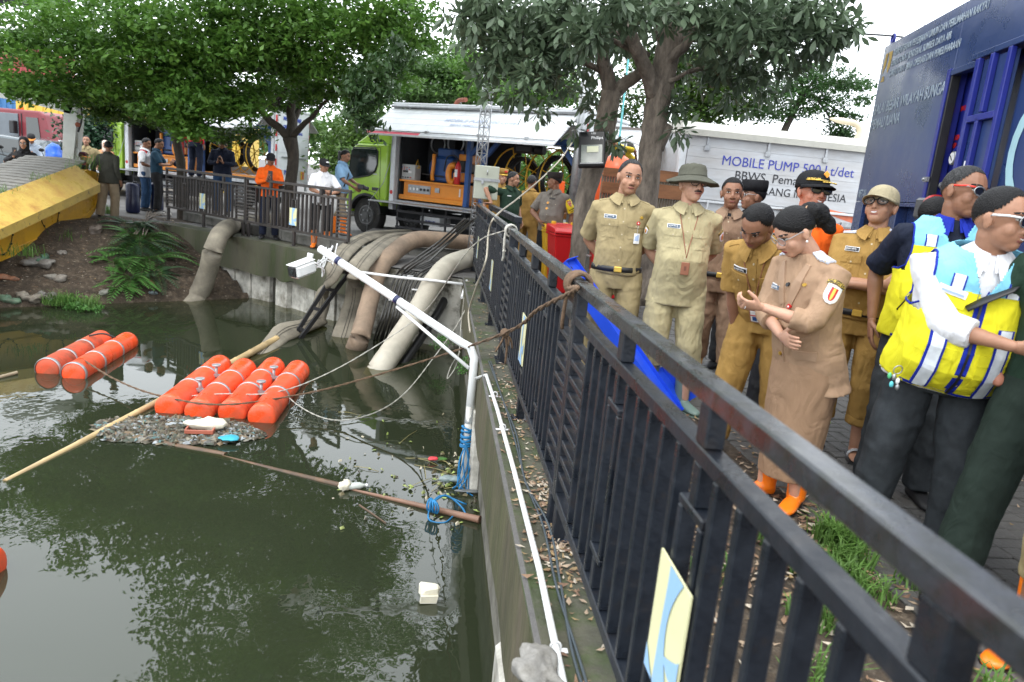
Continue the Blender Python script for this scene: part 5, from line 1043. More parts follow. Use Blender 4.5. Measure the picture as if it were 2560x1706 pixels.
def motorbike(label, loc, rz, m):
    t = thing('motorbike', label, 'motorbike', loc, rz, 'motorbikes parked behind the pontoon')
    for x in (-.6, .6):
        w_ = obj('wheel', MB().torus((x, 0, .3), .26, .045, (0, 1, 0), 24, 8), M_tyre, t); sp_ = MB()
        for k in range(6): a = k*PI/3; sp_.tube([(x, 0, .3), (x + .25*math.cos(a), 0, .3 + .25*math.sin(a))], .008, 4)
        obj('spokes', sp_, M_steel, w_)
    obj('body', MB().prism([(-.75, .62), (-.3, .4), (.15, .4), (.35, .62), (.50, 1.0), (.38, 1.02), (.2, .68), (-.1, .66), (-.75, .75)], -.1, .1), m, t, bevel=.03); obj('seat', MB().box((-.62, -.11, .74), (.05, .11, .82), bev=.03), M_black, t)
    obj('handlebar', MB().tube([(.32, -.33, 1.08), (.42, -.1, 1.02), (.42, .1, 1.02), (.32, .33, 1.08)], .014, 6), M_black, t); obj('front_fork', MB().tube([(.42, .0, 1.0), (.6, .06, .3)], .02, 6), M_steel, t); obj('headlamp', MB().ell((.5, 0, .92), (.06, .09, .07)), M_refl, t)
    obj('mirror', MB().ell((.38, -.3, 1.22), (.02, .06, .04)).tube([(.36, -.25, 1.08), (.38, -.3, 1.2)], .006, 5), M_black, t); return t
mp = PZ(30, 480, .0)
motorbike('white and black motorbike at the left edge behind the pontoon', (-9.6, 17.6, 0), R_(-30), M_alu); motorbike('dark blue motorbike behind the man in the black hood', (-9.1, 18.6, 0), R_(-50), M_bluep)
rc = thing('raincoat', 'crumpled bright blue raincoat draped over a motorbike', 'raincoat', PY(137, 385, 18.3)); me = MB().ell((0, 0, -.15), (.2, .2, .38), 22, 14)
me.v = [tuple(Vector(v_)*(1 + .35*noise.noise(Vector(v_)*7))) for v_ in me.v]; obj('cloth', me, mat('bright_blue_plastic', (.03, .14, .65), .35), rc)
jb = []
for k, (px, py, y) in enumerate([(332, 500, 17.8), (392, 492, 18.9)]):
    p = PY(px, py, y); t = thing('jerrycan', ['dark blue barrel beside the man in the white shirt', 'second dark blue barrel right of the first one'][k], 'barrel', (p.x, p.y, 0), 0, 'dark blue barrels by the far truck')
    obj('body', MB().tube([(0, 0, .01), (0, 0, .05), (0, 0, .3), (0, 0, .33), (0, 0, .62), (0, 0, .68)], [.13, .15, .15, .14, .15, .12], 20), mat('navy_plastic', (.006, .010, .045), .35), t); obj('cap', MB().cyl((.06, 0, .68), (.06, 0, .72), .04, 10), M_black, t)
ob = thing('overhead_beam', 'dark roof edge crossing the top left corner of the view', 'beam'); obj('beam', MB().beam(PY(-400, -75, 32), PY(150, -2, 38), 2.0, .8), M_dark, ob)
sh = MB(); vs_ = []; nx = 26
for i in range(nx):
    for j in range(6): x = -.9 + i*.14; y = 15.6 + j*.22 - .30*x; vs_.append((x, y, .165 + .05*abs(noise.noise(Vector((x*3, y*3, 1)))) + .02*(j % 2)))
sh.add(vs_, [(i*6 + j, (i+1)*6 + j, (i+1)*6 + j + 1, i*6 + j + 1) for i in range(nx - 1) for j in range(5)], 0, True)
tag(obj('plastic_sheet', sh, mat('grey_white_sheet', (.5, .49, .46), .5, var=.2, scale=3)), 'crumpled whitish sheet lying on the ground under the open pump truck', 'sheet')
# ================================================================== things in and over the canal
def hose(label, pts, r, m, flat=None, name='hose', n=18, group='big canvas hoses going down into the canal', k=9):
    """pts: photo points with an assumed height or distance -> real path; flat: (angle profile) flattening"""
    P = [Vector(p) for p in pts]; sp = smooth_pts(P, k); rr = np.interp(np.linspace(0, 1, len(sp)), np.linspace(0, 1, len(P)), r if hasattr(r, '__len__') else [r]*len(P))
    fl = np.interp(np.linspace(0, 1, len(sp)), np.linspace(0, 1, len(P)), flat) if flat is not None else [1]*len(sp)
    mb = MB(); rs = []; nrm = None
    for i, p in enumerate(sp):
        d = (sp[min(i+1, len(sp)-1)] - sp[max(i-1, 0)]).normalized(); view = (Vector((0, 0, 1.5)) - p).normalized() if flat is not None else Vector((0, 0, 1))
        side = d.cross(Vector((0.0, -.85, .55)) if flat is not None else Vector((.3, 0, 1))).normalized(); up_ = side.cross(d).normalized()
        ring = []
        for q in range(n):
            a = 2*PI*q/n; w = 1 + .05*noise.noise(Vector((math.cos(a), math.sin(a), i*.35)) * 1.5)
            ring.append(p + (side*math.cos(a)*(1 + (1 - fl[i])*.45) + up_*math.sin(a)*fl[i])*rr[i]*w)
        rs.append(ring)
    mb.rings(rs); t = thing(name, label, 'hose', (0, 0, 0), 0, group); obj('tube', mb, m, t)
    if flat is not None:
        for o_ in (-.12, .05):
            pts2 = []
            for i, p in enumerate(sp[1:-1], 1):
                d = (sp[i+1] - sp[i-1]).normalized(); side = d.cross(Vector((0, -.85, .55))).normalized(); up_ = side.cross(d).normalized(); pts2.append(p + side*o_*rr[i]*2 + up_*rr[i]*fl[i]*1.03)
            obj('seam_line', MB().tube(pts2, .004, 4), M_black, t)
    return t
Z = PZ
h1 = hose('grey canvas hose passing under the far fence and down into the water near the bank', [Z(640, 548, .25) + Vector((.5, .9, 0)), Z(605, 560, .12), Z(560, 577, .12), Z(535, 620, -.15), Z(520, 680, -.62), Z(495, 740, -1.1), Z(470, 775, -1.32)], [.15, .155, .165, .17, .17, .19, .19], M_hose)
h2 = hose('flattened grey hose behind the black ladder, twisting into the water', [Z(1030, 580, .24), Z(975, 584, .24), Z(921, 592, .24), Z(868, 623, .16), Z(833, 680, -.1), Z(810, 738, -.6), Z(792, 806, -1.10)], [.06, .09, .12, .125, .11, .12, .11], M_hose, [.5, .45, .4, .4, .5, .5, .5])
h2b = hose('thin end of the twisted grey hose lying along the bamboo pole in the water', [Z(800, 800, -1.06), Z(760, 815, -1.05), Z(715, 830, -1.06), Z(690, 850, -1.12), Z(640, 905, -1.22), Z(600, 960, -1.34)], [.12, .12, .15, .13, .08, .05], M_hose, [.6, .5, .5, .5, .6, .7])
h3 = hose('flattened pale grey hose with dark seam lines, second from the ladder', [Z(1090, 585, .25), Z(1035, 588, .25), Z(980, 596, .25), Z(938, 623, .22), Z(896, 668, .02), Z(890, 705, -.3), Z(882, 760, -.7), Z(860, 838, -1.13), Z(848, 870, -1.34)], [.05, .08, .115, .13, .13, .125, .125, .15, .16], M_hose, [.45, .4, .4, .4, .45, .45, .5, .5, .5])
h4 = hose('round brown canvas hose curving over the landing into the canal', [Z(1215, 612, .3) + Vector((.3, .5, 0)), Z(1160, 606, .32), Z(1100, 600, .36), PY(1040, 600, 13.2), PY(994, 624, 12.5), PY(948, 676, 11.8), PY(930, 730, 11.45), PY(915, 790, 11.15), PY(896, 855, 10.85), Z(872, 905, -1.55)], [.14, .14, .145, .15, .15, .145, .14, .145, .155, .15], M_hoseb)
h5 = hose('thick pale canvas hose, the largest and rightmost, running down into the water', [Z(1240, 625, .25), Z(1179, 643, .22), Z(1125, 662, .12), Z(1085, 705, -.08), Z(1050, 768, -.45), Z(1003, 844, -.85), Z(955, 915, -1.14), Z(930, 955, -1.38)], [.15, .155, .16, .16, .16, .165, .17, .17], M_hosew)
h6 = hose('black hose lying just beneath the thick pale hose', [p + Vector((.04, .12, -.05)) for p in [Z(1170, 652, .12), Z(1130, 700, -.12), Z(1090, 775, -.5), Z(1040, 850, -.9), Z(993, 918, -1.18), Z(975, 945, -1.3)]], .065, M_black)
# black cables
def bundle(label, paths, r=.017):
    t = thing('cable_bundle', label, 'cable', (0, 0, 0), 0, 'bundles of black cables over the landing')
    for p in paths: obj('cable', MB().tube(smooth_pts(p, 8), r, 7), mat('cable_rubber', (.035, .033, .03), .5, var=.4), t)
    return t
def fan(path, n, dx, dz=0): return [[Vector(p) + Vector((dx*(k - n/2)*(1 + .25*math.sin(i*.9 + k*.5)), .02*k, dz*k)) for i, p in enumerate(path)] for k in range(n)]
c1 = [Z(1179, 551, .9) + Vector((0, .3, 0)), Z(1115, 605, .45), Z(1050, 653, .2), PY(1008, 688, 11.65), PY(980, 750, 11.3), PY(962, 803, 11.0), Z(944, 855, -1.2)]
bd = bundle('leftmost bundle of black cables hanging over the wall edge into the water', fan(c1, 3, .06))
c2 = [Z(1120, 645, .12), PY(1075, 664, 12.2), PY(1026, 690, 11.5), PY(1003, 738, 11.2), PY(985, 803, 10.95), Z(968, 855, -1.2)]
bundle('middle bundle of black cables over the wall edge', fan(c2, 4, .055))
c3 = [Z(1130, 650, .12), PY(1095, 668, 12.0), PY(1062, 688, 11.4), PY(1038, 724, 11.15), PY(1020, 790, 10.95), Z(1000, 850, -1.2)]
bundle('right bundle of black cables beside the thick pale hose', fan(c3, 3, .055))
bundle('small loops of cable hanging behind the thick pale hose', fan([PY(1062, 790, 11.1), PY(1068, 815, 11.0), Z(1065, 850, -1.17)], 4, .045), .016)
tg = MB()
for p in (c1[3], c1[4], c2[2], c3[3]): tg.box(Vector(p) - Vector((.05, .04, .008)), Vector(p) + Vector((.05, -.02, .012)))
obj('white_tape', tg, M_refl, bd)
# ladder
t = thing('ladder', 'black steel ladder leaning from the wall into the canal among the hoses', 'ladder')
la0, la1 = Z(848, 655, -.02), Z(742, 838, -1.1); lb0, lb1 = Z(875, 660, -.02), Z(757, 845, -1.15)
top0, bot0, top1, bot1 = Z(845, 668, -.05), Z(738, 838, -1.12), Z(880, 672, -.08), Z(750, 848, -1.16)
obj('rail', MB().beam(top0, bot0, .04, .06), M_black, t); obj('rail', MB().beam(top1, bot1, .04, .06), M_black, t)
for f_ in (.06, .32, .60, .90):
    obj('rung', MB().beam(top0.lerp(bot0, f_), top1.lerp(bot1, f_), .035, .05), M_black, t)
# white conduit along the far wall edge
def pvc(label, pts, r=.016, extra=None):
    t = tag(obj('pvc_pipe', MB().tube(pts, r, 8), mat('white_pvc', (.70, .71, .70), .35, var=.06)), label, 'pipe'); return t
pvc('thin white conduit along the top edge of the far canal wall', [Z(895, 680, -.03), Z(1000, 694, -.03), Z(1085, 702, -.03), Z(1158, 711, -.03)], .02)
pvc('short white conduit dropping at the corner of the two canal walls', [Z(1167, 702, .0), PX(1158, 745, .42) + Vector((-.02, 0, 0))], .02)
pvc('long white plastic conduit running along the mossy ledge', [(.40, 5.9, -.12), (.45, 5.5, .02), (.475, 4.6, .018), (.487, 3.6, .018), (.492, 2.6, .018), (.478, 1.9, .018), (.47, -2, .018)], .0135)
for k, y in enumerate((2.12, 4.3, 5.0)):
    tag(obj('pipe_clamp', MB().box((.44, y - .012, .001), (.525, y + .012, .004)).torus((.483, y, .018), .0175, .004, (0, 1, 0), 12, 5), M_refl), ['white pipe clamp on the ledge nearest the grey rag', 'white pipe clamp on the ledge in the middle', 'white pipe clamp on the ledge nearest the camera pole'][k], 'clamp', 'pipe clamps on the ledge')
for k, off in enumerate((0, .018)):
    pts = [(.50 + off, 6, .01), (.53, 5, .01), (.54 + off, 4.2, .01), (.535, 3.5, .01), (.56 + off*1.5, 3.0, .012), (.545 + off, 2.5, .01), (.555 - off, 2.0, .01), (.555 + off*1.5, 1.4, .01), (.56, -1, .01)]
    wire('power_cable', ['dark cable lying along the ledge beside the white conduit', 'second dark cable twisted with the first on the ledge'][k], pts, .0055, mat('slate_cable', (.05, .065, .075), .5), n=5)
# grey rag
rg = thing('rag', 'crumpled dirty grey cloth draped over the white conduit', 'cloth', PZ(1352, 1675, .03)); me = MB().ell((0, 0, 0), (.075, .09, .045), 30, 18)
me.v = [tuple(Vector(v_)*(1 + .7*noise.noise(Vector(v_)*22)) + Vector((0, 0, .012*noise.noise(Vector(v_)*50)))) for v_ in me.v]; obj('cloth', me, mat('dirty_cloth', (.30, .29, .27), .9, var=.3, scale=20, c2=(.14, .13, .11), s2=18, sharp=.4), rg)
# ---- CCTV pole
t = thing('camera_pole', 'bent white pipe reaching over the canal with a small camera at its tip', 'pole'); M_pvc = mat('white_pvc', (.7, .71, .7), .35)
el = Vector((.385, 6.05, .07)); tip = PY(800, 622, 7.0); dirn = (tip - el).normalized()
arm = [Vector((.375, 6.0, -.55)), Vector((.38, 6.02, -.1)), Vector((.378, 6.03, .02)), el + dirn*.06 + Vector((0, 0, .012)), el + dirn*.16, tip]
obj('pipe', MB().tube(arm, .036, 16), M_pvc, t); obj('lower_pipe', MB().tube([(.372, 5.98, -1.3), (.374, 6.0, -.4)], .032, 14), mat('stained_pvc', (.55, .54, .50), .5, var=.2, c2=(.25, .15, .08), f2=.2, s2=6), t)
obj('brace_pipe', MB().tube([Vector((.34, 6.02, .02)) + Vector((0, 0, -.09)), tip.lerp(el, .52) + Vector((0, 0, -.06))], .016, 8), M_pvc, t)
for f_ in (.13, .52): c = tip.lerp(el, f_); obj('tape_band', MB().tube([c - dirn*.022, c + dirn*.022], .0375, 16), mat('navy_tape', (.01, .015, .07), .4), t)
cc = thing('security_camera', 'white bullet camera with wires hanging from the pole tip', 'camera', PY(757, 672, 6.95)); dcam = Vector((-.55, -.80, -.22)).normalized(); Mc = frame((0, 0, 0), dcam) @ Matrix.Scale(.95, 4)
def ct(nm, mb_, m): me = mb_.mesh(nm, [m]); me.transform(Mc); return link(nm, me, cc)
ct('body', MB().box((-.13, -.07, -.065), (.14, .07, .065), bev=.025), M_white); ct('sun_shield', MB().box((-.12, -.066, .066), (.15, .066, .074), bev=.005), M_white); ct('front_glass', MB().box((.135, -.05, -.045), (.148, .05, .055), bev=.01), M_black); ct('lens', MB().cyl((.147, 0, .01), (.154, 0, .01), .022, 14).cyl((.147, .0, -.03), (.151, 0, -.03), .012, 10), M_glass)
ct('mount', MB().tube([(-.1, 0, .06), (-.12, 0, .10), (-.13, 0, .12)], .03, 8), M_white)
wm = MB()
for k in range(7): a = Vector((random.uniform(-.25, -.1), random.uniform(-.08, .08), random.uniform(-.02, .08))); wm.tube(smooth_pts([a, a + Vector((-.06, .03*k - .08, -.06)), a + Vector((-.12, .0, .02 - .03*k)), a + Vector((-.2, .02, .10))], 4), .006, 5)
ct('wires', wm, M_refl)
# ---- ropes
M_rope = mat('white_rope', (.50, .48, .42), .9, var=.3, scale=40, bump=.6, bs=200); M_ropeb = mat('brown_rope', (.16, .10, .06), .9, var=.4, scale=40, bump=.6, bs=200)
def rope(label, pts, r, m, name='rope', k=10):
    sp = smooth_pts(pts, k); mb = MB()
    for s_ in range(2):
        q = []
        for i, p in enumerate(sp):
            for f_ in ((0,) if i == len(sp) - 1 else (0, .5)):
                pp = p if f_ == 0 else p.lerp(sp[i+1], .5); a = (i + f_)*1.9 + s_*PI; q.append(pp + Vector((math.cos(a), 0, math.sin(a)))*r*.5)
        mb.tube(q, r*.62, 5)
    return tag(obj(name, mb, m), label, 'rope')
fl4 = Z(635, 985, -.98)
knot1 = Vector((.62, 3.10, 1.13))
rope('brown rope running from the fence knot down over the canal to the orange floats', [knot1 + Vector((-.05, 0, -.05)), PX(1440, 725, .57), PX(1345, 775, .50), PX(1265, 832, .45), Z(1100, 890, -.35), Z(900, 950, -.8), Z(760, 985, -.95), Z(560, 1012, -.98), Z(400, 990, -1.0), Z(290, 950, -1.03), Z(205, 898, -.98)], .011, M_ropeb)
kn = MB()
for k in range(4): kn.torus((.62, 3.08 + .022*k, 1.095), .052, .011, (.1*k - .15, 1, .1*(k % 2)), 18, 6)
kn.tube(smooth_pts([(.57, 3.1, 1.06), (.56, 3.08, .95), (.565, 3.1, .9)], 5), .009, 6); tag(obj('rope_knot', kn, M_ropeb), 'brown rope wrapped round the top rail of the near fence', 'rope')
k2 = MB(); c = PX(1262, 833, .455); k2.ell((c.x, c.y, c.z), (.03, .03, .03), 8, 6)
for e in ((.03, .0, -.08), (.06, .03, -.10), (-.05, -.02, -.12), (.02, 0, -.2)): k2.tube(smooth_pts([c, c + Vector(e)*.5 + Vector((.01, 0, .01)), c + Vector(e)], 4), .007, 5)
tag(obj('rope_knot', k2, M_ropeb), 'frayed knot hanging halfway along the brown rope beside the fence', 'rope')
kw = Vector((.60, 5.15, 1.13)); wk = PX(1272, 572, .6)
rope('white rope from the fence rail down to the four orange floats', [wk, PX(1200, 625, .42) + Vector((-.1, 0, 0)), Z(1060, 780, -.2), Z(900, 890, -.62), Z(760, 960, -.93), Z(660, 985, -.97), Z(560, 985, -.98), Z(480, 990, -.98)], .007, M_rope)
rope('second white rope sagging from the fence rail to the water and back to the floats', [wk + Vector((0, -.03, -.01)), Z(1195, 700, .1), Z(1150, 800, -.3), Z(1080, 900, -.8), Z(1010, 985, -1.08), Z(930, 1035, -1.12), Z(830, 1050, -1.12), Z(740, 1010, -1.08), Z(690, 950, -.98)], .007, M_rope)
kn = MB()
for k in range(5): kn.torus((.62, wk.y - .05 + .02*k, 1.095), .05, .008, (.1*k - .2, 1, .05), 16, 5)
kn.tube(smooth_pts([(.575, wk.y, 1.07), (.57, wk.y - .02, .98), (.575, wk.y - .02, .88), (.57, wk.y, .83)], 5), .012, 6); kn.tube(smooth_pts([(.575, wk.y, .93), (.56, wk.y - .1, .92), (.575, wk.y - .14, .93)], 5), .008, 6)
tag(obj('rope_knot', kn, M_rope), 'white rope bound round the top rail halfway along the near fence', 'rope')
wire('hanging_cable', 'pale cable hanging from the truck flap to the near fence and down to the ledge', [PY(1432, 355, 12.5), PY(1400, 400, 12.3), PY(1350, 450, 11.5), PY(1290, 500, 11), PX(1240, 540, .62), PX(1222, 580, .56), PX(1215, 650, .5), PX(1190, 720, .45), PX(1172, 780, .42), PX(1175, 830, .41)], .011, mat('pale_cable', (.42, .38, .30), .7))
wire('looped_cord', 'loose white cord looping down the wall corner to the waterline', [PX(1160, 745, .41), PX(1152, 820, .40), Z(1148, 880, -.7), Z(1140, 915, -.95), Z(1125, 940, -1.08), Z(1118, 945, -1.1), Z(1128, 915, -1.0), Z(1150, 880, -.7)], .006, M_rope)
# blue rope on the pole foot
br_ = MB(); bp0 = Vector((.365, 5.98, -.62))
for k in range(9): br_.torus(bp0 + Vector((0, 0, -.02*k + .03)), .046, .009, (random.uniform(-.4, .4), random.uniform(-.4, .4), 1), 16, 5)
for k in range(7):
    a = k*.9; br_.tube(smooth_pts([bp0 + Vector((0, -.04, -.1)), bp0 + Vector((.05*math.cos(a), -.05 + .04*math.sin(a), -.26)), bp0 + Vector((.05*math.cos(a + 1), -.08, -.4 - .02*k)), bp0 + Vector((.09*math.cos(a + 2), -.1 + .06*math.sin(a), -.5 - .01*(k % 3)))], 5), .006, 5)
M_brope = mat('blue_rope', (.01, .16, .36), .6, var=.3, scale=30); tag(obj('blue_rope', br_, M_brope), 'tangled bright blue rope tied round the foot of the white pole', 'rope')
# ---- floats
M_float = mat('orange_float_plastic', (.85, .085, .02), .32, var=.06, scale=3, c2=(.50, .09, .04), f2=.38, s2=5, sharp=.25, rvar=.15, bump=.1, bs=12); M_floatd = mat('dirty_orange_float', (.72, .09, .03), .5, var=.2, scale=4, c2=(.22, .06, .03), f2=.45, s2=3.5, sharp=.3); M_clamp = mat('clamp_steel', (.40, .41, .42), .35, .5)
def float_(label, p, q, r, m, clamps=(.36, .66), capm=None):
    p = Vector(p); q = Vector(q); L = (q - p).length; c = p
    t = thing('float', label, 'float', (p.x, p.y, p.z), math.atan2(q.y - p.y, q.x - p.x), 'orange cylindrical floats in the canal')
    prof = [(-.0, r*.35), (.0, r*.86), (.012, r*.95), (.03, r), (.09, r), (.095, r*.985), (L*.5, r*.985), (L - .10, r*.985), (L - .095, r), (L - .03, r), (L - .01, r*.93), (L, r*.8), (L + .004, r*.3)]
    obj('body', MB().rings([[Vector((x, rr*math.cos(a), rr*math.sin(a))) for a in [2*PI*k/30 for k in range(30)]] for x, rr in prof]), m, t)
    for f_ in clamps: obj('clamp', MB().rings([[Vector((L*f_ + dx, rr*math.cos(a), rr*math.sin(a))) for a in [2*PI*k/30 for k in range(30)]] for dx, rr in ((-.02, r*.97), (-.02, r*1.015), (.02, r*1.015), (.02, r*.97))], cap=False), M_clamp, t)
    if capm: obj('end_band', MB().rings([[Vector((x, rr*math.cos(a), rr*math.sin(a))) for a in [2*PI*k/30 for k in range(30)]] for x, rr in ((.0, r*.98), (.004, r*1.02), (.05, r*1.02), (.05, r*.97))], cap=False), M_clamp, t)
    return t
FR = .146; fz = -1.10
fl = [(-2.63, 7.50, 9.28), (-2.31, 7.42, 9.20), (-1.99, 7.46, 9.36), (-1.67, 7.38, 9.28)]
lb = ['leftmost', 'second from the left', 'third from the left', 'rightmost']
for k, (x, ya, yb_) in enumerate(fl): float_('bright orange cylindrical float, %s of the group of four' % lb[k], (x, ya, fz), (x + .02, yb_, fz), FR, M_float)
for k, (x, y) in enumerate(((-2.47, 8.0), (-2.47, 8.6), (-1.83, 8.05), (-1.83, 8.68))):
    b_ = thing('coupling_bolt', ['near bolt clamping the left pair of bright floats', 'far bolt clamping the left pair of bright floats', 'near bolt clamping the right pair of bright floats', 'far bolt clamping the right pair of bright floats'][k], 'bolt', (x, y, fz + .02), 0, 'bolts clamping the floats')
    obj('shank', MB().cyl((0, 0, 0), (0, 0, .16), .018, 8), M_clamp, b_); obj('bolt_head', MB().cyl((0, 0, .16), (0, 0, .18), .05, 14), M_clamp, b_); obj('clamp_bar', MB().box((-.09, -.02, .03), (.09, .02, .06)), M_clamp, b_)
float_('brown-stained dirty orange float, left of the far pair', (-4.36, 8.62, fz - .0), (-4.43, 10.2, fz), .135, M_floatd, (.30, .62), True)
float_('orange float with grey bands, right of the far pair', (-4.02, 8.50, fz), (-4.09, 10.2, fz), .135, M_float, (.34, .68), True)
bk = MB(); bk.tube(smooth_pts([(-4.38, 9.15, -1.0), (-4.24, 9.2, -1.02), (-4.1, 9.22, -.98), (-4.12, 9.4, -1.0), (-4.3, 9.6, -.97), (-4.4, 9.7, -.96)], 5), .010, 6); bk = MB(); bk.tube(smooth_pts([(-4.4, 9.75, -.95), (-4.25, 9.8, -.92), (-4.1, 9.85, -.98), (-4.15, 9.95, -1.0)], 5), .012, 6)
tag(obj('cord', bk, M_black), 'black cord lashing the far pair of orange floats together', 'rope')
p = Z(0, 1440, -1.13); float_('orange float end just entering the picture at the left edge', (p.x - .05, p.y, fz), (p.x - 1.7, p.y + .3, fz), .15, M_float)
# ---- poles
def pole(label, p, q, r0, r1, m, nodes=.35, nm='bamboo_pole', sag=0):
    p = Vector(p); q = Vector(q); L = (q - p).length; n = max(2, int(L/nodes)); pts = []; rr = []
    for i in range(n + 1):
        for dt, s_ in ((-.012, 1), (0, 1.10), (.012, 1)):
            t_ = min(1, max(0, i/n + dt/L*1.0)); 
            if pts and t_ <= last: continue
            last = t_; c_ = p.lerp(q, t_); c_ = c_ + Vector((0, 0, sag*math.sin(PI*t_))) + Vector((noise.noise(c_*1.1), 0, 0))*.03; pts.append(c_); rr.append((r0 + (r1 - r0)*t_)*s_)
    return tag(obj(nm, MB().tube(pts, rr, 10), m), label, 'pole')
M_bamb = mat('straw_bamboo', (.50, .36, .17), .5, var=.2, scale=5, c2=(.30, .22, .13), f2=.3, s2=2, stretch=(2, .4, 2), sharp=.5); M_bambd = mat('wet_brown_bamboo', (.14, .07, .03), .35, var=.4, scale=4, c2=(.05, .035, .02), f2=.5, s2=3, sharp=.4); M_bambr = mat('reddish_bamboo', (.20, .11, .07), .5, var=.25, scale=5)
pole('long straw-coloured bamboo pole floating between the hoses and the lower left', Z(12, 1205, -1.16), Z(690, 848, -1.09), .022, .052, M_bamb, .42)
pole('dark half-sunken pole at the front of the floating rubbish', Z(270, 1085, -1.16), Z(560, 1140, -1.17), .035, .035, M_bambd, .9)
pole('dark brown wet bamboo pole in the middle of the canal', Z(520, 1135, -1.17), Z(850, 1214, -1.15), .018, .026, M_bambd, .5)
pole('reddish bamboo pole reaching the near wall with blue rope tied on', Z(872, 1223, -1.15), Z(1203, 1300, -1.12), .010, .030, M_bambr, .5)
pole('thin stick floating between the reddish pole and the broken foam', Z(893, 1263, -1.15), Z(962, 1308, -1.14), .008, .006, M_bambd, .5, 'stick')
pole('short pale branch floating at the left edge above the bright reflection', Z(-30, 950, -1.14), Z(42, 932, -1.13), .02, .02, mat('pale_branch', (.25, .2, .13), .8), .3, 'branch')
br_ = MB(); c = Z(1075, 1262, -1.06)
for k in range(5): br_.torus(c + Vector((.01*k, -.01*k, 0)), .05, .008, (1, .3*k - .5, .1), 14, 5)
br_.tube(smooth_pts([c, c + Vector((.12, .12, .03)), c + Vector((.25, .06, -.03)), c + Vector((.3, -.05, -.07))], 5), .008, 5); br_.tube(smooth_pts([c, c + Vector((.1, .18, .0)), c + Vector((.3, .14, -.05))], 5), .008, 5); br_.tube(smooth_pts([c, c + Vector((0, -.1, -.08)), c + Vector((.12, -.12, -.09)), c + Vector((.2, 0, -.08))], 5), .007, 5)
tag(obj('blue_rope', br_, M_brope), 'teal rope knotted on the reddish bamboo pole', 'rope')
# ---- floating rubbish
def blobbox(nm, label, cat, c, s, m, amp=.3, fr=8, n=16, zz=None):
    mb = MB().ell((0, 0, 0), s, n, n//2 + 2); mb.v = [tuple(Vector(v_)*(1 + amp*noise.noise(Vector(v_)*fr + Vector(c))) + Vector((noise.noise(Vector(v_)*fr*4), noise.noise(Vector(v_)*fr*4 + Vector((5, 0, 0))), noise.noise(Vector(v_)*fr*4 + Vector((0, 5, 0)))))*min(s)*.5) for v_ in mb.v]; return tag(obj(nm, mb, m, None, c), label, cat)
M_foam = mat('cream_foam', (.62, .58, .46), .8, var=.12, scale=10)
f_ = thing('foam_block', 'broken white foam block floating alone in the foreground water', 'foam', Z(1072, 1496, -1.12), R_(10)); f_.scale = (.72,)*3
fm = MB().prism([(-.075, -.02), (.07, -.03), (.085, .035), (-.07, .04)], -.02, .03, axis=1); obj('slab', MB().prism([(-.08, -.03), (.065, -.04), (.08, .03), (-.075, .035)], -.03, .0, axis=1), M_foam, f_)
mb = MB().box((-.075, .0, .0), (.085, .10, .10), bev=.02); mb.v = [tuple(Vector(v_) + Vector((noise.noise(Vector(v_)*30), noise.noise(Vector(v_)*25 + Vector((3, 0, 0))), noise.noise(Vector(v_)*20)))*.03) for v_ in mb.v]; obj('broken_lump', mb, M_foam, f_)
t = thing('plastic_bottle', 'clear plastic bottle floating beside the end of the dark pole', 'bottle', Z(890, 1215, -1.12), R_(15)); obj('body', MB().tube([(-.09, 0, 0), (-.085, 0, 0), (.03, 0, 0), (.06, 0, 0), (.08, 0, 0)], [.02, .03, .03, .015, .012], 14), mat('clear_plastic', (.5, .52, .48), .15), t); obj('cap', MB().cyl((.08, 0, 0), (.1, 0, 0), .014, 10), M_refl, t)
blobbox('foam_lump', 'cream foam lump at the left end of the clear bottle', 'foam', Z(862, 1212, -1.11), (.06, .06, .04), M_foam, .5, 14)
blobbox('white_sack', 'white foam sheet on top of the floating rubbish, nearest the floats', 'foam', Z(516, 1062, -1.08), (.20, .10, .055), M_foam, .35, 6)
bt = thing('plastic_tray', 'reddish plastic tray floating in the rubbish below the white sheet', 'tray', Z(501, 1080, -1.12), R_(4)); obj('rim', MB().box((-.13, -.07, 0), (.13, -.055, .04), bev=.004).box((-.13, .055, 0), (.13, .07, .04), bev=.004).box((-.13, -.054, 0), (-.115, .054, .04)).box((.115, -.054, 0), (.13, .054, .04)), mat('brick_red_plastic', (.35, .10, .06), .5), bt); obj('base', MB().box((-.114, -.054, .0), (.114, .054, .006)), mat('tray_dark', (.06, .03, .02), .4), bt)
blobbox('plastic_bag', 'translucent pale bag floating against the near wall', 'bag', Z(1128, 1198, -1.10), (.09, .05, .03), mat('pale_bag', (.20, .25, .25), .2, var=.2), .6, 9)
blobbox('plastic_bag', 'long grey bag scrap beside the near wall under the blue rope', 'bag', Z(1170, 1228, -1.12), (.10, .03, .012), mat('grey_bag', (.12, .13, .13), .3, var=.2), .6, 9)
blobbox('red_wrapper', 'red wrapper floating next to a green leaf', 'wrapper', Z(1083, 1147, -1.12), (.05, .04, .015), mat('red_wrapper', (.6, .05, .06), .5), .4, 20)
blobbox('green_leaf', 'single green leaf floating right of the red wrapper', 'leaf', Z(1106, 1147, -1.13), (.05, .04, .008), M_fern, .4, 20)
blobbox('blue_packet', 'turquoise packet at the right side of the floating rubbish', 'packet', Z(572, 1096, -1.10), (.10, .07, .02), mat('turquoise_packet', (.03, .32, .42), .5), .35, 12)
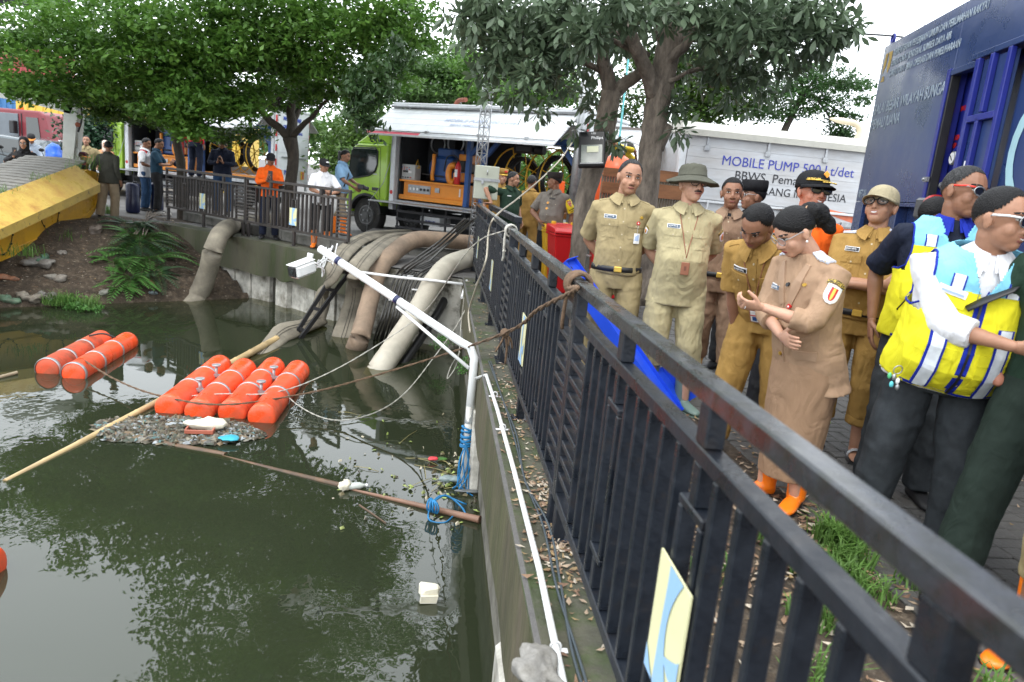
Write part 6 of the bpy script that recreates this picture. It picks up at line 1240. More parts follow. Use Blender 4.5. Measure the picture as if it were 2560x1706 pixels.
def debris(name, label, n, area, cols, s0, s1):
    ms = [mat(name + str(i), c, .6, var=.3, scale=20) for i, c in enumerate(cols)]; mb = MB()
    for _ in range(n):
        x, y = area(); a = random.uniform(0, 6.3); l = random.uniform(s0, s1); wd = l*random.uniform(.15, .8); h = random.uniform(.004, .03); c, s_ = math.cos(a), math.sin(a); k = random.randrange(len(cols)); tl = random.uniform(-.3, .3)
        pts = [(-l, -wd*.6, 0), (l*.8, -wd, h*.3), (l, wd*.7, h), (-l*.7, wd, h*.6), (0, 0, h*1.3)]
        mb.add([(x + (u*c - v*s_)*.5, y + (u*s_ + v*c)*.5, WZ + .004 + z_) for u, v, z_ in pts], [(0, 1, 4), (1, 2, 4), (2, 3, 4), (3, 0, 4)], k)
    return stuff(name, mb, ms, label, 'rubbish')
r0, r1 = Z(290, 1065), Z(610, 1075); a0, a1, a2 = Z(300, 1080, WZ), Z(620, 1090, WZ), Z(400, 1035, WZ); ac = Z(440, 1078, WZ)
def area1():
    while True:
        x, y = ac.x + random.uniform(-.75, .85), ac.y + random.uniform(-.42, .40)
        if ((x - ac.x)/.8)**2 + ((y - ac.y)/.38)**2 < 1 + .4*noise.noise(Vector((x*3, y*3, 0))): return x, y
debris('floating_rubbish', 'raft of mixed floating rubbish in front of the four orange floats', 2100, area1, [(.06, .05, .03), (.12, .10, .06), (.16, .15, .12), (.26, .28, .29), (.05, .06, .04), (.16, .11, .06), (.08, .07, .04), (.18, .16, .12), (.05, .05, .035), (.07, .05, .03), (.05, .035, .02), (.10, .18, .18), (.08, .07, .05), (.11, .11, .10)], .02, .10)
def area2():
    if random.random() < .5: p_ = Z(random.gauss(1120, 45), random.gauss(1195, 30), WZ)
    else: p_ = Z(random.uniform(820, 1195), random.uniform(1020, 1330), WZ)
    return min(p_.x, .47), p_.y
debris('scattered_rubbish', 'small leaves and scraps scattered on the water near the wall', 170, area2, [(.22, .25, .08), (.12, .10, .05), (.40, .36, .26), (.25, .32, .08), (.06, .05, .03)], .015, .06)
st_ = MB()
for k in range(46):
    x, y = (area2() if k < 22 else area1()); a = random.uniform(0, 3.1); l = random.uniform(.12, .45); st_.tube([(x, y, WZ + .005), (x + l*.5*math.cos(a), y + l*.5*math.sin(a), WZ + .018), (x + l*math.cos(a), y + l*math.sin(a), WZ + .004)], .003, 4)
stuff('floating_stalks', st_, mat('yellow_stalk', (.28, .24, .09), .7), 'thin yellow-green stalks floating among the rubbish', 'stalks')
# bank rubbish
for k, (px, py, z_, s, c, lb_) in enumerate([(95, 660, -.55, (.28, .2, .08), (.28, .28, .27), 'grey plastic sheet crumpled on the bank under the pontoon'), (110, 655, -.5, (.10, .12, .10), (.12, .30, .20), 'green and grey bag standing on the bank rubbish'), (15, 697, -.75, (.18, .12, .06), (.50, .22, .12), 'colourful crumpled wrapper at the left edge of the bank'), (75, 750, -1.05, (.18, .12, .10), (.30, .28, .24), 'dirty pale sack at the waterline of the bank'), (25, 755, -1.05, (.14, .1, .08), (.16, .30, .20), 'pale green bag at the waterline, leftmost'), (118, 745, -1.0, (.12, .1, .10), (.22, .22, .21), 'grey lump of plastic right of the dirty sack'), (240, 580, -.1, (.13, .13, .10), (.20, .17, .15), 'round stone near the top of the bank'), (158, 637, -.35, (.10, .08, .06), (.30, .29, .27), 'small grey stone in the middle of the bank'), (140, 697, -.75, (.16, .12, .07), (.34, .33, .30), 'pale grey stone beside the crumpled sheet'), (262, 733, -1.05, (.14, .10, .05), (.50, .52, .48), 'white-green scrap at the waterline near the shrub'), (385, 735, -1.1, (.10, .06, .05), (.25, .35, .40), 'bluish plastic scrap in the water by the shrub'), (412, 537, .03, (.16, .12, .09), (.55, .55, .55), 'crumpled white bag at the left end of the far fence'), (330, 562, -.02, (.2, .06, .04), (.40, .45, .48), 'pale plastic strip near the top of the bank'), (375, 710, -1.0, (.12, .09, .06), (.30, .09, .05), 'broken red brick near the waterline')]):
    p_ = Z(px, py, z_); p_ = PB(px, py) if px < 400 else p_; p_.z += s[2]*.25; s = (s[0]*.8, s[1]*.8, s[2]*.8)
    blobbox('rubbish_bag' if 'stone' not in lb_ and 'brick' not in lb_ else 'stone', lb_, 'rubbish' if 'stone' not in lb_ and 'brick' not in lb_ else 'stone', p_, s, mat('scrap%d' % k, (c[0]*.75, c[1]*.72, c[2]*.68), .7, var=.4, scale=12, c2=(.08, .06, .045), f2=.35, s2=9, sharp=.4), .9, 9, 22)
rt = MB()
for k in range(9):
    a = Z(random.uniform(370, 415), random.uniform(520, 545), .0); b_ = Z(random.uniform(335, 370), random.uniform(570, 600), -.15); rt.tube(smooth_pts([a + Vector((0, 0, .03)), a.lerp(b_, .5) + Vector((random.uniform(-.1, .1), 0, .08)), b_ + Vector((0, 0, .05))], 5), .012, 5)
tag(obj('roots', rt, M_bark), 'bunch of grey dead stems trailing down the bank from the fence corner', 'stems')
# ================================================================== people
_tmp = bpy.data.scenes.new('tmp')
_tex = {}
def tex(kind, size):
    k = (kind, size)
    if k not in _tex:
        t = bpy.data.textures.new('t', kind); t.noise_scale = size
        if kind == 'MUSGRAVE': t.musgrave_type = 'RIDGED_MULTIFRACTAL'; t.octaves = 2; t.noise_intensity = .6
        _tex[k] = t
    return _tex[k]
def remesh(mb, vox, sm=4, disp=None, name='m', mats=(), fac=.5):
    me = mb.mesh('r'); o = bpy.data.objects.new('r', me); _tmp.collection.objects.link(o)
    m = o.modifiers.new('r', 'REMESH'); m.mode = 'VOXEL'; m.voxel_size = vox; m.use_smooth_shade = True
    if sm: s = o.modifiers.new('s', 'SMOOTH'); s.iterations = sm; s.factor = fac
    for (kind, size, st) in (disp or ()):
        d = o.modifiers.new('d', 'DISPLACE'); d.texture = tex(kind, size); d.strength = st; d.mid_level = .5; d.texture_coords = 'LOCAL'
    if disp: s = o.modifiers.new('s', 'SMOOTH'); s.iterations = 1; s.factor = .5
    with bpy.context.temp_override(scene=_tmp, view_layer=_tmp.view_layers[0]): dg = bpy.context.evaluated_depsgraph_get()
    out = bpy.data.meshes.new_from_object(o.evaluated_get(dg)); out.name = name
    bpy.data.objects.remove(o); bpy.data.meshes.remove(me); out.materials.clear()
    for q in mats: out.materials.append(q)
    return out
def joinmesh(name, meshes, mats):
    mb = MB()
    for me, mi in meshes:
        n = len(me.vertices); co = np.empty(n*3); me.vertices.foreach_get('co', co); mb.add([tuple(c) for c in co.reshape(-1, 3)], [tuple(p.vertices) for p in me.polygons], mi, True)
    return mb.mesh(name, mats)
def skin(nm, c): return mat(nm, c, .5, var=.10, scale=14, c2=(c[0]*.86, c[1]*.78, c[2]*.76), f2=.42, s2=9, sharp=.6, bump=.05, bs=160, spec=.4, sss=.08)
SK1 = skin('tan_skin', (.40, .215, .135)); SK2 = skin('brown_skin', (.27, .135, .08)); SK3 = skin('light_skin', (.55, .32, .22)); SK4 = skin('ruddy_skin', (.46, .20, .13))
def cloth(nm, c, v=.12, b=.25, r=.8):
    m = mat(nm, c, r, var=v, scale=7, bump=b, bs=500, spec=.2, detail=3); n = m.node_tree; L = n.links.new; b_ = n.nodes['Principled BSDF']
    bp = [x for x in n.nodes if x.type == 'BUMP'][0]; tc = [x for x in n.nodes if x.type == 'TEX_COORD'][0]
    mp = n.nodes.new('ShaderNodeMapping'); mp.inputs['Scale'].default_value = (1, 1, .55); mp.inputs['Rotation'].default_value = (.5, .35, .2); L(tc.outputs['Object'], mp.inputs[0])
    z = n.nodes.new('ShaderNodeTexNoise'); z.inputs['Scale'].default_value = 9; z.inputs['Detail'].default_value = 2.5; z.inputs['Distortion'].default_value = 1.6; z.inputs['Roughness'].default_value = .45; L(mp.outputs[0], z.inputs['Vector'])
    b2 = n.nodes.new('ShaderNodeBump'); b2.inputs['Strength'].default_value = .55; b2.inputs['Distance'].default_value = .035; L(z.outputs[0], b2.inputs['Height']); L(bp.outputs[0], b2.inputs['Normal']); L(b2.outputs[0], b_.inputs['Normal'])
    return m
C_kh = cloth('khaki_cloth', (.32, .255, .135)); C_kh2 = cloth('light_khaki_cloth', (.40, .345, .20)); C_br = cloth('brown_khaki_cloth', (.27, .175, .115)); C_mu = cloth('mustard_khaki_cloth', (.33, .195, .055)); C_sk = cloth('tan_suit_cloth', (.36, .235, .15), .06)
C_blk = cloth('black_cloth', (.018, .018, .02)); C_slate = mat('faded_black_denim', (.022, .026, .030), .8, var=.5, scale=5, bump=.25, bs=400, spec=.2, c2=(.045, .05, .055), f2=.3, s2=3, sharp=.6); C_or = cloth('orange_cloth', (.85, .13, .012)); C_wh = cloth('white_cloth', (.72, .72, .74), .05); C_nv = cloth('navy_cloth', (.010, .014, .030)); C_lb = cloth('light_blue_cloth', (.25, .42, .62))
C_ye = cloth('neon_yellow_cloth', (.74, .68, .025), .07); C_cy = cloth('sky_blue_cloth', (.22, .55, .72), .06); C_rb = cloth('royal_blue_piping', (.01, .025, .30)); C_gr = cloth('army_green_cloth', (.018, .04, .025)); C_gy = cloth('police_grey_brown_cloth', (.19, .165, .14)); C_dg = cloth('dark_green_cloth', (.016, .026, .02)); C_dk = cloth('dark_olive_cloth', (.05, .05, .04)); C_bg = cloth('beige_trouser_cloth', (.28, .22, .15)); C_re = cloth('red_cloth', (.5, .02, .03)); C_gb = cloth('grey_blue_cloth', (.35, .40, .47)); C_tl = cloth('dark_teal_cloth', (.015, .045, .075)); C_je = cloth('blue_jeans', (.03, .07, .15)); C_bl = cloth('blue_blazer', (.02,.03,.07))
C_refl = mat('reflective_tape', (.62, .66, .70), .35, var=.15, scale=20)
HAIRB = mat('black_hair', (.006, .0055, .006), .55, var=.6, scale=150, stretch=(1, .12, .5), bump=.5, bs=300, spec=.25); HAIRG = mat('greying_hair', (.018, .018, .019), .6, var=.8, scale=220, stretch=(1, .15, .5), bump=.5, bs=300, spec=.25, c2=(.09, .09, .09), s2=120, f2=.25, sharp=.3)
M_boot = mat('orange_rubber_boot', (.90, .20, .01), .32, var=.05); M_bootg = mat('grey_green_rubber_boot', (.13, .19, .16), .45, var=.1); M_booty = mat('ochre_rubber_boot', (.62, .30, .02), .35, var=.15)
M_lip = mat('lip', (.30, .10, .08), .45); M_lipr = mat('red_lip', (.42, .06, .07), .35); M_eye = mat('eye_white', (.55, .52, .48), .2); M_iris = mat('dark_iris', (.012, .008, .006), .1); M_leather = mat('brown_leather', (.28, .11, .06), .5, var=.15); M_gold = mat('gold_metal', (.75, .5, .1), .3, .7); M_lens = mat('tinted_lens', (.006, .006, .007), .05, spec=.9)
M_lensc = mat('clear_lens', (.5, .5, .5), .05); M_lensc.node_tree.nodes['Principled BSDF'].inputs['Alpha'].default_value = .18
Rx = lambda a: Matrix.Rotation(R_(a), 4, 'X'); Ry = lambda a: Matrix.Rotation(R_(a), 4, 'Y'); Rz = lambda a: Matrix.Rotation(R_(a), 4, 'Z')
def ik(a, b, l1, l2, pole):
    d = b - a; L = min(d.length, (l1 + l2)*.999); dn_ = d.normalized(); x = (l1*l1 - l2*l2 + L*L)/(2*L); h = math.sqrt(max(0, l1*l1 - x*x))
    p = pole - dn_*pole.dot(dn_); p = p.normalized() if p.length > 1e-5 else Vector((0, 1, 0)); return a + dn_*x + p*h, a + dn_*L
def ring(c, u, v, ru, rv, n=20, sq=0.0):
    out = []
    for k in range(n):
        a = 2*PI*k/n; ca, sa = math.cos(a), math.sin(a); e = 1 - sq; out.append(c + u*ru*math.copysign(abs(ca)**e, ca) + v*rv*math.copysign(abs(sa)**e, sa))
    return out
def stick(mb, pts, rads, n=12, round_=True):
    """tapered limb with rounded ends"""
    pts = [Vector(p) for p in pts]
    if round_:
        d0 = (pts[0] - pts[1]).normalized(); d1 = (pts[-1] - pts[-2]).normalized()
        pts = [pts[0] + d0*rads[0]*.8, pts[0] + d0*rads[0]*.5] + pts + [pts[-1] + d1*rads[-1]*.5, pts[-1] + d1*rads[-1]*.8]; rads = [rads[0]*.45, rads[0]*.85] + list(rads) + [rads[-1]*.85, rads[-1]*.45]
    mb.tube(pts, rads, n)
def hand(mb, wrist, d, nrm, side, s=1.0, curl=.5, spread=.12, thumb=.5):
    """palm plus five separate bent fingers; d: pointing direction, nrm: palm normal, side: +1/-1 thumb side along (d x nrm)"""
    d = d.normalized(); nrm = (nrm - d*nrm.dot(d)).normalized(); s_ = d.cross(nrm)*side
    rs = []
    for t, w_, h in ((-.012, .024, .020), (.02, .030, .019), (.055, .040, .016), (.085, .041, .013), (.094, .034, .009)): rs.append(ring(wrist + d*t*s, s_, nrm, w_*s, h*s, 14))
    mb.rings(rs)
    for i, (o_, L, r) in enumerate(((.031, .068, .0088), (.011, .078, .0092), (-.010, .072, .0088), (-.030, .056, .0078))):
        b = wrist + d*.082*s + s_*o_*s; dd_ = (d + s_*(o_*4*spread)).normalized(); a0 = curl*(.5 + .08*i); pts = [b - dd_*.02*s, b]
        p = b
        for k, f_ in enumerate((.45, .31, .24)):
            a = a0 + curl*k*.75; v = dd_*math.cos(a) + nrm*math.sin(a); p = p + v*L*f_*s; pts.append(p)
        stick(mb, pts, [r*s, r*s, r*.97*s, r*.9*s, r*.78*s], 8)
    b = wrist + d*.022*s + s_*.024*s; v = (d*.55 + s_*.75*(1 - thumb*.4) + nrm*thumb*.7).normalized(); p1 = b + v*.038*s; v2 = (d*.85 + s_*.3 + nrm*thumb*.8).normalized(); p2 = p1 + v2*.030*s
    stick(mb, [b - v*.01*s, b, p1, p2, p2 + v2*.018*s], [.013*s, .0135*s, .0115*s, .010*s, .008*s], 8)
class Person: pass
def patch(bvh, O, right, up_, out_, u, v, w_, h, nu=6, nv=6, off=.003, th=.003, ang=0, shape=None, mb=None, mi=0, dist=.6):
    """thin sheet hugging a surface: rays shot along -out_"""
    mb = mb or MB(); ca, sa = math.cos(ang), math.sin(ang); P = []
    for j in range(nv + 1):
        for i in range(nu + 1):
            a = (i/nu - .5)*w_; b = (j/nv - .5)*h
            if shape: a, b = shape(a/w_*2, b/h*2); a *= w_/2; b *= h/2
            x = u + a*ca - b*sa; y = v + a*sa + b*ca; s0 = O + right*x + up_*y + out_*dist
            hit = bvh.ray_cast(s0, -out_, dist*2)
            P.append((hit[0] if hit[0] is not None else None, hit[1]))
    good = [p for p, n_ in P if p is not None]
    if not good: return mb
    front = [((p + out_*off) if p is not None else None) for p, n_ in P]; vs = []; idx = {}
    for k, p in enumerate(front):
        if p is not None: idx[k] = len(vs)//2; vs += [p + out_*th, p - out_*.004]
    fs = []
    W_ = nu + 1; cellset = set()
    for j in range(nv):
        for i in range(nu):
            q = [j*W_ + i, j*W_ + i + 1, (j+1)*W_ + i + 1, (j+1)*W_ + i]
            if all(k in idx for k in q): cellset.add((i, j)); a = [idx[k]*2 for k in q]; fs.append(tuple(a)); fs.append(tuple(x + 1 for x in a[::-1]))
    for (i, j) in cellset:
        for (di, dj, e0, e1) in ((0, -1, (i, j), (i+1, j)), (1, 0, (i+1, j), (i+1, j+1)), (0, 1, (i+1, j+1), (i, j+1)), (-1, 0, (i, j+1), (i, j))):
            if (i + di, j + dj) not in cellset:
                a = idx[e0[1]*W_ + e0[0]]*2; b = idx[e1[1]*W_ + e1[0]]*2; fs.append((a + 1, b + 1, b, a))
    return mb.add(vs, fs, mi, False)
oval = lambda a, b: (a*math.sqrt(max(0, 1 - b*b*.5)), b*math.sqrt(max(0, 1 - a*a*.5)))
def person(label, loc, yaw, h=1.68, near=True, sk=SK1, lean=0, tilt=0, twist=0, belly=0.0, wide=1.0, head=(0, 0, 0), hs=1.04, arms=None, legs=None, shirt=None, sleeve='short', hem=.90, trousers=None, cuff=.09, baggy=1.0,
           feet='shoe', footm=None, hair=HAIRB, hairline=.35, hairkind='short', brow=True, mouth=M_lip, moustache=False, group=None, skirt=None, buttons=True, collar=True, glasses=None, tuck=True, belt=None, vox=None, bodyhide=False, badge=None, collar_m=None, neckfwd=0.0, nx=0.0, smile=False, base_z=0.0):
    """Standing figure facing local -Y. yaw in degrees."""
    s = h/1.70; vx = vox or (.0075 if near else .017); t = thing('person', label, 'person', (loc[0], loc[1], base_z), R_(yaw), group)
    A_ = Person(); A_.t = t; A_.s = s
    hip = Vector((0, 0, .93*s)); TM = Matrix.Translation(hip) @ Rz(twist) @ Rx(lean) @ Ry(tilt) @ Matrix.Scale(s, 4) @ Matrix.Translation((0, 0, -.93)); A_.TM = TM
    T = lambda x, y, z: TM @ Vector((x, y, z))
    tx = (TM.to_3x3() @ Vector((1, 0, 0))).normalized(); ty = (TM.to_3x3() @ Vector((0, 1, 0))).normalized(); tz = (TM.to_3x3() @ Vector((0, 0, 1))).normalized(); A_.tx, A_.ty, A_.tz = tx, ty, tz
    HM = TM @ Matrix.Translation((nx, -.014 - neckfwd, 1.452)) @ Rz(head[0]) @ Rx(head[1]) @ Ry(head[2]) @ Matrix.Scale(hs, 4) @ Matrix.Translation((0, -.012, .118)); A_.HM = HM
    H = lambda x, y, z: HM @ Vector((x, y, z)); hR = HM.to_3x3(); hx, hy, hz = [(hR @ Vector(e)).normalized() for e in ((1, 0, 0), (0, 1, 0), (0, 0, 1))]; hss = hs*s; A_.H = H
    # ---------------- head
    hd = MB(); ME = lambda c, r, n=18, m=12: hd.rings([[H(*(Vector(c) + Vector((math.cos(2*PI*i/n)*max(math.cos(th_), .03)*r[0], math.sin(2*PI*i/n)*max(math.cos(th_), .03)*r[1], math.sin(th_)*r[2])))) for i in range(n)] for th_ in [-PI/2 + PI*k/m for k in range(m + 1)]])
    ME((0, .012, .025), (.074, .093, .090)); ME((0, -.022, -.035), (.057, .064, .070)); ME((0, -.048, -.075), (.034, .032, .030)); ME((-.034, -.045, -.028), (.026, .028, .030), 10, 8); ME((.034, -.045, -.028), (.026, .028, .030), 10, 8)
    ME((0, -.070, .032), (.050, .012, .010), 12, 7); ME((0, -.087, -.024), (.016, .017, .013), 10, 8); ME((-.014, -.080, -.028), (.010, .012, .009), 8, 6); ME((.014, -.080, -.028), (.010, .012, .009), 8, 6)
    hd.tube([H(0, -.072, .028), H(0, -.082, .004), H(0, -.094, -.018)], [.008*hss, .010*hss, .013*hss], 8); ME((0, -.074, -.052), (.024, .012, .010), 10, 7); ME((0, -.077, -.058), (.020, .009, .005), 10, 6)
    for sg in (-1, 1): ME((sg*.075, .012, -.010), (.010, .016, .029), 12, 9); ME((sg*.080, .017, .002), (.007, .015, .020), 10, 7)
    hd.tube([T(0, .02, 1.40), T(0, .008, 1.45), H(0, .022, -.06), H(0, .02, -.02)], [.060*s, .056*s, .052*s, .05*s], 16)
    vh = .0042 if near else .009
    hm = remesh(hd, vh*max(hs, 1), 2 if near else 1, None, 'h', fac=.5)
    # ---------------- skeleton
    arms = arms or {}; legs = legs or {}; sh = {}; el = {}; wr = {}; body = MB(); hands = MB()
    for sd in (-1, 1):
        k = 'L' if sd < 0 else 'R'; a = arms.get(k, {}); S_ = T(sd*.172*wide, .008, 1.352) + (TM.to_3x3() @ Vector(a.get('sh', (0, 0, 0))))
        tgt = a.get('to', (sd*.235*wide, .0, .88)); fr_ = a.get('frame', 'T'); W_ = (T(*tgt) if fr_ == 'T' else (H(*tgt) if fr_ == 'H' else Vector(tgt))); po = TM.to_3x3() @ Vector(a.get('pole', (sd*.4, 1, -.1)))
        E_, W_ = ik(S_, W_, .285*s, .255*s, po); sh[k], el[k], wr[k] = S_, E_, W_
        stick(body, [S_, S_.lerp(E_, .35), E_], [.050*s, .045*s, .038*s]); stick(body, [E_, E_.lerp(W_, .25), E_.lerp(W_, .7), W_], [.037*s, .041*s, .030*s, .025*s])
        fd_ = (W_ - E_).normalized(); hd_ = TM.to_3x3() @ Vector(a['hd']) if 'hd' in a else fd_; pn = TM.to_3x3() @ Vector(a.get('pn', (-sd, 0, 0)))
        if not a.get('nohand'): hand(hands, W_ + hd_.normalized()*.012*s, hd_, pn, a.get('ts', 1), s*1.0, a.get('curl', .35), thumb=a.get('thumb', .4))
    A_.sh, A_.el, A_.wr = sh, el, wr
    kn, an, hp = {}, {}, {}
    for sd in (-1, 1):
        k = 'L' if sd < 0 else 'R'; a = legs.get(k, {}); P0 = Vector((sd*.092*s*wide**.5, 0, .90*s)); P1 = Vector(a.get('to', (sd*.12, .0, .085))); P1 = Vector((P1.x*s, P1.y*s, P1.z*s)); K, P1 = ik(P0, P1, .412*s, .408*s, Vector(a.get('pole', (sd*.15, -1, 0)))); hp[k], kn[k], an[k] = P0, K, P1
        stick(body, [P0, K, P1], [.075*s, .052*s, .038*s])
    A_.an, A_.kn = an, kn
    tor = [(.86, .14, .10), (.95, .150, .105), (1.06, .138, .095), (1.18, .142, .095), (1.28, .158, .105), (1.36, .150, .09), (1.41, .10, .07), (1.45, .06, .055)]
    body.rings([ring(T(0, .005 - belly*.4*math.exp(-((z - 1.08)/.13)**2), z), tx, ty, a*s*wide, (b + belly*.4*math.exp(-((z - 1.08)/.13)**2))*s, 20) for z, a, b in tor])
    bm = remesh(body, .012 if near else .02, 3, None, 'b'); parts = [(hm, 0), (bm, 0)]
    if hands.v: parts.append((remesh(hands, .0042 if near else .008, 1, None, 'hd'), 0))
    A_.body = link('body', joinmesh('body', parts, [sk]), t)
    hb = BVHTree.FromPolygons([v.co.copy() for v in hm.vertices], [tuple(p.vertices) for p in hm.polygons]); A_.hb = hb
    O = H(0, 0, 0)
    fpat = lambda nm, m, u, v, w_, hh, nu=6, nv=2, off=.0006, ang=0, shape=None, th=.0008, out_=None: link(nm, patch(hb, O, hx, hz, out_ or -hy, u*hss, v*hss, w_*hss, hh*hss, nu, nv, off, th, ang, shape, dist=.25).mesh(nm, [m]), A_.body)
    A_.fpat = fpat
    for sg in (-1, 1):
        if near: fpat('eye', M_eye, sg*.032, .012, .025, .0085, 6, 4, .0004, 0, oval); fpat('iris', M_iris, sg*.032, .012, .0105, .0095, 4, 4, .0014, 0, oval); fpat('eyelid', mat('eyelid_line', (.03, .018, .014), .6), sg*.032, .0175, .029, .0032, 6, 1, .0018, 0, lambda a, b: (a, b + .9*(1 - a*a)))
        else: fpat('eye', M_iris, sg*.032, .012, .024, .008, 4, 2, .001, 0, oval)
        if brow: fpat('eyebrow', hair if hair is not None and hair is not HAIRG else HAIRB, sg*.034, .034, .036, .0075, 6, 2, .0012, sg*-.08, lambda a, b: (a, b*(1 - .5*abs(a)) + .7*(1 - a*a)))
    if near and smile: fpat('teeth', M_refl, 0, -.0545, .028, .0055, 8, 2, .0012, 0, lambda a, b: (a, b*(1 - a*a*.6) + 1.3*a*a))
    if mouth and not smile: fpat('mouth', mouth, 0, -.0555, .044 if near else .046, .0125 if near else .01, 8, 4, .0008, 0, oval)
    if near and not smile: fpat('lip_line', mat('lip_line', (.10, .03, .025), .6), 0, -.0555, .040, .002, 8, 1, .0026)
    elif near: fpat('mouth', mouth, 0, -.065, .040, .006, 8, 2, .001, 0, lambda a, b: (a, b + 1.8*a*a)); fpat('mouth', mouth, 0, -.048, .040, .004, 8, 2, .001, 0, lambda a, b: (a, b + 1.8*a*a))
    if near:
        for sg in (-1, 1): fpat('nostril', mat('lip_line', (.10, .03, .025), .6), sg*.0085, -.0335, .006, .003, 2, 2, .0005)
    if moustache: fpat('moustache', HAIRG if moustache == 'grey' else HAIRB, 0, -.0415, .052 if moustache == 'grey' else .038, .010 if moustache == 'grey' else .0045, 8, 3, .0035 if moustache == 'grey' else .001, 0, lambda a, b: (a, b*(1 - .35*abs(a)) - .5*a*a), .004 if moustache == 'grey' else .0006)
    # ---------------- hair
    if hair is not None and hairkind != 'none':
        hmb = MB(); n, m = 60, 40; vs = []; keep = {}
        vol = {'short': 1.06, 'crop': 1.015, 'woman': 1.085}.get(hairkind, 1.05)
        for j in range(m + 1):
            th_ = PI/2 - (PI*.80)*j/m
            for i in range(n):
                a = 2*PI*i/n; x, y, z = math.cos(a)*math.cos(th_), math.sin(a)*math.cos(th_), math.sin(th_)
                # front is -y. hairline height as a function of azimuth
                fr = max(0, -y/max(.02, math.hypot(x, y))) if abs(th_) < PI/2 - .01 else 0; bk_ = max(0, y/max(.02, math.hypot(x, y)))
                line = -.02 + (.42 + hairline*.62)*min(1, fr*1.45)**1.3 - .60*bk_**1.2
                if hairkind == 'woman': line = -.12 + (.40 + hairline*.5)*fr**1.6 - .5*bk_
                e = min(1, max(0, (z - line)/.22)); keep[(j, i)] = z > line
                nn = noise.noise(Vector((x*9, y*9, z*9)))*.004; f_ = 1 + (vol - 1)*e + (nn*e if hairkind != 'crop' else nn*.3*e)
                vs.append(H(x*.0765*f_, .012 + y*.0955*f_, .024 + z*.0915*f_ + .002*e))
        fs = [(j*n + i, (j+1)*n + i, (j+1)*n + (i+1) % n, j*n + (i+1) % n) for j in range(m) for i in range(n) if keep[(j, i)] and keep[(j, (i+1) % n)] and (keep[(j+1, i)] or keep[(j+1, (i+1) % n)])]
        hmb.add(vs, fs, 0, True); A_.hair = link('hair', hmb.mesh('hair', [hair]), t)
    # ---------------- clothes
    dsp = [('CLOUDS', .14, .016*s), ('MUSGRAVE', .16, .006*s), ('CLOUDS', .045, .005*s)] if near else [('CLOUDS', .14, .03*s)]
    if shirt is not None:
        sb = MB(); fl = 0 if tuck else (.012 if skirt is None else .022)
        cr = [(hem, .172 + fl*2, .125 + fl), (hem + .05, .172 + fl, .125 + fl), (1.0, .168, .124), (1.08, .166, .126), (1.18, .170, .126), (1.28, .182, .130), (1.34, .178, .117), (1.385, .140, .096), (1.42, .098, .080), (1.448, .070, .068)]
        cr = [c for i, c in enumerate(cr) if i == 0 or c[0] > cr[i-1][0]]
        sb.rings([ring(T(0, .004 - belly*.5*math.exp(-((z - 1.06)/.14)**2), z), tx, ty, a*s*wide, (b + belly*.5*math.exp(-((z - 1.06)/.14)**2))*s, 26, .12) for z, a, b in cr])
        for k, sd in (('L', -1), ('R', 1)):
            S_, E_, W_ = sh[k], el[k], wr[k]; I_ = T(sd*.10*wide, .0, 1.36)
            if sleeve == 'short': sb.tube([I_, S_, S_.lerp(E_, .35), S_.lerp(E_, .88)], [.066*s, .062*s, .066*s, .072*s], 16)
            elif sleeve == 'long': sb.tube([I_, S_, S_.lerp(E_, .5), S_.lerp(E_, .93), E_.lerp(W_, .08), E_.lerp(W_, .5), E_.lerp(W_, .94)], [.066*s, .063*s, .060*s, .055*s, .054*s, .047*s, .038*s], 16)
            elif sleeve == 'elbow': sb.tube([I_, S_, S_.lerp(E_, .5), S_.lerp(E_, .93), E_.lerp(W_, .08), E_.lerp(W_, .42)], [.068*s, .066*s, .068*s, .064*s, .064*s, .062*s], 16)
        sm_ = remesh(sb, vx, 5, dsp, 'shirt', [shirt]); A_.shirt = link('shirt', sm_, t)
        bv = BVHTree.FromPolygons([v.co.copy() for v in sm_.vertices], [tuple(p.vertices) for p in sm_.polygons]); A_.bv = bv
        def spat(nm, m, x, z, w_, hh, nu=5, nv=5, off=.002, th=.0025, ang=0, shape=None, par=None, back=False, out_=None):
            o_ = out_ if out_ is not None else (ty if back else -ty)
            return link(nm, patch(bv, T(0, 0, 0) if False else TM @ Vector((0, 0, 0)), tx, tz, o_, x*s, z*s, w_*s, hh*s, nu, nv, off, th, ang, shape, dist=.7).mesh(nm, [m]), par or A_.shirt)
        A_.spat = spat
        if collar:
            cm = collar_m or shirt; cmb = MB(); n = 22; P = []
            for i in range(n + 1):
                a = -PI/2 + .20 + (2*PI - .40)*i/n; fr = max(0, -math.sin(a)); c_ = T(0, .006, 1.43)
                r1 = .068; lo = T(math.cos(a)*r1*1.22, .004 + math.sin(a)*r1*1.32 - .022*fr, 1.425 - .030*fr); hi = T(math.cos(a)*r1*.96, .008 + math.sin(a)*r1*.98 - .004*fr, 1.468 - .012*fr); out = T(math.cos(a)*r1*1.55 + .016*fr*math.copysign(1, math.cos(a)), .002 + math.sin(a)*r1*1.5 - .030*fr**2, 1.428 - .055*fr**2)
                P += [lo, hi, out]
            cmb.add(P, [(i*3, (i+1)*3, (i+1)*3 + 1, i*3 + 1) for i in range(n)] + [(i*3 + 1, (i+1)*3 + 1, (i+1)*3 + 2, i*3 + 2) for i in range(n)], 0, False); c_o = link('collar', cmb.mesh('collar', [cm]), A_.shirt); so = c_o.modifiers.new('s', 'SOLIDIFY'); so.thickness = .004
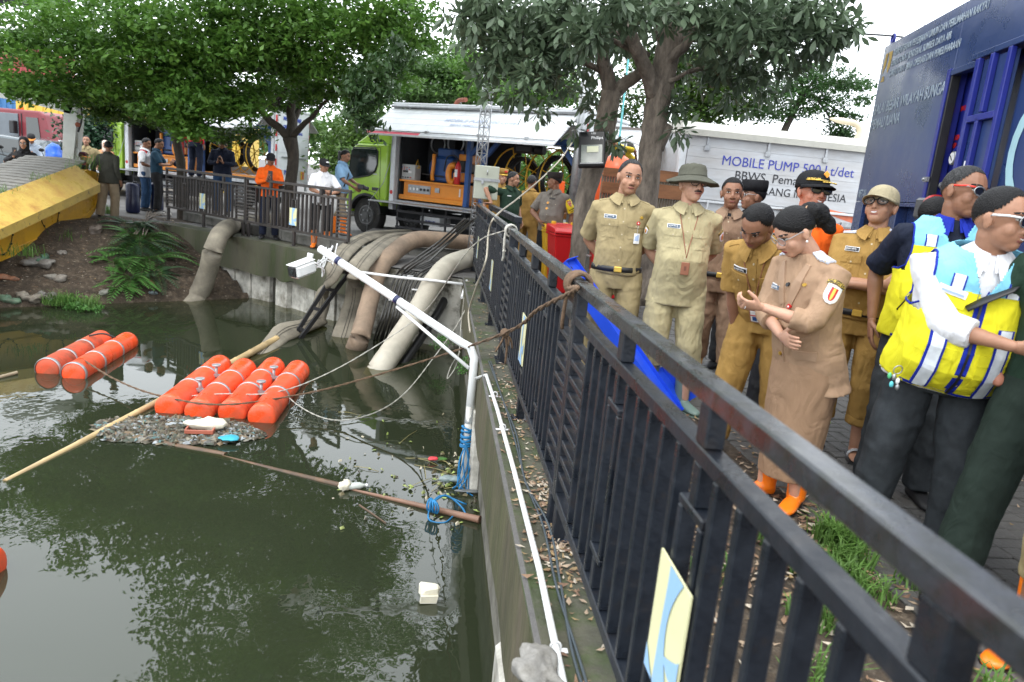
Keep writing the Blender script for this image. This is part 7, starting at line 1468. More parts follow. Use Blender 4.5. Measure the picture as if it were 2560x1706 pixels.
        if near and buttons:
            spat('placket', shirt, 0, 1.17, .032, .46, 2, 16, .001, .0022)
            for k in range(5): spat('button', M_refl if shirt is C_wh else mat('button_tan', (.45, .38, .25), .4), 0, 1.36 - k*.088, .011, .011, 2, 2, .0045, .002, 0, oval)
            for sd in (-1, 1): spat('pocket', shirt, sd*.092, 1.215, .105, .115, 5, 6, .001, .003); spat('pocket_flap', shirt, sd*.092, 1.262, .112, .045, 6, 3, .0045, .003, 0, lambda a, b: (a, b - .25*(1 - abs(a))*(b < 0))); spat('button', mat('button_tan', (.45, .38, .25), .4), sd*.092, 1.245, .011, .011, 2, 2, .009, .002, 0, oval)
        if sleeve == 'short' and near:
            for k in ('L', 'R'):
                a_ = sh[k].lerp(el[k], .83); b_ = sh[k].lerp(el[k], .90); 
    if trousers is not None:
        tb_ = MB(); tb_.rings([ring(Vector((0, .004, z*s)), Vector((1, 0, 0)), Vector((0, 1, 0)), a*s*wide, b*s, 22) for z, a, b in ((.80, .155, .118), (.88, .172, .130), (.95, .168, .124), (1.0, .160, .118))])
        for k in ('L', 'R'):
            K, P1, P0 = kn[k], an[k], hp[k]; g_ = baggy; e = P1 + Vector((0, 0, (cuff - .085)*s)); Q = [P0 + Vector((0, 0, .02)), P0.lerp(K, .35), P0.lerp(K, .7), K, K.lerp(e, .4), K.lerp(e, .8), e]; tb_.tube(Q, [.092*s*g_**.5, .092*s*g_**.5, .082*s*g_, .076*s*g_, .073*s*g_, .072*s*g_, .070*s*g_], 18)
        d2 = [('CLOUDS', .16, .018*s), ('MUSGRAVE', .14, .008*s), ('CLOUDS', .045, .006*s)] if near else [('CLOUDS', .14, .03*s)]
        tm_ = remesh(tb_, vx*1.1, 4, d2, 'trousers', [trousers]); A_.tr = link('trousers', tm_, t); A_.tbv = BVHTree.FromPolygons([v.co.copy() for v in tm_.vertices], [tuple(p.vertices) for p in tm_.polygons])
    if skirt is not None:
        kb = MB(); kb.rings([ring(Vector((0, .004, z*s)), Vector((1, 0, 0)), Vector((0, 1, 0)), a*s*wide, b*s, 26) for z, a, b in ((.17, .140, .146), (.35, .150, .152), (.55, .164, .156), (.75, .176, .150), (.88, .176, .142), (1.0, .15, .12))]); A_.skirt = link('skirt', remesh(kb, vx, 3, [('CLOUDS', .3, .02), ('CLOUDS', .08, .004)], 'skirt', [skirt]), t)
    if belt is not None and trousers is not None:
        bb_ = MB(); zb_ = .945*s
        bb_.rings([ring(Vector((0, .004 - belly*.1, z)), Vector((1, 0, 0)), Vector((0, 1, 0)), r_*s*wide, r2*s, 26) for z, r_, r2 in ((zb_ - .02, .174, .130 + belly*.2), (zb_ - .02, .180, .136 + belly*.25), (zb_ + .018, .180, .136 + belly*.3), (zb_ + .018, .174, .130 + belly*.3))], cap=False)
        b_o = link('belt', bb_.mesh('belt', [belt]), t); link('buckle', MB().box((-.028, -.150*s - belly*.3, zb_ - .02), (.028, -.138*s - belly*.25, zb_ + .02), bev=.005).mesh('buckle', [M_gold]), b_o)
    # ---------------- feet
    for k, sd in (('L', -1), ('R', 1)):
        f_ = legs.get(k, {}); yw = R_(f_.get('yaw', sd*14)); c = Matrix.Translation(Vector((an[k].x, an[k].y, an[k].z - .085*s))) @ Matrix.Rotation(yw, 4, 'Z') @ Matrix.Scale(s, 4); fm = footm or M_black
        prof = [(.072, .022, .045), (.065, .032, .070), (.03, .038, .085), (-.02, .042, .075), (-.08, .048, .055), (-.13, .048, .042), (-.165, .038, .034), (-.185, .018, .026)]
        mbf = MB(); mbf.rings([[c @ Vector((w_*math.copysign(abs(math.cos(a))**.8, math.cos(a)), y, hh*.5 + .014 + hh*.5*math.copysign(abs(math.sin(a))**.8, math.sin(a)))) for a in [2*PI*q/16 for q in range(16)]] for y, w_, hh in prof])
        if feet == 'boot': mbf.tube([c @ Vector((0, .02, .06)), c @ Vector((0, .02, .12)), c @ Vector((0, .02, .24)), c @ Vector((0, .02, .36))], [.052*s, .054*s, .064*s, .072*s], 18); 
        if feet == 'sandal': fo = link('sandal', MB().rings([[c @ Vector((x, y, z)) for x, y in [(-.045, .07), (.045, .07), (.052, -.08), (.045, -.16), (0, -.19), (-.045, -.16), (-.052, -.08)]] for z in (.002, .03)], smooth=False).mesh('sandal', [M_black]), t); mm = [(y, w_*.9, hh*.8) for y, w_, hh in prof]; ft = MB().rings([[c @ Vector((w_*math.cos(a), y, hh*.5 + .032 + hh*.5*math.sin(a))) for a in [2*PI*q/14 for q in range(14)]] for y, w_, hh in mm]); link('foot', ft.mesh('foot', [sk]), t); link('strap', MB().rings([[c @ Vector((.050*math.cos(a), y, .04 + .05*math.sin(a))) for a in [PI*q/10 - .1 for q in range(11)]] for y in (-.05, -.10)], closed=False, cap=False).mesh('strap', [mat('patterned_strap', (.12, .12, .12), .6, c2=(.5, .5, .5), s2=120)]), fo); continue
        if feet == 'boot': me = remesh(mbf, .009 if near else .016, 3, None, 'boot', [fm]); bo = link('boot', me, t); link('sole', MB().rings([[c @ Vector((w_*1.03*x_, y, z)) for y, w_, x_ in [(p[0], p[1], 1) for p in prof] + [(p[0], p[1], -1) for p in prof[::-1]]] for z in (.0, .016)], smooth=False).mesh('sole', [M_black if fm is M_boot else fm]), bo)
        else: link('shoe', mbf.mesh('shoe', [fm]), t)
    # ---------------- glasses
    if glasses:
        g_ = MB(); R1, fr_ = glasses.get('r', .023), glasses.get('m', M_black); zz = .010; yy_ = -.090
        for sg in (-1, 1):
            pts = [H(sg*.034 + R1*math.cos(a)*1.12, yy_ + .006*abs(math.cos(a)) * (1 if math.cos(a)*sg > 0 else -.3), zz + R1*math.sin(a)*glasses.get('asp', .85)) for a in [2*PI*k/18 for k in range(19)]]; g_.tube(pts, glasses.get('w', .0022)*hss, 6)
            g_.tube([H(sg*.061, yy_ + .008, zz + .008), H(sg*.078, -.06, zz + .010), H(sg*.081, .0, zz + .006), H(sg*.080, .02, zz - .012)], glasses.get('tw', .0022)*hss, 6)
        g_.tube([H(-.010, yy_, zz + .005), H(.010, yy_, zz + .005)], .002*hss, 6); go = link('glasses', g_.mesh('glasses', [fr_]), t)
        for sg in (-1, 1):
            lz = MB(); pts = [H(sg*.034 + R1*math.cos(a)*1.1, yy_ + .001, zz + R1*math.sin(a)*glasses.get('asp', .85)*.98) for a in [2*PI*k/16 for k in range(16)]]; lz.add(pts, [tuple(range(16))]); link('lens', lz.mesh('lens', [glasses.get('lens', M_lensc)]), go)
        if glasses.get('temple'):
            for sg in (-1, 1): link('temple', MB().tube([H(sg*.064, -.085, zz + .012), H(sg*.079, -.05, zz + .012), H(sg*.083, .0, zz + .006)], .0045*hss, 6).mesh('temple', [glasses['temple']]), go)
    return A_
def capdome(A_, m, name='cap', visor=True, vm=None, z0=.045, hgt=.075, r=1.10, front=0.0, vis=.075, label=None):
    H = A_.H; mb = MB(); rs = []
    for k in range(8):
        th_ = PI/2*k/7; cz = math.sin(th_)**(.85); cr = max(.02, math.cos(th_)**.75 if k else 1); rs.append([H(math.cos(a)*.0765*r*cr, .012 + math.sin(a)*.0955*r*cr, z0 + hgt*cz + .012*-math.sin(a)*(1 - cz)*front) for a in [2*PI*i/28 for i in range(28)]])
    rs = [[p + (H(0, 0, -.02) - H(0, 0, 0)) for p in rs[0]]] + rs; mb.rings(rs); o = link(name, mb.mesh(name, [m]), A_.t); link('cap_button', MB().ell(H(0, .012, z0 + hgt + .002), (.006, .006, .004), 8, 6).mesh('cap_button', [m]), o)
    if visor:
        v = MB(); n = 16; P = []
        for i in range(n + 1):
            a = PI + PI*(.06 + .88*i/n); x0, y0 = math.cos(a)*.0765*r, .012 + math.sin(a)*.0955*r; e = math.sin(PI*i/n)**.55
            for q, (t_, dz) in enumerate(((0, 0), (.5, -.004), (1, -.018))): P.append(H(x0*(1 + .02*t_), y0 - vis*t_*e, z0 - .012 + .010*(1 - abs(math.cos(a)))*t_*.6 + dz*t_))
        v.add(P, [(i*3 + q, (i+1)*3 + q, (i+1)*3 + q + 1, i*3 + q + 1) for i in range(n) for q in (0, 1)], 0, True); vo = link('visor', v.mesh('visor', [vm or m]), o); so = vo.modifiers.new('s', 'SOLIDIFY'); so.thickness = .004
    return o
def phone(A_, k, off=(0, -.02, .09), big=1.0, m=None, lab='smartphone', rot=None):
    w_ = A_.wr[k]; p = A_.t.matrix_basis @ (w_ + A_.TM.to_3x3() @ Vector(off)); t = thing('smartphone', lab, 'phone', p, A_.t.rotation_euler.z); obj('case', MB().box((-.037*big, -.005, -.075*big), (.037*big, .005, .075*big), bev=.004), m or M_black, t, rot=rot); return t
# ------------------------------------------------------------------ details worn by people
def surf(A_, x, z, off=.004, back=False):
    s = A_.s; ty = A_.ty * (1 if back else -1); o = A_.TM @ Vector((0, 0, 0)) + A_.tx*x*s + A_.tz*z*s + ty*.7; h_ = A_.bv.ray_cast(o, -ty, 1.4); return (h_[0] + ty*off) if h_[0] is not None else A_.TM @ Vector((x, -.15, z))
def lanyard(A_, z=1.03, m=M_leather, w=.055, h=.085, face=None, x=.0):
    s = A_.s; pts = []
    for sg in (-1, 1): pts.append([surf(A_, sg*.062, 1.42), surf(A_, sg*.055 + x*.2, 1.36), surf(A_, sg*.035 + x*.5, 1.27), surf(A_, sg*.016 + x*.8, 1.18), surf(A_, x, z + .07)])
    mb = MB()
    for p in pts: mb.tube(p, .0032, 5)
    l = link('lanyard', mb.mesh('lanyard', [m]), A_.t); c = surf(A_, x, z, .012); M = Matrix(((A_.tx.x, A_.ty.x, A_.tz.x, c.x), (A_.tx.y, A_.ty.y, A_.tz.y, c.y), (A_.tx.z, A_.ty.z, A_.tz.z, c.z), (0, 0, 0, 1)))
    me = MB().box((-w/2, -.004, -h/2), (w/2, .004, h/2), bev=.003).mesh('card_holder', [m]); me.transform(M); k = link('card_holder', me, l)
    if face:
        for a, b, mm, nm in (((-w*.36, -.0075, -h*.38), (w*.36, -.0045, h*.4), M_refl, 'card'), ((-w*.2, -.0092, -h*.3), (w*.2, -.0078, h*.0), M_bluep, 'portrait'), ((-w*.36, -.0092, h*.06), (w*.36, -.0078, h*.13), M_red, 'red_line')):
            me = MB().box(a, b).mesh(nm, [mm]); me.transform(M); link(nm, me, k)
    else:
        me = MB().box((-w*.14, -.006, -h*.15), (w*.14, -.0045, h*.2)).mesh('embossed_shield', [mat('dark_leather', (.16, .06, .035), .5)]); me.transform(M); link('embossed_shield', me, k)
def nameplate(A_, s_, x=-.092, z=1.30, dark=(.03, .06, .10)):
    w_, hh = .078, .021; m = mat('name_plate%d' % int(dark[2]*100), dark, .35); A_.spat('name_plate', M_refl, x, z, w_ + .006, hh + .006, 3, 2, .005, .002, .0); A_.spat('name_plate', m, x, z, w_, hh, 3, 2, .0068, .002, .0)
    p = surf(A_, x - .034, z - .006, .0098); pe = surf(A_, x + .034, z - .006, .0098); p = p + (-A_.ty)*.002; r = (pe - p).normalized()
    text('lettering', s_, .018*A_.s, signM(p, r, A_.tz), M_refl, A_.shirt, .0003, .0006, sx=.82*min(1.2, 7/len(s_)))
def side_badge(A_, sd, z=1.27, arc=True, sc=1.0):
    bv = A_.bv; k = 'L' if sd < 0 else 'R'; c = A_.sh[k].lerp(A_.el[k], .38); out = (A_.tx*sd*.8 - A_.ty*.6).normalized(); rt = A_.tz.cross(out).normalized() * 1.0; up_ = (A_.sh[k] - A_.el[k]).normalized()
    rt = up_.cross(out).normalized(); out2 = rt.cross(up_).normalized()
    if out2.dot(out) < 0: out2 = -out2
    sh_ = lambda a, b: (a*(1 if b > -.1 else math.sqrt(max(0, 1 - ((-b - .1)/.95)**2))), b)
    for nm, m, w_, h_, o in (('shield_badge', M_refl, .056, .07, .002), ('shield_field', M_red, .026, .05, .0045), ('shield_field', mat('shield_yellow', (.75, .5, .08), .5), .010, .046, .0060)): link(nm, patch(bv, c, rt, up_, out2, 0, -.01, w_*sc, h_*sc, 6, 6, o, .002, 0, sh_, dist=.25).mesh(nm, [m]), A_.shirt)
    if arc: link('arc_badge', patch(bv, c, rt, up_, out2, 0, .040*sc, .07*sc, .016*sc, 8, 2, .002, .0022, 0, lambda a, b: (a, b - 1.0*a*a), dist=.25).mesh('arc_badge', [mat('black_gold_badge', (.03, .025, .015), .6, c2=(.6, .42, .08), s2=160, f2=.45, sharp=.1, coord='Object')]), A_.shirt)
def epaulette(A_, m=C_kh, board=None):
    for sd in (-1, 1):
        O_ = A_.TM @ Vector((sd*.125, .0, 1.4)); up_ = (A_.TM.to_3x3() @ Vector((0, 1, 0))).normalized(); rt = A_.tx*1.0
        link('epaulette', patch(A_.bv, O_, rt, up_, A_.tz, 0, -.005, .10*A_.s, .042*A_.s, 6, 3, .002, .004, 0, None, dist=.3).mesh('epaulette', [m]), A_.shirt)
        if board: link('shoulder_board', patch(A_.bv, O_, rt, up_, A_.tz, .0, -.005, .105*A_.s, .055*A_.s, 6, 3, .008, .005, 0, None, dist=.3).mesh('shoulder_board', [mat('shoulder_board', (.55, .58, .66), .4, c2=(.55, .38, .1), s2=70, f2=.3, sharp=.1)]), A_.shirt)
def idreel(A_, x, z, card=True):
    A_.spat('badge_reel', M_red, x, z, .026, .026, 4, 4, .006, .006, 0, oval); A_.spat('reel_centre', M_refl, x, z, .010, .010, 3, 3, .013, .002, 0, oval)
    if card: link('reel_cord', MB().tube([surf(A_, x, z, .01), surf(A_, x, z - .07, .01)], .0012, 4).mesh('reel_cord', [M_refl]), A_.shirt); A_.spat('id_card', M_refl, x, z - .105, .04, .07, 2, 2, .008, .003); A_.spat('card_print', mat('pale_blue_print2', (.35, .45, .65), .5), x, z - .10, .028, .04, 2, 2, .0105, .001)
def pin(A_, x, z, r=.014): A_.spat('gold_pin', M_gold, x, z, r*2, r*1.6, 4, 4, .004, .003, 0, oval)
BH = dict(L=dict(to=(-.05, .17, .93), pole=(-1, .55, .0), nohand=False, pn=(0, 1, 0)), R=dict(to=(.05, .19, .95), pole=(1, .55, .0), pn=(0, 1, 0)))
GR = 'officials standing on the paving'
# A
A = person('man in khaki with greying hair, frowning, hands behind his back, leftmost of the standing group', (1.31, 5.25), -10, 1.74, lean=-1, head=(12, 8, 4), arms=BH, shirt=C_kh, trousers=C_kh, belt=M_black, hair=HAIRG, hairline=.62, sk=SK1, belly=.03, legs=dict(L=dict(to=(-.13, .02, .085)), R=dict(to=(.13, 0, .085))), baggy=1.1, group=GR, moustache='thin')
nameplate(A, 'VICTOR'); idreel(A, .105, 1.27); pin(A, .125, 1.31, .012); epaulette(A)
# B
B = person('man in a dark olive bucket hat and untucked khaki shirt with a brown lanyard card', (1.70, 5.0), -12, 1.72, head=(24, -6, 2), arms=BH, shirt=C_kh2, hem=.76, tuck=False, trousers=C_kh2, cuff=.33, baggy=1.22, feet='boot', footm=M_bootg, hair=HAIRB, hairline=.3, moustache='grey', sk=SK3, glasses=dict(r=.024, w=.0026), belly=.08, wide=1.08, legs=dict(L=dict(to=(-.11, .0, .085)), R=dict(to=(.15, -.03, .085), yaw=30)), group=GR)
nameplate(B, 'NUNUNG B.'); lanyard(B, 1.03, x=.01); side_badge(B, 1, sc=.9); side_badge(B, -1, sc=.6); epaulette(B, C_kh2)
bh = MB(); H = B.H; rs = []
for z_, rx_, ry_, dz in ((.028, .165, .185, -.022), (.032, .160, .180, -.018), (.050, .100, .122, .0), (.056, .088, .110, .0), (.10, .084, .104, .0), (.125, .074, .092, .0), (.135, .05, .06, 0), (.137, .01, .012, 0)):
    rs.append([H(rx_*math.cos(a), .012 + ry_*math.sin(a) - (.012 if z_ < .04 and math.sin(a) < 0 else 0), z_ + dz*(1 if math.sin(a) < .3 else .2) + .006*noise.noise(Vector((math.cos(a)*2, math.sin(a)*2, z_*20)))) for a in [2*PI*k/36 for k in range(36)]])
M_hat = cloth('olive_grey_hat_cloth', (.085, .085, .065)); hat = link('bucket_hat', MB().rings(rs).mesh('bucket_hat', [M_hat]), B.t)
link('hat_band', MB().tube([H(.0885*math.cos(a), .012 + .1105*math.sin(a), .060) for a in [2*PI*k/36 for k in range(37)]], .002, 5).mesh('hat_band', [M_hat]), hat)
# C
Cc = person('man in brown khaki with ochre rubber boots standing behind the bucket hat man', (2.26, 5.65), -22, 1.70, head=(4, 2, -3), arms=BH, shirt=C_br, trousers=C_br, belt=M_black, feet='boot', footm=M_booty, cuff=.24, baggy=1.28, hair=HAIRB, hairline=.38, sk=SK2, group=GR, legs=dict(L=dict(to=(-.10, .1, .085)), R=dict(to=(.16, -.05, .085))))
Cc.spat('inner_shirt', C_blk, 0, 1.40, .06, .05, 4, 4, .001, .002, 0, lambda a, b: (a*(.5 + .5*b), b)); Cc.spat('pen', M_steel, .11, 1.27, .008, .05, 1, 3, .006, .004, .3)
# D
Dp = person('bespectacled man in profile wearing a round black cap with a gold stripe', (2.70, 6.25), -45, 1.70, head=(-48, 2, 0), shirt=C_blk, trousers=C_blk, hair=HAIRB, hairline=.2, sk=SK2, glasses=dict(r=.021, m=M_steel, w=.0022), group=GR)
H = Dp.H; rs = [[H(r1*math.cos(a), .012 + r2*math.sin(a), z_) for a in [2*PI*k/30 for k in range(30)]] for z_, r1, r2 in ((.045, .083, .104), (.09, .088, .110), (.125, .088, .110), (.138, .080, .102), (.140, .02, .03))]
pc = link('round_cap', MB().rings(rs).mesh('round_cap', [cloth('black_felt', (.012, .012, .014))]), Dp.t); link('gold_stripe', MB().tube([H(.086*math.cos(a), .012 + .107*math.sin(a), .055 + .02*(a - 3.6)) for a in [3.3 + .12*k for k in range(10)]], .003, 6).mesh('gold_stripe', [M_gold]), pc); link('cap_badge', MB().ell(H(-.080, -.035, .115), (.006, .010, .012), 10, 7).mesh('cap_badge', [M_gold]), pc)
# E
E_ = person('man in mustard khaki bending forward with an identity card on a lanyard', (1.93, 4.05), -44, 1.66, lean=35, head=(-8, 10, 6), arms=dict(L=dict(to=(-.15, -.15, .72), pole=(-1, .6, 0)), R=dict(to=(.13, -.12, .80), pole=(1, .6, 0))), shirt=C_mu, trousers=C_mu, hair=HAIRB, hairline=.52, sk=SK2, cuff=.12, baggy=1.25, belt=M_black, group=GR, legs=dict(L=dict(to=(-.16, -.10, .085)), R=dict(to=(.14, .10, .085))), belly=.03)
nameplate(E_, 'M. HASAN AMRAN', -.08, 1.315, (.01, .01, .012)); lanyard(E_, 1.02, face=True, w=.062, h=.095); pin(E_, .10, 1.315); epaulette(E_, C_mu)
# F
F_ = person('woman in a tan suit with tied black hair and glasses, one hand raised', (1.88, 3.42), -74, 1.55, lean=14, head=(-10, 24, 0), hs=1.10, sk=SK3, shirt=C_sk, sleeve='elbow', hem=.70, tuck=False, skirt=cloth('tan_skirt_cloth', (.31, .195, .12), .06), trousers=None, feet='boot', footm=M_boot, hair=HAIRB, hairkind='woman', hairline=.45, mouth=M_lipr, buttons=False, collar=False, wide=1.20, belly=.06,
    arms=dict(R=dict(to=(.05, -.34, 1.23), pole=(.8, .3, -1), hd=(-.35, -.9, .28), pn=(-.7, 0, .7), curl=.95, ts=-1, thumb=.6), L=dict(to=(.06, -.235, 1.05), pole=(-1, -.1, -.5), hd=(1, -.3, 0), pn=(0, 1, 0), curl=.3)), glasses=dict(r=.023, m=M_steel, w=.0018), group=GR, legs=dict(L=dict(to=(-.09, -.06, .085), yaw=-10), R=dict(to=(.10, .0, .085), yaw=30)))
H = F_.H; bun = MB(); bun.v = []
for c, r in (((0, .115, .035), (.055, .05, .055)), ((0, .15, -.0), (.045, .05, .065)), ((.01, .165, -.06), (.032, .035, .055))):
    n0 = len(bun.v); bun.rings([[H(c[0] + r[0]*math.cos(a)*max(.03, math.cos(q)), c[1] + r[1]*math.sin(a)*max(.03, math.cos(q)), c[2] + r[2]*math.sin(q)) for a in [2*PI*k/20 for k in range(20)]] for q in [-PI/2 + PI*k/12 for k in range(13)]])
bm_ = remesh(bun, .007, 3, [('CLOUDS', .03, .012)], 'hair_bun', [HAIRB]); hb_ = link('hair_bun', bm_, F_.t)
cl_ = MB()
for k in range(9): cl_.torus(H(.045*math.cos(k*.7)*.5, .100 + .012*math.sin(k*2), .075 - k*.012), .009, .004, (H(1, .3, .3) - H(0, 0, 0)), 12, 5)
link('hair_clip', cl_.mesh('hair_clip', [mat('bronze_flower_clip', (.40, .24, .14), .35, .4, var=.4, scale=60)]), hb_)
for sg in (-1, 1): link('earring', MB().ell(H(sg*.086, .0, -.036), (.006, .006, .006), 8, 6).mesh('earring', [M_refl]), F_.body)
lap = mat('tan_lapel', (.34, .22, .14), .7)
F_.spat('lapel', lap, -.055, 1.30, .055, .22, 4, 8, .003, .005, .28, lambda a, b: (a*(1 - .45*abs(b)), b)); F_.spat('lapel', lap, .055, 1.30, .055, .22, 4, 8, .003, .005, -.28, lambda a, b: (a*(1 - .45*abs(b)), b)); F_.spat('jacket_edge', lap, -.015, .96, .006, .50, 1, 10, .002, .004)
for k in range(3): F_.spat('gold_button', M_gold, -.04, 1.12 - k*.105, .020, .020, 4, 4, .004, .005, 0, oval)
F_.spat('pocket_flap', lap, .115, .93, .12, .048, 6, 3, .003, .005); nameplate(F_, 'AGUSTINA W.', -.10, 1.27, (.10, .15, .22)); idreel(F_, .03, 1.19, False); F_.spat('dark_brooch', M_black, .0, 1.30, .02, .02, 4, 4, .006, .006, 0, oval); pin(F_, .10, 1.31, .01); side_badge(F_, 1, sc=1.25); epaulette(F_, C_sk, True)
wr_ = F_.wr['R']; link('ring', MB().torus(wr_ + (F_.TM.to_3x3() @ Vector((-.35, -.9, .18)))*.095, .010, .002, (F_.TM.to_3x3() @ Vector((-.35, -.9, .18))), 14, 5).mesh('ring', [M_refl]), F_.body)
# G
G_ = person('smiling man in a black gold-braided cap, sunglasses and bright orange jacket', (2.36, 4.62), -8, 1.74, head=(16, -4, 3), hs=1.08, sk=SK4, shirt=C_or, sleeve='long', trousers=C_blk, hair=HAIRB, hairline=.2, glasses=dict(r=.029, m=M_black, w=.004, asp=.75, lens=M_lens, tw=.004), smile=True, group=GR, buttons=False, wide=1.1)
cp_ = capdome(G_, cloth('black_cap_cloth', (.012, .012, .014)), 'cap', z0=.045, hgt=.085, r=1.14, vis=.07); H = G_.H
cb2 = MB(); cb2.tube([H(.089*math.cos(a), .012 - .110*math.sin(a), .062) for a in [PI*(.15 + .7*k/14) for k in range(15)]], .005, 7); link('gold_braid', cb2.mesh('gold_braid', [M_gold]), cp_)
lf = MB()
for k in range(10): a = -.8 + 1.6*k/9; lf.ell(H(.055*math.sin(a), -.135 - .018*math.cos(a) + .004*(k % 2), .044 + .004*math.cos(a)), (.010, .008, .004), 8, 6)
link('gold_leaf_emblem', lf.mesh('gold_leaf_emblem', [M_gold]), cp_)
em = MB().box((-.016, -.003, -.016), (.016, .003, .016)).mesh('cap_emblem', [mat('orange_emblem', (.9, .35, .05), .5)]); p_ = H(0.0, -.104, .098); em.transform(Matrix.Translation(p_) @ Rz(22) @ Rx(-18) @ Ry(45)); link('cap_emblem', em, cp_)
text('lettering', 'SATRIO PM', .016, signM(H(-.086, -.055, .062), (H(.05, -.05, 0) - H(0, 0, 0)), (H(0, 0, 1) - H(0, 0, 0))), M_gold, cp_, .0003, .0008)
hd_ = MB()
hd_.torus(G_.TM @ Vector((0, .03, 1.43)), .095, .035, (0, -.25, 1), 26, 10); link('hood', hd_.mesh('hood', [C_or]), G_.t)
# H
H_ = person('smiling man in mustard khaki with arms crossed, khaki cap and dark-rimmed glasses, looking up', (2.60, 4.20), -38, 1.68, head=(-14, -16, -4), hs=1.08, sk=SK1, shirt=C_mu, trousers=C_mu, cuff=.27, baggy=1.2, belt=M_black, feet='sandal', hair=HAIRB, hairline=.2, glasses=dict(r=.024, w=.0034), smile=True, group=GR, belly=.05, wide=1.1,
    arms=dict(L=dict(to=(.10, -.20, 1.14), pole=(-1, -.05, -.7), hd=(1, -.05, .1), pn=(0, 1, 0), curl=.25), R=dict(to=(-.07, -.24, 1.12), pole=(1, -.05, -.7), hd=(-1, .1, -.2), pn=(0, 1, 0), curl=.3)))
capdome(H_, cloth('khaki_cap_cloth', (.36, .31, .20)), 'cap', z0=.040, hgt=.086, r=1.09, vis=.075); nameplate(H_, 'IRWAN WIJAYA', -.10, 1.32, (.01, .01, .012)); pin(H_, .05, 1.325, .013); side_badge(H_, 1, sc=1.0); epaulette(H_, C_mu, True)
ro = MB()
for k in ('L', 'R'):
    c_ = H_.an[k] + Vector((0, 0, .15*H_.s)); ro.tube([c_ + Vector((0, 0, .0)), c_ + Vector((0, 0, .06))], .089, 20)
link('rolled_cuff', remesh(ro, .012, 2, [('CLOUDS', .06, .012)], 'rolled_cuff', [C_mu]), H_.tr)
# vests
def vest(A_, trim=C_rb, zb=.86):
    s = A_.s; sb = MB(); wd = 1.06
    b0 = A_.belly if hasattr(A_, 'belly') else .06
    sb.rings([ring(A_.TM @ Vector((0, .004 - b0*.5*math.exp(-((z - 1.04)/.16)**2), z)), A_.tx, A_.ty, a*s*A_.wide, (b + b0*.5*math.exp(-((z - 1.04)/.16)**2))*s, 30, .1) for z, a, b in ((zb, .196, .150), (zb + .06, .196, .150), (1.0, .190, .146), (1.10, .186, .144), (1.20, .186, .144), (1.29, .186, .142), (1.35, .186, .138), (1.40, .160, .120), (1.445, .118, .104), (1.47, .09, .085))])
    me = remesh(sb, .006, 6, [('CLOUDS', .16, .014*s), ('MUSGRAVE', .14, .008*s)], 'vest', [C_ye, C_cy]); inv = A_.TM.inverted()
    # remove armholes and neck: faces around shoulder balls
    bmh = bmesh.new(); bmh.from_mesh(me); kill = []
    for f in bmh.faces:
        c_ = inv @ f.calc_center_median()
        if c_.z > 1.452 or c_.z < zb + .004 or (abs(c_.x) > .148*A_.wide and c_.z > 1.19 and (abs(c_.x) - .148*A_.wide)*9 > (1.30 - c_.z)): kill.append(f)
        elif abs(c_.x) < .075 and c_.y < 0 and c_.z > 1.455 - (.075 - abs(c_.x))*2.3: kill.append(f)
        f.material_index = 1 if c_.z > 1.315 else 0
    bmesh.ops.delete(bmh, geom=kill, context='FACES'); bmh.to_mesh(me); bmh.free(); v = link('vest', me, A_.t); so = v.modifiers.new('s', 'SOLIDIFY'); so.thickness = .004; so.offset = 1
    bv = BVHTree.FromPolygons([x.co.copy() for x in me.vertices], [tuple(p.vertices) for p in me.polygons])
    def vp(nm, m, x, z, w_, hh, nu=3, nv=10, off=.005, th=.0025, ang=0, shape=None, par=None): return link(nm, patch(bv, A_.TM @ Vector((0, 0, 0)), A_.tx, A_.tz, -A_.ty, x*s, z*s, w_*s, hh*s, nu, nv, off, th, ang, shape, dist=.7).mesh(nm, [m]), par or v)
    for sg in (-1, 1):
        vp('piping_band', trim, sg*.115, (1.20 + zb)/2, .060, 1.20 - zb, nv=16, off=.0145); vp('reflective_strip', C_refl, sg*.115, (1.20 + zb)/2, .042, 1.20 - zb, nv=16, off=.017); vp('reflective_strip', C_refl, sg*.10, 1.345, .04, .055, 3, 3); vp('piping_band', trim, sg*.078, 1.345, .006, .055, 1, 3); vp('piping_band', trim, sg*.122, 1.345, .006, .055, 1, 3)
        vp('pocket', C_ye, sg*.11, 1.02, .13, .13, 5, 6, .005, .004); vp('pocket_flap', C_ye, sg*.11, 1.08, .14, .045, 5, 3, .0085, .004)
    vp('zip_band', trim, 0, (1.33 + zb)/2, .040, 1.33 - zb - .01); vp('zip', M_black, 0, (1.33 + zb)/2, .010, 1.33 - zb - .02, 1, 12, .0085); vp('hem_band', trim, 0, zb + .012, .36, .014, 16, 1); vp('chest_flap', C_ye, -.105, 1.27, .10, .035, 4, 3, .008, .004, -.15)
    for sg in (-1, 1):
        ed = MB()
        pts = [A_.TM @ Vector((sg*A_.wide*(.148 + max(0, (1.30 - z)/9)) , y, z)) for z, y in ((1.19, .0), (1.20, -.06), (1.27, -.095), (1.34, -.075), (1.385, -.02), (1.385, .04), (1.33, .09), (1.24, .10), (1.19, .05), (1.19, .0))]
        q_ = []
        for p_ in smooth_pts(pts, 4):
            h_ = bv.find_nearest(p_); q_.append(h_[0] + h_[1]*.004 if h_[0] is not None else p_)
        ed.tube(q_, .005, 6)
        link('armhole_piping', ed.mesh('armhole_piping', [trim]), v)
    A_.vp = vp; return v
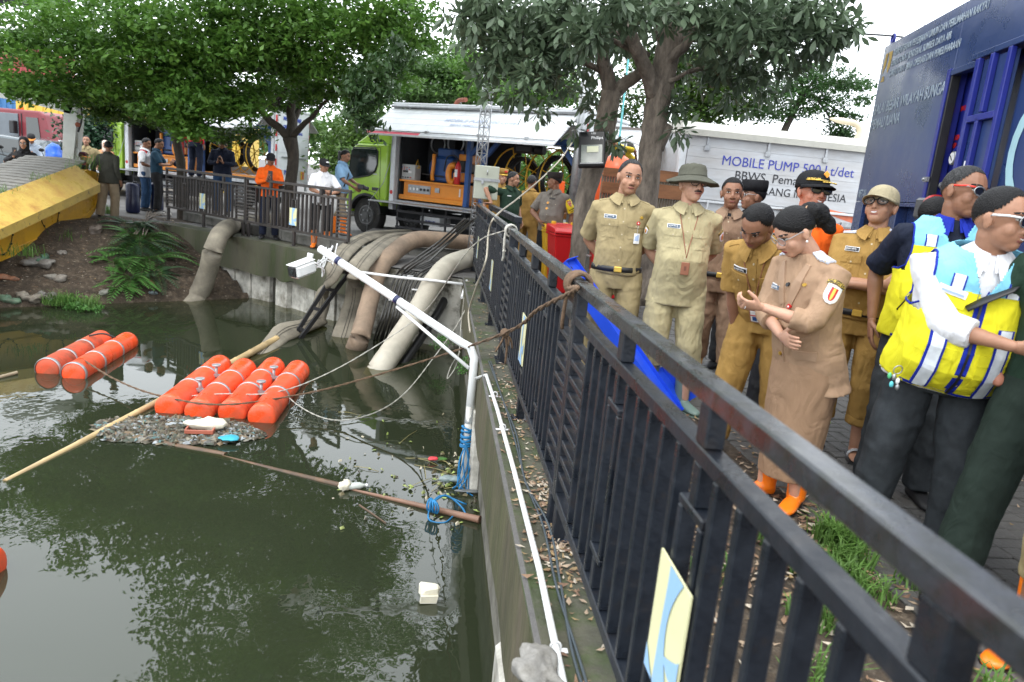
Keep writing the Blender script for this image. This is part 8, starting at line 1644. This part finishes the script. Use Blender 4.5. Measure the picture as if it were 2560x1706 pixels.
# I
I_ = person('smiling man with red-sided sunglasses and a yellow-blue vest over a navy polo', (2.58, 3.55), -22, 1.79, lean=2, tilt=1, nx=-.01, head=(40, 2, 8), hs=1.08, sk=SK2, shirt=C_nv, trousers=C_slate, hair=HAIRG, hairkind='crop', hairline=.5, collar_m=C_rb, glasses=dict(r=.026, m=M_steel, w=.003, asp=.7, lens=M_lens, temple=mat('red_temple', (.8, .05, .03), .3)), smile=True, belly=.06, wide=1.12, buttons=False, baggy=1.15, group=GR, arms=dict(L=dict(to=(-.23, .13, .90), pole=(-.3, 1, 0)), R=dict(to=(.2, .1, .95), pole=(1, .6, 0))))
I_.wide = 1.12; I_.belly = .06; vest(I_)
link('bag_strap', MB().tube([surf(I_, -.17, 1.0, .03), surf(I_, -.12, 1.12, .03), surf(I_, -.02, 1.24, .03)], .02, 8, flat=.35).mesh('bag_strap', [M_black]), I_.t)
# J
J_ = person('nearest man in a white shirt under a yellow and blue vest, pointing to the right', (2.20, 2.88), -24, 1.68, lean=16, tilt=5, nx=-.01, head=(50, -8, 8), hs=1.10, sk=SK1, shirt=C_wh, sleeve='elbow', hem=.85, tuck=False, trousers=C_slate, hair=HAIRB, hairkind='crop', hairline=.5, collar_m=C_wh, glasses=dict(r=.024, m=M_steel, w=.0026, lens=M_lens, temple=M_refl), belly=.12, wide=1.22, buttons=False, baggy=1.28, group=GR, cuff=.06,
    arms=dict(L=dict(to=(.12, -.30, 1.19), pole=(-1, -.05, -1.4), hd=(1, -.1, .12), pn=(0, 1, 0), curl=.3), R=dict(to=(.34, -.05, .95), pole=(1, .4, 0))), legs=dict(L=dict(to=(-.17, .10, .085)), R=dict(to=(.17, .0, .085))), smile=True)
J_.wide = 1.22; J_.belly = .12; vest(J_, zb=.87)
J_.vp('badge_card', M_refl, -.11, 1.305, .10, .028, 4, 2, .012, .003, -.1); J_.vp('card_print', mat('pale_blue_print2', (.35, .45, .65), .5), -.11, 1.302, .08, .008, 4, 1, .016, .001, -.1)
link('shoulder_strap', MB().tube([surf(J_, .14, 1.41, .025), surf(J_, .08, 1.35, .035), surf(J_, .0, 1.30, .04), surf(J_, -.05, 1.255, .03)], .024, 8, flat=.3).mesh('shoulder_strap', [M_black]), J_.t)
kp = thing('key_ring', 'keys and small charms hanging at the waist of the nearest man', 'keys', PY(2245, 925, 2.62)); kb_ = MB().torus((0, 0, 0), .018, .0022, (0, 1, .2), 18, 5); obj('ring', kb_, M_steel, kp)
for k, (x, z, m) in enumerate(((-.01, -.03, M_steel), (.008, -.045, M_refl), (-.015, -.06, mat('teal_charm', (.1, .5, .55), .3)), (.012, -.07, M_steel), (-.03, -.025, mat('green_charm', (.1, .45, .2), .4)))): obj('charm', MB().ell((x, 0, z), (.009, .006, .013), 8, 6), m, kp)
# K, L, M
K_ = person('man in dark green trousers with a hand in his pocket at the right picture edge', (2.42, 2.50), -40, 1.72, sk=SK4, shirt=C_gr, trousers=C_dg, baggy=1.25, cuff=.05, hair=HAIRB, wide=1.1, group=GR, arms=dict(L=dict(to=(-.20, -.04, .90), pole=(-1, .5, 0), nohand=True), R=dict(to=(.24, .0, .88))), legs=dict(L=dict(to=(-.22, -.18, .085)), R=dict(to=(.12, .1, .085))), footm=mat('black_polished_shoe', (.008, .008, .009), .12), near=True, buttons=False)
L_p = person('person in khaki trousers tucked into bright orange rubber boots at the right edge', (2.22, 2.02), -60, 1.66, sk=SK2, shirt=C_kh, trousers=C_kh, cuff=.34, feet='boot', footm=M_boot, hair=HAIRB, group=GR, buttons=False, near=True, vox=.012)
M_p = person('dark-haired person half hidden between the blue container and the men in vests', (2.98, 4.3), 20, 1.66, near=False, sk=SK2, shirt=C_blk, trousers=C_blk, hair=HAIRB, hairline=.3, group=GR, head=(60, 10, 0))
# ---------------- middle distance
G2 = 'people by the open pump truck'
AR = person('man in a dark green army shirt leaning one arm on the fence end', (1.12, 12.15), 28, 1.68, near=True, vox=.012, head=(46, 6, 0), sk=SK1, shirt=C_gr, trousers=C_gr, hair=HAIRG, hairkind='crop', hairline=.4, group=G2, buttons=False, belly=.05, arms=dict(L=dict(to=(-.40, -.08, 1.16), pole=(-1, .2, .2), hd=(-1, 0, 0)), R=dict(to=(.27, .02, .92))))
AR.spat('name_tape', M_refl, -.09, 1.30, .06, .012, 2, 2, .004); AR.spat('medal_strip', M_refl, .10, 1.28, .05, .02, 2, 2, .004); epaulette(AR, mat('rank_gold', (.6, .45, .08), .5))
PO = person('policeman in a grey-brown shirt and dark beret-like cap with a yellow shoulder patch, looking left', (1.66, 10.9), -32, 1.70, near=True, vox=.012, head=(-74, 4, 0), sk=SK2, shirt=C_gy, trousers=C_blk, hair=HAIRB, hairline=.2, group=G2, buttons=True, belly=.10, wide=1.08, hem=.84, tuck=False, arms=dict(L=dict(to=(-.10, -.2, .98), pole=(-1, .2, 0)), R=dict(to=(.26, .05, .86))))
H = PO.H; rs = [[H(r1*math.cos(a), .012 + r2*math.sin(a), z_) for a in [2*PI*k/24 for k in range(24)]] for z_, r1, r2 in ((.04, .082, .102), (.06, .086, .106), (.115, .096, .118), (.128, .085, .105), (.13, .02, .03))]
pc = link('cap', MB().rings(rs).mesh('cap', [cloth('dark_brown_cap', (.03, .025, .022))]), PO.t); link('visor', MB().add([H(x, y, z) for x, y, z in ((-.06, -.07, .045), (0, -.095, .045), (.06, -.07, .045), (.05, -.13, .030), (0, -.15, .026), (-.05, -.13, .030))], [(0, 1, 2, 3, 4, 5)]).mesh('visor', [M_black]), pc)
for z_, c in ((1.28, M_gold), (1.20, M_gold)): PO.spat('round_badge', mat('orange_gold_badge', (.75, .35, .05), .4), -.03, z_ - .02, .035, .035, 4, 4, .006, .003, 0, oval)
text('lettering', 'POLRI', .035, signM(surf(PO, -.02, 1.315, .008), PO.tx, PO.tz), M_black, PO.shirt, .001, .001)
k_ = 'R'; c = PO.sh[k_].lerp(PO.el[k_], .35); out = (PO.tx*.75 - PO.ty*.65).normalized(); up_ = (PO.sh[k_] - PO.el[k_]).normalized(); rt = up_.cross(out).normalized(); out = rt.cross(up_)*(1 if rt.cross(up_).dot(out) > 0 else -1)
yp = link('yellow_patch', patch(PO.bv, c, rt, up_, out, 0, -.02, .12, .20, 6, 8, .003, .003, 0, lambda a, b: (a*(1 if b < .3 else 1 - (b - .3)*.6), b), dist=.25).mesh('yellow_patch', [mat('yellow_patch_cloth', (.8, .65, .02), .6)]), PO.shirt)
link('shield_badge', patch(PO.bv, c, rt, up_, out, 0, .02, .06, .09, 6, 6, .007, .003, 0, lambda a, b: (a*(1 - max(0, -b)*.5), b), dist=.25).mesh('shield_badge', [mat('red_shield', (.5, .06, .04), .5, c2=(.7, .5, .3), s2=40, sharp=.1)]), yp)
rt2 = rt if rt.dot(Vector((1, 0, 0))) > 0 else -rt
text('lettering', 'BHABINKAMTIBMAS', .022, signM(c + out*.095 - up_*.07 - rt2*.06, rt2, up_), M_black, yp, .001, .001, sx=.62); text('lettering', 'POLRES SEMARANG', .018, signM(c + out*.095 - up_*.10 - rt2*.055, rt2, up_), M_black, yp, .0005, .001, sx=.62)
KC = person('man in a mustard peaked cap looking over the shoulder of the man in green', (1.03, 13.1), 10, 1.70, near=False, head=(14, 4, 0), sk=SK3, shirt=C_mu, trousers=C_mu, hair=HAIRB, hairline=.2, group=G2); H = KC.H
rs = [[H(r1*math.cos(a), .012 + r2*math.sin(a), z_) for a in [2*PI*k/24 for k in range(24)]] for z_, r1, r2 in ((.05, .084, .104), (.14, .092, .112), (.145, .02, .02))]; pc = link('peaked_cap', MB().rings(rs).mesh('peaked_cap', [C_mu]), KC.t); link('gold_visor', MB().tube([H(.085*math.cos(a), .012 + .13*math.sin(a), .045) for a in [PI + PI*k/10 for k in range(11)]], .012, 6).mesh('gold_visor', [M_gold]), pc); link('cap_badge', MB().ell(H(0, -.105, .10), (.03, .008, .018), 8, 6).mesh('cap_badge', [M_red]), pc)
person('man in mustard khaki with a wristwatch half hidden behind the man in green', (1.52, 12.75), 150, 1.66, near=False, sk=SK2, shirt=C_mu, trousers=C_mu, hair=HAIRG, hairkind='crop', group=G2)
def armsph(z=1.20, f=-.30, w_=.04): return dict(L=dict(to=(-w_, f, z), pole=(-1, .3, -.8), hd=(.2, -.5, 1), pn=(1, 0, 0), curl=.5), R=dict(to=(w_, f, z), pole=(1, .3, -.8), hd=(-.2, -.5, 1), pn=(-1, 0, 0), curl=.5))
p_ = PY(675, 450, 14.55); OR = person('man in an orange shirt and black cap filming with a phone behind the far fence', (p_.x, 14.55), 10, 1.62, near=True, vox=.013, head=(8, 14, 0), sk=SK2, shirt=C_or, sleeve='long', hem=.84, tuck=False, trousers=C_nv, hair=HAIRB, hairline=.2, group='people behind the far fence', buttons=False, arms=armsph(1.17)); capdome(OR, C_blk); phone(OR, 'R', (-.02, -.06, .10), 1.1, lab='black phone held up by the man in orange')
p_ = PY(797, 460, 13.35); PW = person('man in a white polo and black cap leaning on the far fence with a phone', (p_.x, 13.75), 14, 1.62, near=True, vox=.013, lean=12, head=(26, 2, 0), sk=SK1, shirt=C_wh, trousers=C_blk, hem=.84, tuck=False, feet='boot', footm=M_boot, cuff=.34, hair=HAIRB, hairline=.2, group='people behind the far fence', buttons=False, belly=.06, arms=dict(L=dict(to=(-.03, -.34, 1.12), pole=(-1, .1, -.5), hd=(.7, -.5, .5), pn=(1, 0, 0)), R=dict(to=(.12, -.34, 1.12), pole=(1, .1, -.5), hd=(-.5, -.5, .6), pn=(-1, 0, 0)))); cw = capdome(PW, C_blk); phone(PW, 'R', (-.07, -.05, .05), 1.1, lab='dark phone held sideways by the man in the white polo', rot=(0, R_(90), 0))
link('cap_patch', MB().ell(PW.H(0, -.10, .085), (.03, .008, .014), 8, 6).mesh('cap_patch', [M_refl]), cw)
p_ = PY(855, 440, 15.3); BY = person('young man in a light blue shirt carrying a camera, walking to the right', (p_.x, 15.3), 78, 1.70, near=True, vox=.013, head=(-4, 16, 0), sk=SK2, shirt=C_lb, trousers=C_bg, hem=.84, tuck=False, feet='boot', footm=M_boot, cuff=.35, hair=HAIRB, hairline=.35, group='people behind the far fence', base_z=.13, buttons=False, arms=dict(L=dict(to=(-.12, -.30, .98), pole=(-1, .5, -.4)), R=dict(to=(.16, -.26, 1.05), pole=(1, .5, -.4))), legs=dict(L=dict(to=(-.10, -.12, .085)), R=dict(to=(.10, .12, .085))))
ph = BY.t.matrix_basis @ BY.wr['L']; cmr = thing('camera', 'black camera held by the young man in the light blue shirt', 'camera', ph + Vector((.14, -.05, .02))); obj('body', MB().box((-.06, -.05, -.04), (.06, .05, .05), bev=.01), M_black, cmr); obj('lens', MB().cyl((.05, 0, 0), (.15, 0, -.03), .04, 14), M_black, cmr)
link('bag_strap', MB().tube([surf(BY, .12, 1.40, .02), surf(BY, .0, 1.2, .02), surf(BY, -.14, .98, .02)], .012, 6).mesh('bag_strap', [M_black]), BY.t)
hp_ = thing('shoulder_bag', 'black bag at the hip of the young man in light blue', 'bag', BY.t.matrix_basis @ Vector((-.22, .0, .92))); obj('pouch', MB().box((-.08, -.13, -.12), (.06, .13, .1), bev=.03), M_black, hp_)
p_ = PY(556, 450, 17.4); NS = person('man in a navy sweater looking down at his phone in front of the far truck', (p_.x, 17.4), 6, 1.74, near=True, vox=.014, head=(-4, 28, 0), sk=SK2, shirt=C_nv, sleeve='long', hem=.84, tuck=False, trousers=C_je, hair=HAIRB, hairline=.4, base_z=.16, group='people near the far truck', buttons=False, belly=.05, wide=1.1, arms=armsph(1.14, -.28, .05)); phone(NS, 'R', (-.05, -.05, .07), 1.0, lab='phone held by the man in the navy sweater', rot=(R_(60), 0, 0))
p_ = PY(488, 420, 19.2); person('person in a red and grey jacket standing on the platform of the far truck', (p_.x, 19.2), 160, 1.66, near=False, sk=SK2, shirt=C_re, sleeve='long', trousers=C_nv, hair=HAIRB, base_z=.84, group='people near the far truck')
p_ = PY(392, 430, 18.4); TE = person('man in a dark teal shirt facing right and holding a cap beside the far truck', (p_.x, 18.4), 100, 1.74, near=False, vox=.015, head=(-8, 18, 0), sk=SK2, shirt=C_tl, trousers=C_blk, hair=HAIRB, group='people near the far truck', arms=armsph(1.12, -.3, .05))
tc = thing('cap', 'dark blue cap held by the man in the teal shirt', 'cap', TE.t.matrix_basis @ (TE.wr['R'] + Vector((0, -.15, .05)))); obj('crown', MB().ell((0, 0, 0), (.12, .12, .09)), C_nv, tc)
p_ = PY(362, 430, 18.6); WS = person('man in a white shirt with red shoulders facing right beside the lime cab', (p_.x, 18.6), 95, 1.72, near=False, vox=.015, head=(-4, 12, 0), sk=SK2, shirt=C_wh, hem=.80, tuck=False, trousers=C_je, hair=HAIRB, group='people near the far truck', arms=armsph(1.05, -.2, .1))
O_ = WS.TM @ Vector((0, 0, 1.4)); link('red_yoke', patch(WS.bv, O_, WS.tx, WS.ty, WS.tz, 0, 0, .36, .16, 8, 6, .003, .004, 0, None, dist=.3).mesh('red_yoke', [C_re]), WS.shirt)
p_ = PY(272, 470, 16.3); person('man in a dark olive jacket with his back turned, standing beside the pontoon', (p_.x, 16.3), 168, 1.62, near=True, vox=.013, head=(30, 10, 0), sk=SK2, shirt=C_dk, sleeve='long', hem=.80, tuck=False, trousers=C_bg, baggy=1.25, hair=HAIRB, base_z=-.06, group='people near the far truck', buttons=False, wide=1.15, legs=dict(L=dict(to=(-.12, 0, .085)), R=dict(to=(.16, .1, .085))))
p_ = PY(217, 400, 19); KL = person('man in a khaki uniform shirt standing just right of the grey excavator arm', (p_.x, 19), 12, 1.68, near=True, vox=.014, head=(6, -6, 0), sk=SK1, shirt=C_kh, trousers=C_kh, hair=HAIRB, hairline=.45, wide=1.15, group='people at the far left', arms=dict(L=dict(to=(-.2, -.02, .98), pole=(-1.5, .2, 0)), R=dict(to=(.2, -.02, .98), pole=(1.5, .2, 0))), base_z=-.04)
p_ = PY(264, 400, 22); HJ = person('woman in a cream headscarf and orange-brown vest beside the lime cab', (p_.x, 22), 15, 1.58, near=False, sk=SK3, shirt=mat('orange_brown_cloth', (.45, .22, .10), .8), sleeve='long', trousers=C_blk, hair=None, group='people at the far left')
hj = MB(); H = HJ.H; hj.rings([[H(.088*math.cos(a)*r, .03 + .105*math.sin(a)*r, z_) for a in [2*PI*k/20 for k in range(20)]] for z_, r in ((-.20, 1.3), (-.12, .95), (-.06, .92), (.02, 1.0), (.08, .92), (.12, .6), (.13, .1))]); link('headscarf', hj.mesh('headscarf', [mat('cream_cloth', (.6, .5, .42), .8)]), HJ.t)
p_ = PY(207, 430, 17.3); CM = person('man in a maroon cap with an orange visor resting his arms on the pontoon', (p_.x, 17.3), 60, 1.55, near=True, vox=.014, head=(20, 8, 0), sk=SK2, shirt=C_wh, trousers=C_nv, hair=HAIRB, hairline=.2, base_z=-.27, group='people at the far left', buttons=False, arms=dict(L=dict(to=(-.3, -.2, 1.25), pole=(-1, .2, -.5)), R=dict(to=(.1, -.3, 1.2), pole=(1, .2, -.5)))); capdome(CM, cloth('maroon_cloth', (.08, .02, .03)), vm=mat('orange_visor', (.7, .25, .04), .6))
p_ = PY(62, 400, 16.6); HO = person('man in a black hooded jacket and glasses filming with a phone at the far left', (p_.x, 16.6), 18, 1.66, near=True, vox=.014, head=(-4, 4, 0), sk=SK1, shirt=C_blk, sleeve='long', hem=.84, tuck=False, trousers=C_blk, hair=None, base_z=-.2, group='people at the far left', buttons=False, glasses=dict(r=.024), arms=dict(L=dict(to=(-.14, -.28, 1.30), pole=(-1, .2, -.8), hd=(.1, -.2, 1), pn=(1, 0, 0)), R=dict(to=(.2, .0, .95)))); phone(HO, 'L', (.02, -.05, .10), 1.1, lab='black phone held up by the man in the hood')
hj = MB(); H = HO.H; hj.rings([[H(.094*math.cos(a)*r, .035 + .098*math.sin(a)*r, z_) for a in [2*PI*k/20 for k in range(20)]] for z_, r in ((-.17, 1.2), (-.10, .95), (-.03, .98), (.05, 1.02), (.10, .88), (.135, .5), (.14, .1))]); link('hood', hj.mesh('hood', [C_blk]), HO.t)
p_ = PY(80, 380, 19.6); GB = person('man in a pale grey-blue uniform and black cap looking at his phone', (p_.x, 19.6), 25, 1.66, near=True, vox=.015, head=(0, 25, 0), sk=SK2, shirt=C_gb, sleeve='long', trousers=C_nv, hair=HAIRB, hairline=.2, base_z=-.08, group='people at the far left', buttons=False, arms=armsph(1.12)); capdome(GB, C_blk, vm=mat('orange_visor', (.7, .25, .04), .6)); phone(GB, 'R', (-.03, -.05, .07), 1, lab='phone held by the man in the grey-blue uniform', rot=(R_(50), 0, 0))
p_ = PY(1590, 350, 15); person('worker in a yellow shirt bending over on the equipment beyond the screen', (p_.x - .1, 15.0), -60, 1.5, near=False, lean=60, sk=SK2, shirt=mat('yellow_shirt_cloth', (.75, .55, .03), .8), trousers=C_nv, hair=HAIRB, base_z=1.35, group='workers on the truck tops')
p_ = PY(1712, 385, 13.2); person('worker on top of the white truck, only his bent elbow showing past its corner', (p_.x + .15, 14.9), 10, 1.6, near=False, sk=SK3, shirt=C_nv, trousers=C_je, hair=HAIRB, base_z=.95, group='workers on the truck tops', arms=dict(L=dict(to=(-.20, -.02, 1.0), pole=(-1.5, .2, 0))))
tag(obj('raincoat', MB().ell(PY(1466, 500, 9.9), (.09, .09, .32), 18, 12), mat('violet_blue_plastic', (.04, .03, .42), .35, bump=.8, bs=12)), 'violet-blue raincoat hanging left of the leaning tree trunk', 'raincoat')
bpy.data.scenes.remove(_tmp)
